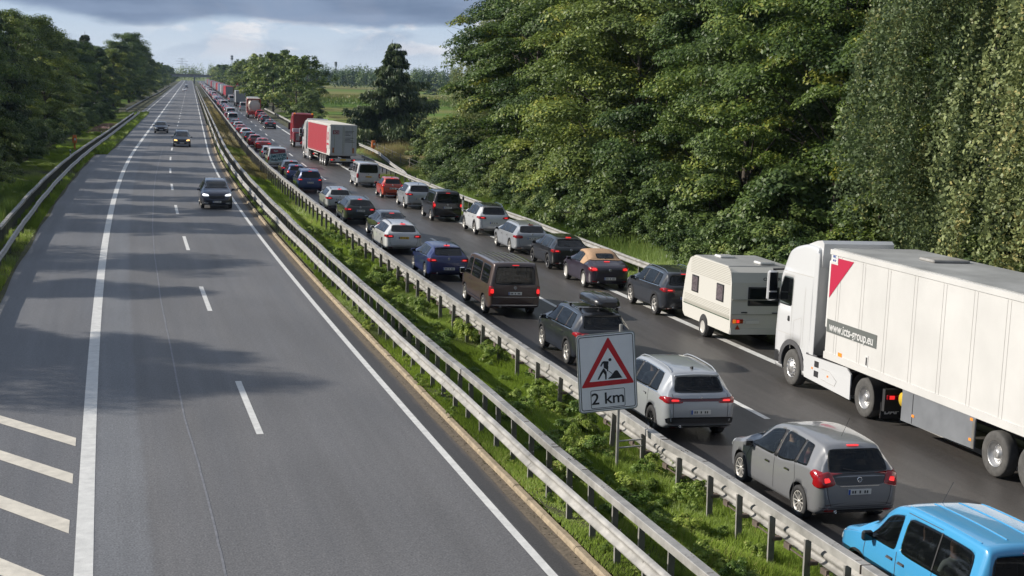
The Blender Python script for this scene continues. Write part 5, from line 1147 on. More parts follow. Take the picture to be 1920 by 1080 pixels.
# --- dark blue hatchback and the rest of the near left lane
b6 = add_car('hatch', 'blue', 796, 523, 'dark blue hatchback directly behind the brown people van', 'car', 1, 'blue_hatchback', QL, chrome=True, wheel='5', emblem='vw', spoiler=PT['blue'])[0]
b7, bv7, c7 = add_car('estate', 'white', 716, 473, 'white estate car with a yellow plate ahead of the dark blue hatchback', 'car', 1, 'white_estate', QL, wheel='5d', emblem='none', rails=M_BLACK, plate_m=M_PLATEY)
b8 = add_car('saloon', 'black', 703, 449, 'black saloon with wide red lamps, in front of the white estate with yellow plate', 'car', 1, 'black_saloon', QL, chrome=True, wheel='5d', emblem='ring', badge_m=PT['mid_blue'])[0]
b9 = add_car('estate', 'green_black', 643, 418, 'dark estate car with a lit lamp beside the silver-white estate', 'car', 1, 'dark_estate', QL, wheel='5', rails=M_CHROME)[0]
b10 = add_car('estate', 'pale_silver', 608, 395, 'silver-white estate car behind the dark blue people carrier', 'car', 1, 'silver_estate', QL, wheel='5', rails=M_BLACK)[0]
b11 = add_car('bigmpv', 'mid_blue', 556, 360, 'dark blue people carrier with bright roof rails, near the lettered white van', 'car', 1, 'blue_people_carrier', QL, wheel='5', rails=M_CHROME, emblem='vw')[0]
b12 = add_car('compact', 'mid_blue', 537, 343, 'small blue car half hidden ahead of the dark blue people carrier', 'car', 1, 'small_blue_car', QL, wheel='5')[0]
b13 = add_car('hatch', 'slate', 526, 333, 'dark grey car directly behind the lettered white van', 'car', 1, 'dark_grey_car', QL, wheel='5')[0]
# --- lettered white van
b14, bv14, c14 = add_car('van', 'white', 501, 315, 'white van with red and blue-green lettering on its back doors in the left lane', 'van', 1, 'lettered_van', QL, wheel='5', emblem='none', noaerial=True, nowindow=True, brake=False)
M_TEAL = mat('teal_lettering', (.02, .14, .17), .5); M_CRIM = mat('crimson_print', (.26, .05, .07), .5, var=.3, vscale=6); M_PALEB = mat('pale_blue_print', (.55, .70, .74), .5)
h0 = hit(bv14, 'B', 0, 1.3)[0]; mb = MB(); patch(mb, bv14, 'B', [(-.74, 1.34), (.70, 1.52), (.66, 1.84), (-.68, 1.84)], M_CRIM, 10, 5, .012, 12); mb.obj('printed_panel', b14)
def lettering(parent, body, size, m, x, y, z, rot=0.0, sx=1.0, bold=.008, rz=0.0, ry=0.0, name='lettering'):
    t = text_mb(body, size, m, .003, 'CENTER', sx, bold); o = t.obj(name, parent); o.location = (x, y, z); o.rotation_euler = (ry, -rot, rz); return o
mb = MB(); patch(mb, bv14, 'B', [(-.78, .66), (.78, .66), (.76, 1.50), (-.76, 1.32)], M_PALEB, 10, 6, .010, 14); mb.obj('pale_panel', b14)
lettering(b14, 'MOTOR', .34, M_TEAL, .12, h0.y-.05, 1.22, .16, 1.05, .014); lettering(b14, 'LAND', .34, M_TEAL, .24, h0.y-.05, .92, .16, 1.05, .014)
lettering(b14, 'Fast', .22, M_PALEB, -.2, .02, 1.66, .12, 1.1, .006).location.y = hit(bv14, 'B', 0, 1.66)[0].y-.03
mb = MB(); mb.tube([(-.60, h0.y-.03, 1.28), (-.62, h0.y-.03, 1.05), (-.50, h0.y-.03, .86)], .03, M_TEAL, 6); mb.tube([(-.62, h0.y-.03, 1.05), (-.72, h0.y-.03, .86)], .03, M_TEAL, 6); mb.tube([(-.60, h0.y-.03, 1.18), (-.40, h0.y-.03, 1.06)], .025, M_TEAL, 6); mb.lathe([(h0.y-.05, .055), (h0.y-.02, .055), (h0.y-.05, .0)], M_TEAL, 12, 'y', (-.58, 0, 1.38)); mb.obj('figure_print', b14)
mb = MB(); mb.box((-.42, h0.y-.025, .80), (.5, .015, .10), M_INK); mb.obj('handle_recess', b14)
b15 = add_car('compact', 'white', 489, 301, 'small white car half hidden ahead of the lettered white van', 'car', 1, 'small_white_car', QL, wheel='5')[0]
# --- right lane, near
add_car('suv', 'slate', 1226, 590, 'dark grey SUV towing the beige caravan', 'car', 0, 'towing_suv', QR, chrome=True, wheel='5', rails=M_CHROME, suv=True, emblem='none')
b22, bv22, c22 = add_car('beetle', 'plum', 1093, 539, 'rounded dark cabriolet with a tan canvas top', 'car', 0, 'cabriolet', QR, wheel='plate', emblem='vw', rim=M_RIM, noaerial=True)
add_car('hatch', 'black', 1026, 504, 'black hatchback between the cabriolet and the silver estate', 'car', 1, 'black_hatchback', QR, wheel='5d', emblem='bolt', rim=M_RIMD, spoiler=PT['black'])
b24 = add_car('estate', 'silver', 955, 474, 'silver estate car with tall red lamps behind the white crossover', 'car', 1, 'silver_estate', QR, wheel='5', rails=PT['silver'], brake=False)[0]
b25 = add_car('suv', 'white', 889, 440, 'white crossover with a black roof in the right lane', 'car', 1, 'white_crossover', QR, wheel='5', rails=M_CHROME, suv=True, emblem='none', spoiler=PT['black'])
b26, bv26, c26 = add_car('delivery', 'black', 807, 414, 'black high-roofed delivery car with upright red lamps', 'van', 1, 'black_delivery_car', QR, wheel='5', emblem='vw', noaerial=True)
add_car('suv', 'silver', 757, 391, 'silver crossover with a black tailgate behind the black delivery car', 'car', 1, 'silver_crossover', QR, wheel='5', emblem='none', spoiler=PT['black'])
add_car('compact', 'orange_red', 714, 371, 'orange-red compact car beside the white people van', 'car', 1, 'red_compact', QR, wheel='5')
add_car('van', 'white', 666, 350, 'white people van with a yellow plate behind the red-sided lorry', 'van', 1, 'white_people_van', QR, wheel='5', emblem='vw', plate_m=M_PLATEY, brake=False, noaerial=True)
# tan canvas hood and black panels laid over the shells
mb = MB(); patch(mb, bv22, 'T', lambda s, t: ((s*2-1)*(.58+.16*(1-t)*(1-t)), .66+t*1.92), M_TOP, 16, 14, .018, 9)
for mi in (False, True): patch(mb, bv22, 'L', lambda s, t: (.80+s*.62-.0*t, c22.belt(1)+.0+t*(c22.top(.80+s*.62)-c22.belt(1)-.035)), M_TOP, 8, 6, .016, 12, mirror=mi)
hood = mb.obj('canvas_hood', b22)
mb = MB(); patch(mb, bv22, 'T', lambda s, t: ((s*2-1)*.37, .74+t*.30), M_GLASS, 8, 5, .026, 6); mb.obj('hood_window', b22)
b25r, bv25, c25 = b25
mb = MB(); patch(mb, bv25, 'T', lambda s, t: ((s*2-1)*.64, .46+t*2.1), PT['black'], 12, 8, .012, 12); mb.obj('black_roof', b25r)
# --- oncoming on the empty carriageway
def oncoming(kind, paint_, px, py, label, **o):
    sp = SPEC[kind]; c = sp['car']; parts, bv = build_car(sp, PT[paint_], 1, dict(oncoming=True, brake=False, **o)); g = G(px, py); a = -math.atan(hd(g.y))+math.pi
    loc = g + Matrix.Rotation(a, 3, 'Z') @ Vector((0, -c.L, 0)); loc.z = .006; r = emit_car(parts, 'oncoming_car', loc, a, label, 'car', 'cars on the empty carriageway')
    mb = MB(); patch(mb, bv, 'F', [(-.42, .64), (.42, .64), (.48, .80), (-.48, .80)], M_BLACK, 8, 3, .02, 8); mb.obj('grille', r)
    mb = MB(); 
    for sg in (-1, 1): patch(mb, bv, 'F', [(.5*1, .36), (.74, .36), (.72, .42), (.5, .40)], PT['silver'], 5, 2, .02, 8, mirror=sg > 0)
    mb.obj('bumper_insert', r); return r
oncoming('suv', 'navy', 407, 393, 'dark blue SUV with white headlamps, nearest on the empty carriageway', head_m=M_HEADON, rails=M_CHROME, suv=True)
oncoming('bigmpv', 'slate', 341, 276, 'dark people carrier with orange glowing headlamps', head_m=M_HEADAM)
oncoming('hatch', 'black', 302, 250, 'dark hatchback at the wide white line, farthest of the three near oncoming cars', head_m=M_HEAD)
# ---------------------------------------------------------------- lorries, caravan, far traffic
def truck_wheel(r=.5, w=.3, dual=False, front=False):
    t = MB(); ri = r*.56
    t.lathe([(w*.5, ri), (w*.5, r*.9), (w*.4, r*.985), (w*.15, r), (-w*.15, r), (-w*.4, r*.985), (-w*.5, r*.93), (-w*.5, r*.72), (-w*.46, ri*1.02)], mat('truck_tyre', (.075, .073, .07), .9, var=.3, vscale=7), 36)
    b = MB(); g = mat('steel_rim', (.42, .42, .42), .4, .7, var=.3, vscale=8)
    if front: prof = [(-w*.46, ri), (-w*.40, ri*.92), (-w*.40, ri*.80), (-w*.52, ri*.66), (-w*.54, ri*.50), (-w*.62, ri*.46), (-w*.64, 0)]
    else: prof = [(-w*.46, ri), (-w*.42, ri*.93), (-w*.05, ri*.86), (w*.0, ri*.62), (-w*.10, ri*.45), (-w*.34, ri*.40), (-w*.40, ri*.2), (-w*.40, 0)]
    b.lathe(prof, g, 30)
    for i in range(10):
        a = i*.6283; rr = ri*.72 if front else ri*.64; x = -w*.50 if front else -w*.03
        b.lathe([(x-.03, 0), (x-.03, .018), (x+.02, .02)], M_CHROME, 6, c=(0, rr*math.cos(a), rr*math.sin(a)))
        if front: b.lathe([(-w*.415, 0), (-w*.415, .028)], M_BLACK, 10, c=(0, ri*.86*math.cos(a+.31), ri*.86*math.sin(a+.31)))
    return t, b
TW = {True: [q.mesh('wheel') for q in truck_wheel(front=True)], False: [q.mesh('wheel') for q in truck_wheel()]}
def put_wheel(root, x, y, front=False, r=.5):
    o = link('wheel', TW[front][0], root); o.location = (x, y, r)
    if x > 0: o.rotation_euler = (0, 0, math.pi)
    link('rim', TW[front][1], o); return o
def lorry_root(name, px, py, x_wheel, y_wheel, label, cat, group, turn=0, tilt=True, h=0):
    g = GR(px, py); rz = -math.atan(hd(g.y))+R_(turn); loc = g + Matrix.Rotation(rz, 3, 'Z') @ Vector((x_wheel, -y_wheel, 0)); o = empty(name, loc, rz); o.rotation_euler = (0, TILT if tilt else 0, rz); return tag(o, label, cat, group)
M_CAB = mat('cab_white', (.58, .59, .60), .28, 0, .8); M_FRAMEM = mat('chassis_black', (.02, .02, .022), .7, var=.3, vscale=5); M_SKIRT = mat('grey_skirt', (.16, .17, .185), .5, var=.12, vscale=2)
M_CREAM = mat('trailer_panel', (.56, .555, .54), .45, 0, .15, var=.06, vscale=.7); M_ROOFG = mat('trailer_roof', (.30, .305, .30), .6, var=.25, vscale=.7); M_REDL = mat('lorry_red', (.42, .02, .035), .4)
M_SEAMP = mat('panel_joint', (.44, .43, .41), .6)
def cab_car(full=True):
    return Car(top=[(0, 3.72), (.02, 3.86), (.10, 3.93), (.6, 3.95), (1.2, 3.86), (1.65, 3.70), (1.93, 3.42), (2.06, 3.02), (2.14, 2.4), (2.22, 1.6), (2.28, 1.1), (2.32, .8)], belt=[(0, 3.10), (1.8, 3.05), (2.32, .7)],
               wid=[(0, 1.22), (.03, 1.245), (1.9, 1.245), (2.12, 1.20), (2.25, 1.10), (2.32, .98)], bot=[(0, 1.0), (.12, .98), (.2, .42), (2.32, .36)], roofw=[(0, 1.14), (1.6, 1.12), (2.32, 1.0)], L=2.32, W=1.24, rear_axle=-3, front_axle=.98, rw=.5, crown=.02)
def tractor(root, col, near=True, deflect=None):
    """y = 0 at the rear of the chassis, drive axle at .95, front axle at 4.70"""
    c = cab_car(); off = 4.02; body = c.body(col, 60, 2); bv = tree_of(body); cut = []
    if near:
        for sg in (-1, 1): a = MB(); a.lathe([(sg*.75, 0), (sg*.75, .62), (sg*1.6, .62), (sg*1.6, 0)], M_IN, 36, c=(0, .98, .56), smooth=False); cut.append(a)
        a = MB(); a.prism([(1.18, 2.20), (1.18, 2.92), (1.72, 2.92), (2.06, 2.26)], -1.6, 1.6, M_IN, 'x'); cut.append(a)
        a = MB(); a.box((0, 1.42, 2.4), (2.2, 1.0, 1.1), M_IN); cut.append(a)
        me = join_bool(body, cut, 'cab', M_IN)
    else: me = body.mesh('cab')
    o = link('cab', me, root); o.location = (0, off, 0)
    def sub(mb, name, par=o): return mb.obj(name, par)
    for mi in (False, True):
        mb = MB(); patch(mb, bv, 'L', lambda s, t: (1.14+s*(.95-.34*t), 2.16+.80*t), M_CLEAR if near else M_GLASS, 8, 6, .008, 9, mirror=mi); sub(mb, 'side_window')
        if not near: continue
        mb = MB(); line_on(mb, bv, 'L', [(1.12, 1.0), (1.12, 3.02)], .012, M_SEAMP, .004, mirror=mi); line_on(mb, bv, 'L', [(1.12, 3.02), (1.72, 3.02)], .012, M_SEAMP, .004, mirror=mi); line_on(mb, bv, 'L', [(1.12, 1.38), (2.15, 1.38)], .012, M_SEAMP, .004, mirror=mi)
        line_on(mb, bv, 'L', [(.03, 3.12), (1.8, 3.10)], .016, M_SEAMP, .004, mirror=mi); line_on(mb, bv, 'L', [(.40, 1.15), (.40, 2.8)], .012, M_SEAMP, .004, mirror=mi)
        line_on(mb, bv, 'L', [(.52, 1.2), (.52, 1.95), (.98, 1.8), (.98, 1.2), (.52, 1.2)], .010, M_SEAMP, .004, mirror=mi); sub(mb, 'panel_joints')
        mb = MB(); patch(mb, bv, 'L', [(1.22, 1.74), (1.36, 1.74), (1.34, 1.88), (1.24, 1.90)], M_BLACK, 4, 4, .012, 4, mirror=mi); sub(mb, 'door_handle')
        mb = MB(); line_on(mb, bv, 'L', [(.98+math.cos(a)*.70, .54+math.sin(a)*.66) for a in np.linspace(-.1, math.pi+.0, 16)], .15, M_TRIM, .03, mirror=mi); sub(mb, 'wheel_arch')
        mb = MB(); patch(mb, bv, 'L', [(1.78, .50), (2.16, .50), (2.10, .82), (1.80, .84)], M_BLACK, 5, 4, .012, 6, mirror=mi); sub(mb, 'entry_step')
    mb = MB(); patch(mb, bv, 'F', [(-1.04, 2.1), (1.04, 2.1), (1.0, 3.15), (-1.0, 3.15)], M_GLASS, 8, 6, .01, 9); sub(mb, 'windscreen')
    if near:
        for sg in (-1, 1):
            mb = MB(); mb.box((sg*1.42, 2.10, 2.62), (.30, .16, .86), M_CAB, bev=.06); mb.tube([(sg*1.1, 2.0, 3.1), (sg*1.42, 2.10, 3.08)], .03, M_BLACK, 6); mb.tube([(sg*1.1, 2.05, 2.2), (sg*1.42, 2.10, 2.2)], .03, M_BLACK, 6); m_ = sub(mb, 'door_mirror')
            g = MB(); g.box((sg*1.42, 2.01, 2.74), (.25, .012, .52), M_GLASS); g.box((sg*1.42, 2.01, 2.34), (.25, .012, .2), M_GLASS); g.obj('mirror_glass', m_)
            mb = MB(); mb.box((sg*.62, 1.35, 1.95), (.5, .5, .16), M_SEAT, bev=.05); mb.box((sg*.62, 1.08, 2.35), (.46, .14, .8), M_SEAT, Matrix.Rotation(-.12, 3, 'X'), bev=.05); sub(mb, 'cab_seat')
        mb = MB(); mb.tube([(-.62+.22*math.cos(a), 1.78-.10*math.sin(a), 2.25+.2*math.sin(a)) for a in np.linspace(0, 6.283, 17)], .018, M_BLACK, 6, caps=False); sub(mb, 'steering_wheel')
        mb = MB()                                    # roof deflector and side fins
        mb.prism([(-.05, 3.40), (-.10, 4.04), (.02, 4.12), (.30, 4.08), (.75, 3.95), (.9, 3.6)], -1.04, 1.04, M_CAB, 'x'); d = mb.obj('air_deflector', root); d.location = (0, off, 0)
        for sg in (-1, 1):
            mb = MB(); mb.box((sg*1.215, -.12, 2.42), (.03, .24, 2.75), M_CAB, bev=.01); mb.box((sg*1.20, -.10, .88), (.05, .7, .40), M_TRIM, bev=.02); d = mb.obj('side_fin', root); d.location = (0, off, 0)
    # chassis
    mb = MB()
    for sg in (-1, 1): mb.box((sg*.42, 2.9, .82), (.10, 5.6, .26), M_FRAMEM)
    mb.box((0, 1.2, 1.08), (.9, 1.1, .10), M_FRAMEM); mb.box((0, .95, .5), (1.9, .14, .14), M_FRAMEM); mb.box((0, 5.0, .5), (1.9, .14, .14), M_FRAMEM); mb.box((0, 3.2, .7), (2.2, .9, .5), M_FRAMEM, bev=.05); mb.box((0, .10, .62), (2.3, .12, .55), M_FRAMEM); mb.obj('chassis', root)
    mb = MB(); mb.lathe([(1.14, .44), (1.20, .40), (1.20, .05), (1.14, 0)], M_FRAMEM, 20, 'z', (0, 1.25, 0)); mb.obj('fifth_wheel', root)
    for sg in (-1, 1):
        if near:
            mb = MB(); y0, y1 = 1.62, 4.28; mb.prism([(y0, .30), (y1-.10, .40), (y1+.02, .62), (y1-.05, 1.02), (y0+.25, 1.08), (y0+.02, .95)], sg*1.20, sg*1.24, M_CAB, 'x')
            mb.box((sg*1.0, (y0+y1)/2, .98), (.42, y1-y0-.2, .05), M_FRAMEM); f = mb.obj('side_fairing', root)
            k = MB()
            for z in (.86, .60): k.box((sg*1.243, 3.50, z), (.01, .24, .16), M_BLACK)
            k.obj('vent', f); k = MB(); k.tube([(sg*1.243, 3.2, .80), (sg*1.243, 2.75, .80), (sg*1.243, 2.35, .62), (sg*1.243, 2.45, .48), (sg*1.243, 3.2, .52)], .008, M_SEAMP, 4); k.obj('pressed_line', f)
            for yy, zz in ((3.74, .72), (2.85, .66)): k = MB(); k.box((sg*1.245, yy, zz), (.012, .07, .05), M_AMBER); k.obj('marker_lamp', f)
        mb = MB(); vs = []
        for a in np.linspace(-.15, math.pi+.35, 15):
            for w in (.93, 1.25): vs.append((sg*w, .95+math.cos(a)*.62, .52+math.sin(a)*.60))
        mb.add(vs, [(2*i, 2*i+1, 2*i+3, 2*i+2) for i in range(14)], M_BLACK, True); q = [(v[0], .95+(v[1]-.95)*.955, .52+(v[2]-.52)*.955) for v in vs]; mb.add(q, [(2*i+2, 2*i+3, 2*i+1, 2*i) for i in range(14)], M_BLACK, True); mb.obj('mudguard', root)
        put_wheel(root, sg*1.06, .95, False); put_wheel(root, sg*1.08, 5.0, True)
        mb = MB(); mb.box((sg*.90, .02, .70), (.42, .05, .13), M_TAIL, bev=.02); t = mb.obj('tail_light', root); k = MB(); k.box((sg*.98, -.008, .70), (.13, .02, .09), M_BRAKE); k.obj('brake_lamp', t)
    mb = MB(); mb.box((-.10, .02, .50), (.52, .02, .11), M_PLATE); mb.obj('number_plate', root)
    mb = MB(); mb.box((-.85, .22, .34), (.60, .03, .42), M_FRAMEM, bev=.01); mb.box((.85, .22, .34), (.60, .03, .42), M_FRAMEM, bev=.01); mb.obj('mudflap', root)
    return o
GL = 'lorries queuing in the right lane'
tr = lorry_root('white_tractor', 1616, 784, 1.22, .95, 'white tractor unit with a tall cab right behind the beige caravan', 'lorry', GL, turn=.5)
tractor(tr, M_CAB)
t = lettering(tr, 'DAF', .17, mat('flap_lettering', (.85, .85, .85), .6), -.85, .195, .30, sx=1.25)
def trailer(root, Lt, side, rear, roofm, near=True, z0=1.12, H=4.0, axles=(2.75, 4.06, 5.37), W2=1.27):
    """y = 0 at the rear doors"""
    mb = MB(); mb.box((0, Lt/2, (z0+H)/2), (2*W2-.02, Lt, H-z0), side, bev=.02); bx = mb.obj('box_body', root)
    k = MB(); k.box((0, Lt/2, H+.012), (2*W2-.12, Lt-.1, .02), roofm); k.obj('roof', bx)
    mb = MB()
    for sg in (-1, 1): mb.box((sg*(W2+.003), Lt/2, z0+.09), (.03, Lt, .18), side); mb.box((sg*(W2+.003), Lt/2, H-.07), (.03, Lt, .13), side)
    mb.obj('side_rail', bx)
    mb = MB(); mb.box((0, -.012, (z0+H)/2), (2*W2-.10, .03, H-z0-.12), rear)
    for x in (-.06, .06, -.85, .85): mb.tube([(x, -.045, z0+.1), (x, -.045, H-.15)], .018, M_CHROME, 6)
    mb.obj('rear_doors', bx)
    mb = MB()
    for sg in (-1, 1): mb.box((sg*.5, Lt*.5, z0-.18), (.12, Lt-.6, .34), M_FRAMEM)
    for a in axles: mb.box((0, a, .5), (2.0, .13, .13), M_FRAMEM)
    mb.box((0, .25, .48), (2.3, .12, .14), M_FRAMEM); mb.box((0, .05, .72), (2.5, .10, .26), side if not near else M_FRAMEM); mb.obj('chassis', root)
    for a in axles:
        for sg in (-1, 1): put_wheel(root, sg*1.08, a, False)
    for sg in (-1, 1):
        mb = MB(); mb.box((sg*.98, -.03, .72), (.44, .05, .15), M_TAIL, bev=.02); t = mb.obj('tail_light', root); k = MB(); k.box((sg*1.06, -.06, .72), (.16, .02, .10), M_BRAKE); k.obj('brake_lamp', t)
    mb = MB(); mb.box((0, -.04, .74), (.55, .02, .13), M_PLATEY); mb.obj('number_plate', root); return bx
g = GR(1616, 784); rzt = -math.atan(hd(g.y))+R_(.3); base = g + Matrix.Rotation(rzt, 3, 'Z') @ Vector((1.22, 2.15-13.6, 0))
tl = empty('box_trailer', base, rzt); tl.rotation_euler = (0, TILT, rzt); tag(tl, 'cream-white box trailer with red corner triangle and web address, behind the white cab', 'trailer', GL)
bx = trailer(tl, 13.6, M_CREAM, M_CREAM, M_ROOFG, axles=(3.05, 4.38, 5.71))
mb = MB()
for i in range(11):
    y = 13.6-.48-i*1.245
    for dy in (0, -.13): mb.box((-1.262, y+dy, 2.56), (.006, .012, 2.56), M_SEAMP)
mb.obj('panel_joints', bx)
M_TRI = mat('crimson_sticker', (.42, .012, .05), .5); M_BAN = mat('grey_sticker', (.115, .125, .12), .5)
mb = MB(); xs = -1.268; F = 13.6
mb.add([(xs, F-.42, 3.80), (xs, F-1.25, 3.80), (xs, F-.05, 2.72), (xs, F-.05, 3.62), (xs, F-.42, 3.62)], [(0, 1, 2, 3, 4)], M_TRI); mb.obj('red_triangle', bx)
mb = MB(); mb.box((xs, F-.23, 3.77), (.006, .34, .22), M_WHITE); w = mb.obj('data_label', bx); w_ = lettering(w, 'FRC', .10, M_PLBLUE, xs-.006, F-.23, 3.82, rz=-math.pi/2, bold=.002)
w_ = lettering(w, '06-27', .07, M_PLBLUE, xs-.006, F-.23, 3.72, rz=-math.pi/2, bold=.002)
mb = MB(); mb.box((xs, F-1.36, 2.00), (.006, 2.62, .34), M_BAN); w = mb.obj('web_banner', bx)
w_ = lettering(w, 'www.icts-group.eu', .33, M_WHITE, xs-.006, F-1.36, 1.985, rz=-math.pi/2, sx=.92, bold=.004)
mb = MB(); mb.box((xs, F-.86, 1.32), (.006, .20, .16), M_AMBER); mb.obj('tank_symbol', bx); mb = MB(); mb.box((xs, F-2.25, 1.42), (.006, .13, .34), M_WHITE); mb.box((xs-.004, F-2.25, 1.44), (.006, .07, .20), M_INK); mb.obj('warning_sticker', bx)
mb = MB(); mb.box((0, F+.28, 2.75), (2.1, .50, 1.9), M_WHITE, bev=.08); mb.box((0, F+.54, 2.75), (1.7, .02, 1.4), M_TRIM); mb.obj('cooling_unit', tl)
mb = MB(); mb.box((.35, 10.8, 4.06), (1.0, .7, .07), M_GALV, bev=.02); mb.obj('roof_hatch', bx)
for sg in (-1, 1):
    mb = MB(); y0, y1 = 6.45, 9.55; mb.prism([(y0, .42), (y1, .36), (y1, 1.12), (y0, 1.12)], sg*1.235, sg*1.262, M_SKIRT, 'x'); s_ = mb.obj('side_skirt', tl)
    for yy, zz in ((y1-.55, .58), (y0+.15, 1.05), (y0+.15, .60)): k = MB(); k.box((sg*1.268, yy, zz), (.015, .10, .06), M_AMBER); k.obj('marker_lamp', s_)
    k = MB(); k.box((sg*1.266, y1-.50, .74), (.01, .012, .70), M_BLACK); k.box((sg*1.266, y0+.06, .75), (.01, .10, .66), M_GALVD); k.obj('edge_strip', s_)
mb = MB(); mb.lathe([(-.25, 0), (-.25, .17), (.25, .17), (.25, 0)], mat('gas_bottle_yellow', (.55, .38, .03), .5), 16, 'x', (-.8, 9.9, .78)); mb.obj('air_tank', tl)
# --- caravan
def caravan():
    root = lorry_root('caravan', 1318, 631, 1.08, 2.15, 'beige and white touring caravan towed by the dark grey SUV', 'caravan', QR)
    M_CV = mat('caravan_white', (.56, .55, .51), .45, 0, .1); M_CVG = mat('caravan_grey', (.34, .33, .29), .5); M_CVR = mat('caravan_rear', (.50, .50, .48), .5); Wc = 1.09; L_ = 4.15
    prof = [(0.05, .42), (-.02, .62), (0, 1.2), (.05, 2.05), (.16, 2.36), (.42, 2.52), (L_-.95, 2.55), (L_-.55, 2.42), (L_-.28, 2.10), (L_-.08, 1.3), (L_, .95), (L_-.10, .55), (L_-.3, .42)]
    mb = MB(); mb.prism(prof, -Wc, Wc, M_CV, 'x'); b = mb.obj('body', root)
    mb = MB(); mb.prism([(y, z+.012) for y, z in prof[5:8]]+[(y, z-.02) for y, z in prof[5:8]][::-1], -Wc+.03, Wc-.03, M_ROOFG, 'x'); mb.obj('roof', b)
    for x, y in ((-.3, 2.6), (.35, .9)): mb = MB(); mb.box((x, y, 2.59), (.52, .52, .09), M_WHITE, bev=.03); mb.obj('roof_light', b)
    mb = MB()
    for z in np.arange(1.98, 2.5, .055):
        mb.box((-Wc-.004, L_*.44, z), (.012, L_*.80, .014), M_CVG)
    for z in np.arange(1.0, 1.25, .05): mb.box((-Wc-.004, L_*.5-.05, z), (.012, L_*.92, .014), M_CVG)
    mb.obj('ribbing', b)
    for sg in (-1, 1):
        mb = MB(); mb.box((sg*(Wc+.003), L_*.49, .93), (.012, L_*.94, .09), M_CVG); mb.box((sg*(Wc+.008), L_*.49, .87), (.012, L_*.95, .025), mat('caravan_green', (.03, .07, .04), .5)); mb.obj('side_stripe', b)
    for y0, y1 in ((.62, 1.20), (2.75, 3.32)):
        mb = MB(); mb.box((-Wc-.012, (y0+y1)/2, 1.62), (.03, y1-y0, .56), M_BLACK, bev=.012); w = mb.obj('side_window', b); k = MB(); k.box((-Wc-.030, (y0+y1)/2, 1.62), (.008, y1-y0-.09, .47), mat('curtained_pane', (.13, .11, .12), .15, 0, .6, var=.5, vscale=14), bev=.003); k.obj('curtained_pane', w)
    mb = MB(); mb.box((0, -.012, 1.52), (2*Wc-.06, .05, .02), M_CVG); mb.box((0, .0, 1.05), (2*Wc-.04, .05, .02), M_CVG); mb.box((0, -.02, .52), (2*Wc-.02, .04, .20), M_CVR); mb.obj('rear_trim', b)
    mb = MB(); mb.box((.0, .01, 1.62), (1.06, .05, .60), M_BLACK, bev=.02); w = mb.obj('rear_window', b); k = MB(); k.box((0, -.02, 1.62), (.96, .02, .50), M_GLASS, bev=.008); k.obj('pane', w)
    for x in (-.85, .85):
        mb = MB(); mb.box((x, -.035, .84), (.36, .04, .14), M_TAIL, bev=.01); t = mb.obj('tail_light', b); k = MB(); k.box((x-.12*(1 if x > 0 else -1)*-1, -.058, .84), (.10, .02, .12), M_AMBER); k.obj('indicator', t); k = MB(); k.box((x, -.06, .84), (.09, .02, .09), M_BRAKE); k.obj('brake_lamp', t)
        mb = MB(); mb.add([(x-.09, -.045, .58), (x+.09, -.045, .58), (x, -.045, .73)], [(0, 1, 2)], M_TAIL); mb.obj('reflector', b)
    mb = MB(); mb.box((-.35, -.035, .82), (.45, .02, .11), M_PLATE); mb.obj('number_plate', b)
    lt = lettering(b, 'CRUISER', .13, M_INK, .25, .055, 2.17, sx=1.2, bold=.004)
    lt.rotation_euler = (-.22, 0, 0); lt.location.y = .005
    mb = MB(); mb.tube([(-.55, -.04, 1.12), (-.75, -.05, 1.12)], .02, M_BLACK, 6); mb.tube([(.3, -.04, 1.10), (.6, -.04, 1.10)], .018, M_BLACK, 6); mb.obj('grab_handle', b)
    for sg in (-1, 1):
        a = MB(); a.lathe([(sg*(Wc-.24), 0), (sg*(Wc-.24), .37), (sg*(Wc+.006), .37), (sg*(Wc+.006), .0)], M_IN, 28, c=(0, 2.15, .36)); a.obj('wheel_arch', root)
        tt, rm = wheel_mbs(.31, .19, 'plate', M_RIM); o = tt.obj('wheel', root); o.location = (sg*(Wc-.06), 2.15, .31); o.rotation_euler = (0, 0, math.pi if sg > 0 else 0); rm.obj('rim', o)
    mb = MB()
    for sg in (-1, 1): mb.tube([(sg*.7, L_-.4, .42), (0, L_+.9, .44)], .035, M_FRAMEM, 6)
    mb.tube([(0, L_+.85, .44), (0, L_+1.25, .46)], .035, M_FRAMEM, 6); mb.box((0, L_/2, .40), (1.5, L_-.8, .06), M_FRAMEM); mb.obj('drawbar', root)
    mb = MB(); mb.lathe([(L_+.28, .12), (L_+.28, .30), (L_+.42, .32), (L_+.50, .26), (L_+.50, .12)], M_TYRE, 22, 'y', (-.5, 0, .95)); mb.obj('spare_wheel', root)
caravan()
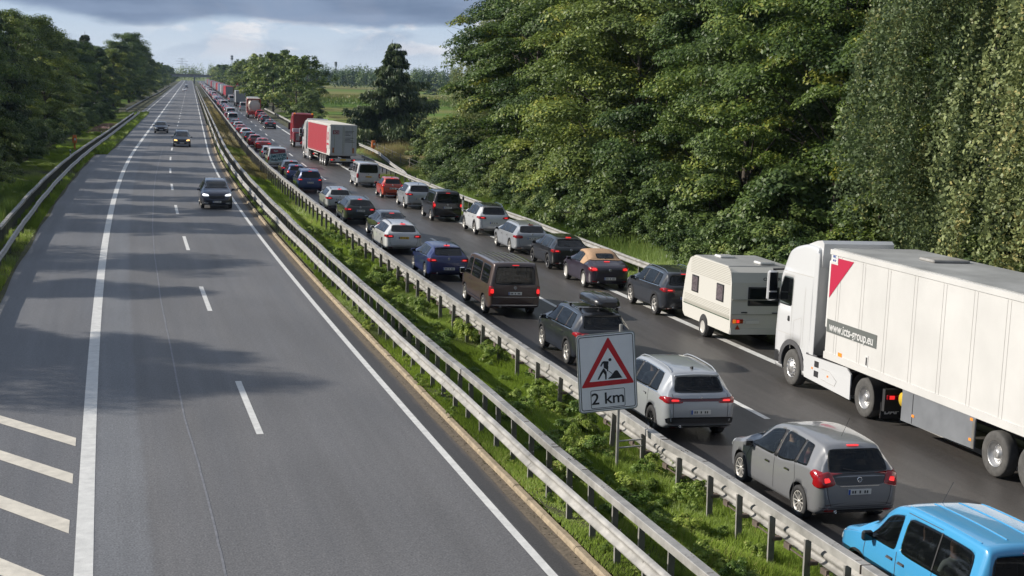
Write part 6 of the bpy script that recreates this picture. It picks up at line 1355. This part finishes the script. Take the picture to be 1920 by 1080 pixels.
# --- red-sided lorry
def red_lorry():
    root = lorry_root('red_sided_lorry', 604, 309, 1.22, 4.4, 'lorry with a red curtain side and pale grey rear doors, angled in the right lane', 'lorry', GL, turn=4.0)
    M_RS = mat('curtain_red', (.30, .022, .035), .55, var=.05, vscale=2); M_RD = mat('door_grey', (.42, .44, .46), .5, var=.06, vscale=3)
    bx = trailer(root, 13.6, M_CREAM, M_RD, mat('pale_roof', (.60, .57, .50), .7, var=.1, vscale=1), near=False, axles=(3.0, 4.3, 5.6))
    mb = MB(); mb.box((-1.288, 7.45, 2.52), (.02, 11.5, 2.62), M_RS)
    for y in np.arange(2.2, 13, .6): mb.box((-1.303, y, 1.30), (.01, .04, .12), M_CREAM)
    mb.obj('curtain', bx)
    mb = MB(); mb.box((-1.286, .95, 2.7), (.02, 1.5, 2.0), M_WHITE); p = mb.obj('white_panel', bx); mb = MB(); mb.lathe([(-1.305, .40), (-1.305, .24)], M_TRI, 24, 'x', (0, 1.0, 2.9)); mb.box((-1.305, 1.0, 2.15), (.01, 1.0, .18), M_TRI); mb.obj('side_logo', p)
    mb = MB(); mb.box((-.72, -.035, 3.30), (.60, .02, .36), mat('dark_red_logo', (.20, .015, .04), .5)); p = mb.obj('logo_plate', bx); lettering(p, 'ECS', .30, mat('grey_letters', (.5, .45, .46), .5), -.70, -.052, 3.28, bold=.004)
    mb = MB()
    for i, w in enumerate((.85, .75, .35, .5, 0, .8, .5, .75, .9)):
        if w: mb.box((.15+w/2, -.035, 3.42-i*.125), (w, .01, .045), M_TRIM)
    mb.obj('address_lines', bx)
    for x in (-.95, .95): mb = MB(); mb.box((x, -.035, 1.62), (.16, .02, .5), mat('hazard_board', (.35, .13, .05), .6)); mb.obj('hazard_board', bx)
    for sg in (-1, 1): mb = MB(); mb.box((sg*1.2, 8.4, .62), (.04, 2.6, .1), M_GALV); mb.box((sg*1.2, 8.4, .9), (.04, 2.6, .1), M_GALV); mb.obj('side_guard', root)
    cab = empty('tractor_cab', (0, 13.6-2.25, 0)); cab.parent = root
    return root
rl = red_lorry()
cb = [o for o in bpy.data.objects if o.name.startswith('tractor_cab')][0]; ct = empty('lorry_tractor', (0, 0, 0)); bpy.data.objects.remove(cb)
rl_m = Matrix.Translation(rl.location) @ rl.rotation_euler.to_matrix().to_4x4(); ct.location = rl_m @ Vector((0, 13.6-2.35, 0)); ct.rotation_euler = rl.rotation_euler; tag(ct, 'white tractor unit pulling the red curtain-sided trailer', 'lorry', GL); tractor(ct, M_CAB)
# --- red recovery truck seen from behind
def heavy_truck():
    root = lorry_root('red_heavy_truck', 549, 276, 1.2, 1.5, 'tall dark red recovery truck with a pale band across its back', 'lorry', GL)
    c = cab_car(); M_DR = mat('deep_red', (.26, .012, .02), .35, 0, .5); mb = c.body(M_DR, 30, 1); o = mb.obj('cab', root); o.location = (0, 4.6, .05)
    mb = MB(); mb.box((0, 3.3, 2.85), (2.45, 2.6, 2.2), M_DR, bev=.06); mb.obj('rear_housing', root)
    mb = MB(); mb.box((0, 1.9, 2.0), (2.5, .5, .42), mat('pale_band', (.52, .52, .56), .5), bev=.03); b = mb.obj('light_bar', root)
    mb = MB(); mb.box((0, 2.1, 1.25), (2.4, 3.2, 1.1), M_DR, bev=.05); b = mb.obj('locker_body', root); k = MB(); k.box((-.72, .47, 1.25), (.42, .05, .8), M_GALV); k.box((.15, .47, 1.25), (.95, .05, .8), M_BLACK); k.obj('rear_locker', b)
    mb = MB(); mb.lathe([(1.96, .32), (1.84, .32), (1.80, .18), (1.80, 0)], M_GALV, 20, 'y', (.2, 0, 2.5)); mb.obj('winch_drum', root)
    for x in (-.4, .1, .6): mb = MB(); mb.tube([(x, .5, .5), (x+.2, -.3, .75), (x, -.9, .45)], .09, M_DR, 6); mb.obj('lift_arm', root)
    for x in (-1.05, 1.05):
        mb = MB(); mb.box((x, 1.95, 4.0), (.22, .22, .16), M_AMBER, bev=.05); mb.obj('beacon', root)
        mb = MB(); mb.box((x, .44, .72), (.3, .06, .14), M_TAIL); mb.obj('tail_light', root)
        for y in (1.5, 2.9, 5.6): put_wheel(root, x*1.02, y, y > 4)
        mb = MB(); mb.box((x*1.3, 6.7, 2.3), (.25, .15, .8), M_BLACK, bev=.04); mb.obj('door_mirror', root)
    mb = MB(); mb.box((0, 3.4, .8), (1.0, 6.0, .3), M_FRAMEM); mb.obj('chassis', root)
heavy_truck()
# --- far traffic: one mesh each once parts are too small to see
FARM = {}
def far_mesh(kind, col):
    k = (kind, col)
    if k not in FARM:
        parts, bv = build_car(SPEC[kind], PT[col], 2, dict()); FARM[k] = emit_car(parts, kind+'_far', None, 0, '', '', join=True)
    return FARM[k]
KN = {'hatch': 'hatchback', 'estate': 'estate car', 'saloon': 'saloon', 'suv': 'SUV', 'bigmpv': 'people carrier', 'van': 'white van', 'compact': 'small car', 'mpv': 'people carrier', 'delivery': 'delivery van'}
CN = {'white': 'white', 'pale_silver': 'silver', 'silver': 'silver', 'grey': 'grey', 'slate': 'slate grey', 'black': 'black', 'red': 'red', 'dark_red': 'dark red', 'orange_red': 'orange-red', 'navy': 'navy', 'blue': 'blue', 'mid_blue': 'blue', 'beige': 'beige', 'anthracite': 'dark grey', 'brown': 'brown'}
seq = [(477.5, 283, 'saloon', 'red'), (464, 275.5, 'hatch', 'dark_red'), (456, 269, 'estate', 'anthracite'), (449, 261, 'hatch', 'white'), (440.5, 253, 'saloon', 'red'), (436, 246.5, 'estate', 'pale_silver'), (430.5, 241, 'saloon', 'slate'), (426, 233, 'van', 'white'), (418.5, 226, 'hatch', 'red')]
n = 0
for px, py, k, col in seq:
    n += 1; g = GR(px, py); c = SPEC[k]['car']; o = link(('saloon' if k == 'saloon' else 'queuing_car') if k != 'van' else 'queuing_van', far_mesh(k, col)); o.location = (g.x+c.W, g.y-c.ya, g.z+.006); o.rotation_euler = (0, 0, -math.atan(hd(g.y)))
    tag(o, f"{CN[col]} {KN[k] if k != 'van' else 'van'}, {ordn(n)} ahead of the lettered van in the left lane", 'car' if k != 'van' else 'van', 'far cars queuing in the left lane')
Y = GR(418.5, 226).y + 7.2; rr = random.Random(5)
kinds = ['hatch', 'estate', 'saloon', 'suv', 'compact', 'bigmpv', 'hatch', 'estate', 'van']; cols = ['white', 'silver', 'slate', 'black', 'red', 'pale_silver', 'mid_blue', 'white', 'dark_red', 'grey', 'anthracite', 'navy']
while Y < 1150:
    n += 1; k = rr.choice(kinds); col = rr.choice(cols) if k != 'van' else 'white'; c = SPEC[k]['car']; o = link('queuing_car' if k != 'van' else 'queuing_van', far_mesh(k, col)); o.location = (cc(Y)+4.95+c.W+rr.uniform(-.2, .2), Y, zR(Y)+.006)
    tag(o, f"{CN[col]} {KN[k] if k != 'van' else 'van'}, {ordn(n)} ahead of the lettered van in the left lane", 'car' if k != 'van' else 'van', 'far cars queuing in the left lane'); Y += c.L + rr.uniform(1.8, 4.5)
for i, (px, py, k, col, lab) in enumerate([(495.5, 241, 'saloon', 'anthracite', 'dark saloon with lit red lamps behind the red recovery truck in the right lane'), (488, 232, 'estate', 'slate', 'grey estate just ahead of the dark saloon in the right lane'), (484, 226, 'saloon', 'dark_red', 'dark red saloon, third car ahead of the recovery truck'), (478, 222, 'suv', 'red', 'red car close behind the tanker lorry'), (473, 217, 'hatch', 'orange_red', 'pale red car beside the rear wheels of the tanker lorry')]):
    g = GR(px, py); c = SPEC[k]['car']; o = link('queuing_car', far_mesh(k, col)); o.location = (g.x+c.W, g.y-c.ya, g.z+.006); tag(o, lab, 'car', 'far cars queuing in the right lane')
def far_lorry(X, Y, kind, label, col, rear, Lb=13.0, H=4.0):
    root = empty(kind, (X, Y, zR(Y))); tag(root, label, 'lorry', 'far lorries in the right lane'); mb = MB(); mb.box((0, Lb/2, (1.05+H)/2), (2.5, Lb, H-1.05), col, bev=.04); mb.obj('box_body', root)
    mb = MB(); mb.box((0, -.02, (1.05+H)/2), (2.3, .04, H-1.3), rear); mb.obj('rear_doors', root)
    mb = MB(); mb.box((0, Lb*.5+.5, .85), (1.1, Lb+2, .35), M_FRAMEM); mb.box((0, .1, .65), (2.4, .15, .3), M_FRAMEM); mb.obj('chassis', root)
    mb = MB()
    for sg in (-1, 1):
        for y in (2.2, 3.5, 4.8, Lb-1, Lb+2.6): mb.lathe([(sg*1.22, 0), (sg*1.22, .5), (sg*.9, .5), (sg*.9, 0)], M_TYRE, 14, c=(0, y, .5))
    mb.obj('wheels', root)
    c = cab_car(); mb = c.body(col if rr.random() < .5 else M_CAB, 14, 1); o = mb.obj('cab', root); o.location = (0, Lb+.9, 0)
    for sg in (-1, 1): mb = MB(); mb.box((sg*.95, -.05, .72), (.4, .05, .15), M_TAIL); mb.obj('tail_light', root)
M_GB = mat('box_grey', (.30, .31, .33), .5); M_LB = mat('lorry_blue', (.03, .09, .25), .4); M_LW = M_CAB
# tanker
def tanker():
    X, Y = GR(467, 214).x, 292; root = empty('tanker_lorry', (X, Y, zR(Y))); tag(root, 'tank container lorry with red frame and round pale tank end', 'lorry', 'far lorries in the right lane')
    fr = mat('frame_red', (.33, .045, .03), .5); tk = mat('tank_cream', (.62, .58, .52), .35, 0, .4)
    mb = MB(); mb.lathe([(0, 0), (.0, .95), (.15, 1.12), (5.6, 1.12), (5.75, .9), (5.75, 0)], tk, 28, 'y', (0, .15, 2.35)); mb.obj('tank', root)
    mb = MB()
    for y in (0, 5.9):
        for x in (-1.17, 1.17): mb.box((x, y, 2.35), (.16, .16, 2.6), fr)
        for z in (1.08, 3.6): mb.box((0, y, z), (2.5, .16, .16), fr)
    for x in (-1.17, 1.17):
        for z in (1.08, 3.6): mb.box((x, 2.95, z), (.14, 6.0, .14), fr)
    mb.obj('container_frame', root); mb = MB(); mb.box((0, 4.5, 3.72), (2.3, 8.5, .08), mat('pale_roof', (.6, .57, .5), .7)); mb.obj('top_cover', root)
    mb = MB(); mb.box((0, 4.5, .85), (2.2, 10, .4), fr); mb.obj('chassis', root); c = cab_car(); mb = c.body(M_CAB, 16, 1); o = mb.obj('cab', root); o.location = (0, 8.2, 0)
    mb = MB()
    for sg in (-1, 1):
        for y in (1.2, 2.5, 6.5, 9.6): mb.lathe([(sg*1.22, 0), (sg*1.22, .5), (sg*.9, .5), (sg*.9, 0)], M_TYRE, 14, c=(0, y, .5))
    mb.obj('wheels', root)
    for sg in (-1, 1): mb = MB(); mb.box((sg*.95, -.1, .72), (.4, .05, .15), M_TAIL); mb.obj('tail_light', root)
tanker()
xr = lambda Y: cc(Y)+10.6
far_lorry(xr(385), 385, 'box_lorry', 'grey box lorry with a white roof ahead of the tanker', M_GB, M_GB)
for i, (Y, k, col, lab) in enumerate([(440, 'van', 'white', 'white van ahead of the grey box lorry in the right lane'), (452, 'van', 'white', 'second white van ahead of the grey box lorry'), (344, 'van', 'white', 'white cab of a van between the tanker and the grey box lorry')]):
    o = link('white_van', far_mesh(k, col)); o.location = (xr(Y)-.6, Y, zR(Y)+.006); tag(o, lab, 'van', 'far vans in the right lane')
Y = 500; i = 0; pal = [(M_REDL, M_GB, 'grey-backed red'), (M_REDL, M_REDL, 'red'), (M_LW, M_LW, 'white'), (M_GB, M_GB, 'grey'), (M_LW, M_GB, 'white and grey'), (M_LB, M_LW, 'blue'), (M_LW, M_LW, 'white')]
while Y < 1150:
    i += 1; a, b_, nm = pal[(i-1) % 7]; far_lorry(xr(Y)+rr.uniform(-.2, .2), Y, 'box_lorry', f'{nm} box lorry, {ordn(i)} lorry beyond the grey one in the right lane', a, b_, rr.choice([8.5, 13])); Y += rr.uniform(19, 30)
for px, py, k, col, lab in [(346, 171, 'hatch', 'white', 'white car with red lamps far away on the empty carriageway'), (349.5, 165, 'suv', 'slate', 'dark car far away ahead of the white one on the empty carriageway'), (350, 161, 'hatch', 'pale_silver', 'silver car farther than the dark one on the empty carriageway'), (348.5, 155, 'van', 'white', 'tiny white van almost at the bridge on the empty carriageway')]:
    g = G(px, py); o = link('distant_car', far_mesh(k, col)); o.location = (g.x, g.y, .006); o.rotation_euler = (0, 0, math.pi); tag(o, lab, 'car' if k != 'van' else 'van', 'distant cars on the empty carriageway')
# passengers seen through the glass
SK = mat('skin', (.52, .30, .22), .6); HB = mat('brown_hair', (.10, .045, .02), .8)
def passenger(car, x, y, z, shirt, label, s=1.0):
    me = person_mesh(shirt, HB, SK); o = link('person', me); M = Matrix.Translation(car.location) @ car.rotation_euler.to_matrix().to_4x4() @ Matrix.Scale(.97, 4)
    o.location = M @ Vector((x, y, z)); o.rotation_euler = car.rotation_euler; o.scale = (s, s, s); tag(o, label, 'person'); return o
passenger(b1, -.42, 1.32, .70, mat('pale_shirt', (.62, .66, .62), .9), 'passenger in a pale shirt sitting behind the driver of the bright blue van')
passenger(b2, -.42, 1.28, .62, mat('pink_top', (.60, .22, .24), .9), 'passenger in a pink top in the back seat of the grey people carrier')
passenger(b1, -.36, 2.20, .68, mat('dark_shirt', (.06, .07, .10), .9), 'driver in dark clothes at the wheel of the bright blue van')
passenger(b2, -.36, 2.10, .62, mat('dark_shirt', (.06, .07, .10), .9), 'driver in dark clothes at the wheel of the grey people carrier')
passenger(b3, -.36, 2.30, .70, mat('dark_shirt', (.06, .07, .10), .9), 'driver in dark clothes at the wheel of the silver SUV')
# ---------------------------------------------------------------- sign, phones, posts, fence, bridge, masts
def roadworks_sign():
    root = empty('roadworks_sign', (8.62, 29.0, zM(3.2, 29))); tag(root, 'white sign with red roadworks triangle and 2 km on a pole in the grass', 'road sign')
    z0 = root.location.z; M_SB = mat('sign_face', (.74, .75, .78), .45, var=.05, vscale=3); M_SK = mat('sign_black', (.012, .012, .018), .5); M_SR = mat('sign_red', (.50, .012, .02), .4, var=.1, vscale=4); M_SG = mat('sign_rim', (.26, .28, .27), .5, .4)
    mb = MB(); mb.tube([(0, .05, -.1), (-.02, .05, 3.12-z0)], .033, M_GALV, 12); p = mb.obj('pole', root)
    mb = MB(); mb.tube([(.02, .05, .58), (.52, .02, .62)], .018, M_GALV, 6); mb.tube([(.02, .05, .72), (.52, .02, .76)], .018, M_GALV, 6); mb.obj('bracket', p)
    pl = empty('sign_board', (-.295+.0, 0, 2.14-z0), 0); pl.parent = root; pl.rotation_euler = (0, -R_(4.6), 0); W2, H2 = .622, .815
    def rr_poly(w, h, r, n=6): return [(sx*(w-r)+r*math.cos(a), sz*(h-r)+r*math.sin(a)) for sx, sz, a0 in ((1, 1, 0), (-1, 1, math.pi/2), (-1, -1, math.pi), (1, -1, 1.5*math.pi)) for a in [a0+math.pi/2*i/n for i in range(n+1)]]
    def ring(w, h, r, t, y, m, mb):
        a, b = rr_poly(w, h, r), rr_poly(w-t, h-t, max(.005, r-t)); n = len(a)
        mb.add([(x, y, z) for x, z in a]+[(x, y, z) for x, z in b], [(i, n+i, n+(i+1) % n, (i+1) % n) for i in range(n)], m)
    mb = MB(); mb.prism(rr_poly(W2, H2, .07), -.012, .012, M_SG, 'y'); mb.obj('board', pl)
    mb = MB(); mb.prism(rr_poly(W2-.022, H2-.022, .055), -.0155, -.012, M_SB, 'y'); mb.obj('face', pl)
    mb = MB(); ring(W2-.045, H2-.045, .05, .016, -.018, M_SK, mb); mb.obj('border', pl)
    ca, sa = math.cos(R_(3.4)), math.sin(R_(3.4))
    def cv(x, y): dx, dy = x-290, y-332; return ((dx*ca-dy*sa)*W2*2/415, -(dx*sa+dy*ca)*H2*2/538)
    def poly(pts, y, m, mb, conv=True):
        q = [cv(*p) for p in pts] if conv else pts; mb.add([(a, y, b) for a, b in q], [list(range(len(q)))], m)
    def rounded(pts, r=12):
        out = []; n = len(pts)
        for i in range(n):
            p, a, b = Vector(pts[i]), Vector(pts[i-1]), Vector(pts[(i+1) % n]); u = p+(a-p).normalized()*r; v = p+(b-p).normalized()*r
            for t in (0, .33, .66, 1): out.append(tuple((1-t)**2*u+2*t*(1-t)*p+t*t*v))
        return out
    mb = MB(); o3 = rounded([(291, 88), (484, 410), (108, 438)], 15); i3 = [(291, 163), (431, 381), (165, 396)]
    poly(o3, -.0185, M_SR, mb); mb.obj('red_triangle', pl); mb = MB(); poly(i3, -.0215, mat('sign_white', (.78, .79, .82), .45), mb); mb.obj('white_triangle', pl)
    mb = MB(); Yf = -.0245
    poly([(262, 254), (297, 257), (298, 262), (293, 300), (288, 314), (264, 300)], Yf, M_SK, mb); poly([(264, 254), (250, 262), (239, 288), (246, 293), (258, 272), (268, 270)], Yf-.0004, M_SK, mb)
    poly([(291, 290), (297, 290), (296, 312), (293, 326), (286, 325), (288, 306)], Yf-.0005, M_SK, mb); poly([(262, 304), (274, 311), (252, 346), (230, 383), (221, 379), (241, 337)], Yf-.0006, M_SK, mb)
    poly([(268, 307), (285, 330), (286, 350), (285, 381), (276, 381), (274, 350), (258, 325)], Yf-.0007, M_SK, mb); poly([(288, 318), (291, 315), (326, 340), (324, 344)], Yf-.0008, M_SK, mb)
    poly([(296, 378), (304, 367), (314, 362), (326, 345), (342, 324), (354, 319), (364, 324), (380, 348), (390, 362), (398, 373)], Yf-.0009, M_SK, mb)
    poly([(307+11*math.cos(a), 246+11*math.sin(a)) for a in np.linspace(0, 6.283, 16, endpoint=False)], Yf-.001, M_SK, mb); mb.obj('digging_figure', pl)
    mb = MB(); cx, cz = cv(298, 512); w, h = .365, .192; a = rr_poly(w, h, .03); b = rr_poly(w-.012, h-.012, .02); n = len(a)
    mb.add([(cx+x, -.0185, cz+z) for x, z in a]+[(cx+x, -.0185, cz+z) for x, z in b], [(i, n+i, n+(i+1) % n, (i+1) % n) for i in range(n)], M_SK); mb.obj('distance_frame', pl)
    lettering(pl, '2 km', .335, M_SK, cx, -.018, cz-.005, sx=1.05, bold=.004, name='distance_text')
roadworks_sign()
M_ORG = mat('phone_orange', (.62, .17, .03), .5, var=.12, vscale=6)
def sos(X, Y, z, label):
    root = empty('emergency_phone', (X, Y, z)); tag(root, label, 'emergency phone', 'orange emergency phones'); mb = MB(); mb.box((0, 0, .42), (.16, .14, .84), M_ORG, bev=.02); mb.obj('post', root)
    mb = MB(); mb.box((0, -.02, 1.15), (.42, .30, .68), M_ORG, bev=.05); b = mb.obj('phone_box', root); k = MB(); k.box((.06, -.18, 1.22), (.18, .02, .22), M_WHITE); k.obj('flap', b)
    k = MB(); k.box((0, 0, 1.56), (.36, .26, .12), M_ORG, bev=.03); k.obj('cap', b)
g = GR(700, 291); sos(g.x, g.y, g.z, 'orange emergency phone on the right bank behind the forked guardrail'); g = G(150, 284); sos(g.x-.5, g.y, 0, 'orange emergency phone in front of the dark trees on the left bank')
def marker(X, Y, z, lab):
    root = empty('marker_post', (X, Y, z)); tag(root, lab, 'marker post', 'white marker posts'); mb = MB(); mb.prism([(-.06, 0), (.06, 0), (.055, .95), (-.05, 1.05)], -.05, .05, M_WHITE, 'y'); mb.obj('post', root); mb = MB(); mb.box((0, 0, .80), (.125, .11, .20), M_INK, bev=.01); mb.obj('black_band', root)
for (x, y, lab) in [(141, 302, 'white marker post by the left guardrail below the orange phone'), (197, 262, 'white marker post at the middle of the left guardrail bend'), (234, 238, 'third white marker post along the left guardrail'), (262, 216, 'white marker post at the far end of the left guardrail')]: g = G(x, y); marker(g.x-.4, g.y, 0, lab)
for (x, y, lab) in [(868, 396, 'slim marker post behind the shoulder guardrail beside the white crossover'), (1075, 428, 'slim marker post in the tall grass before the right forest')]: g = GR(x, y); marker(g.x, g.y, g.z, lab)
# wire fence on the right bank
fr = empty('wire_fence', (24.5, 150, zR(150))); tag(fr, 'low wire fence with wooden posts between the orange phone and the scrub', 'fence')
pts = [(19.8+.1*i, 131+7*i) for i in range(9)]
for i, (x, y) in enumerate(pts): mb = MB(); mb.tube([(x-24.5, y-150, -.1), (x-24.5, y-150, 1.25)], .05, mat('fence_wood', (.22, .19, .15), .9), 6); mb.obj('post', fr)
mb = MB()
for z in (.4, .75, 1.1):
    for a, b in zip(pts[:-1], pts[1:]): mb.tube([(a[0]-24.5, a[1]-150, z), (b[0]-24.5, b[1]-150, z)], .008, M_GALV, 4, caps=False)
mb.obj('wire', fr)
# overbridge closing the view
M_BR = mat('bridge_concrete', (.20, .21, .23), .8, var=.15, vscale=.5)
br = empty('motorway_bridge', (2, 1180, 0)); tag(br, 'low concrete road bridge crossing the motorway at the vanishing point', 'bridge')
mb = MB(); mb.box((0, 0, 5.6), (110, 9, 1.1), M_BR); mb.obj('deck', br)
for y in (-4.6, 4.6): mb = MB(); mb.box((0, y, 6.7), (110, .12, 1.0), M_GALVD); mb.obj('parapet', br)
for x in (-16, 1.0, 19): mb = MB(); mb.box((x, 0, 2.5), (.9, 7, 5.1), M_BR); mb.obj('pier', br)
for x in (-48, 48): mb = MB(); mb.prism([(-30, -.5), (30, -.5), (12, 5.2), (-12, 5.2)], -8, 8, M_SOIL, 'y'); o = mb.obj('embankment', br); o.location = (x, 0, 0)
def mast(X, Y, h, w, label, kind='lattice_mast', arms=False):
    root = empty(kind, (X, Y, 0)); tag(root, label, 'mast', 'masts on the horizon'); mm = mat('mast_steel', (.20, .22, .25), .6); mb = MB(); k = 8
    for sx in (-1, 1):
        for sy in (-1, 1): mb.tube([(sx*w, sy*w, 0), (sx*w*.3, sy*w*.3, h)], .12, mm, 4)
    for i in range(k):
        a, b = 1-.7*i/k, 1-.7*(i+1)/k
        for sg in (-1, 1): mb.tube([(-sg*w*a, -w*a, h*i/k), (sg*w*b, -w*b, h*(i+1)/k)], .07, mm, 4); mb.tube([(-sg*w*a, w*a, h*i/k), (sg*w*b, w*b, h*(i+1)/k)], .07, mm, 4)
    mb.obj('tower', root)
    if arms:
        for z, l in ((.72, 7), (.84, 9), (.95, 5)): mb = MB(); mb.tube([(-l, 0, h*z), (l, 0, h*z)], .22, mm, 4); mb.obj('arm', root)
    else:
        for z in (.86, .94): mb = MB(); mb.lathe([(h*z-.9, w*.95), (h*z+.9, w*.95)], mm, 10, 'z'); mb.obj('antenna', root)
mast((431-357)/2800*1450, 1450, 26, 1.4, 'slender telecom mast above the trees left of the roadside clump'); mast((620-357)/2800*1400, 1400, 22, 1.4, 'telecom mast above the wooded skyline left of the lone conifer')
mast((342-357)/2800*2300, 2300, 30, 2.6, 'faint pylon above the bridge, left one of two', 'pylon', True); mast((351-357)/2800*2800, 2800, 24, 2.4, 'faint pylon above the bridge, right and smaller one', 'pylon', True)
# back of a direction sign on the left bank
ds = empty('direction_sign', (-17.3, 640, 0)); tag(ds, 'dark back of a large direction sign on two posts beside the left slip lane', 'road sign')
mb = MB(); mb.box((0, 0, 3.0), (2.6, .08, 3.3), mat('sign_back', (.06, .07, .10), .6)); mb.obj('board', ds)
for x in (-.9, .9): mb = MB(); mb.tube([(x, .1, -.2), (x, .1, 4.5)], .09, M_GALVD, 8); mb.obj('post', ds)
# warning triangle at the right verge among the lorries
wt = empty('warning_sign', (cc(520)+13.6, 512, 0)); tag(wt, 'small red and white warning triangle on an orange post above the far lorries', 'road sign')
mb = MB(); mb.tube([(0, .05, 0), (0, .05, 5.2)], .07, M_ORG, 8); mb.obj('post', wt); mb = MB(); mb.add([(-.95, 0, 3.6), (.95, 0, 3.6), (0, 0, 5.2)], [(0, 1, 2)], mat('sign_red', (.5, .01, .02), .4)); mb.obj('red_triangle', wt); mb = MB(); mb.add([(-.52, -.01, 3.85), (.52, -.01, 3.85), (0, -.01, 4.75)], [(0, 1, 2)], M_WHITE); mb.obj('white_triangle', wt)

# ---------------------------------------------------------------- air
hz = MB(); hz.box((0, 1560, 14.5), (3600, 3200, 33), mat('haze_air')); ho = hz.obj('haze'); tag(ho, kind='stuff')
hm = MATS['haze_air']; nt = hm.node_tree; nt.nodes.clear(); o_ = nt.nodes.new('ShaderNodeOutputMaterial'); pv = nt.nodes.new('ShaderNodeVolumePrincipled')
pv.inputs['Color'].default_value = (.50, .68, 1, 1); pv.inputs['Density'].default_value = .00007; pv.inputs['Anisotropy'].default_value = .2; nt.links.new(pv.outputs[0], o_.inputs['Volume'])
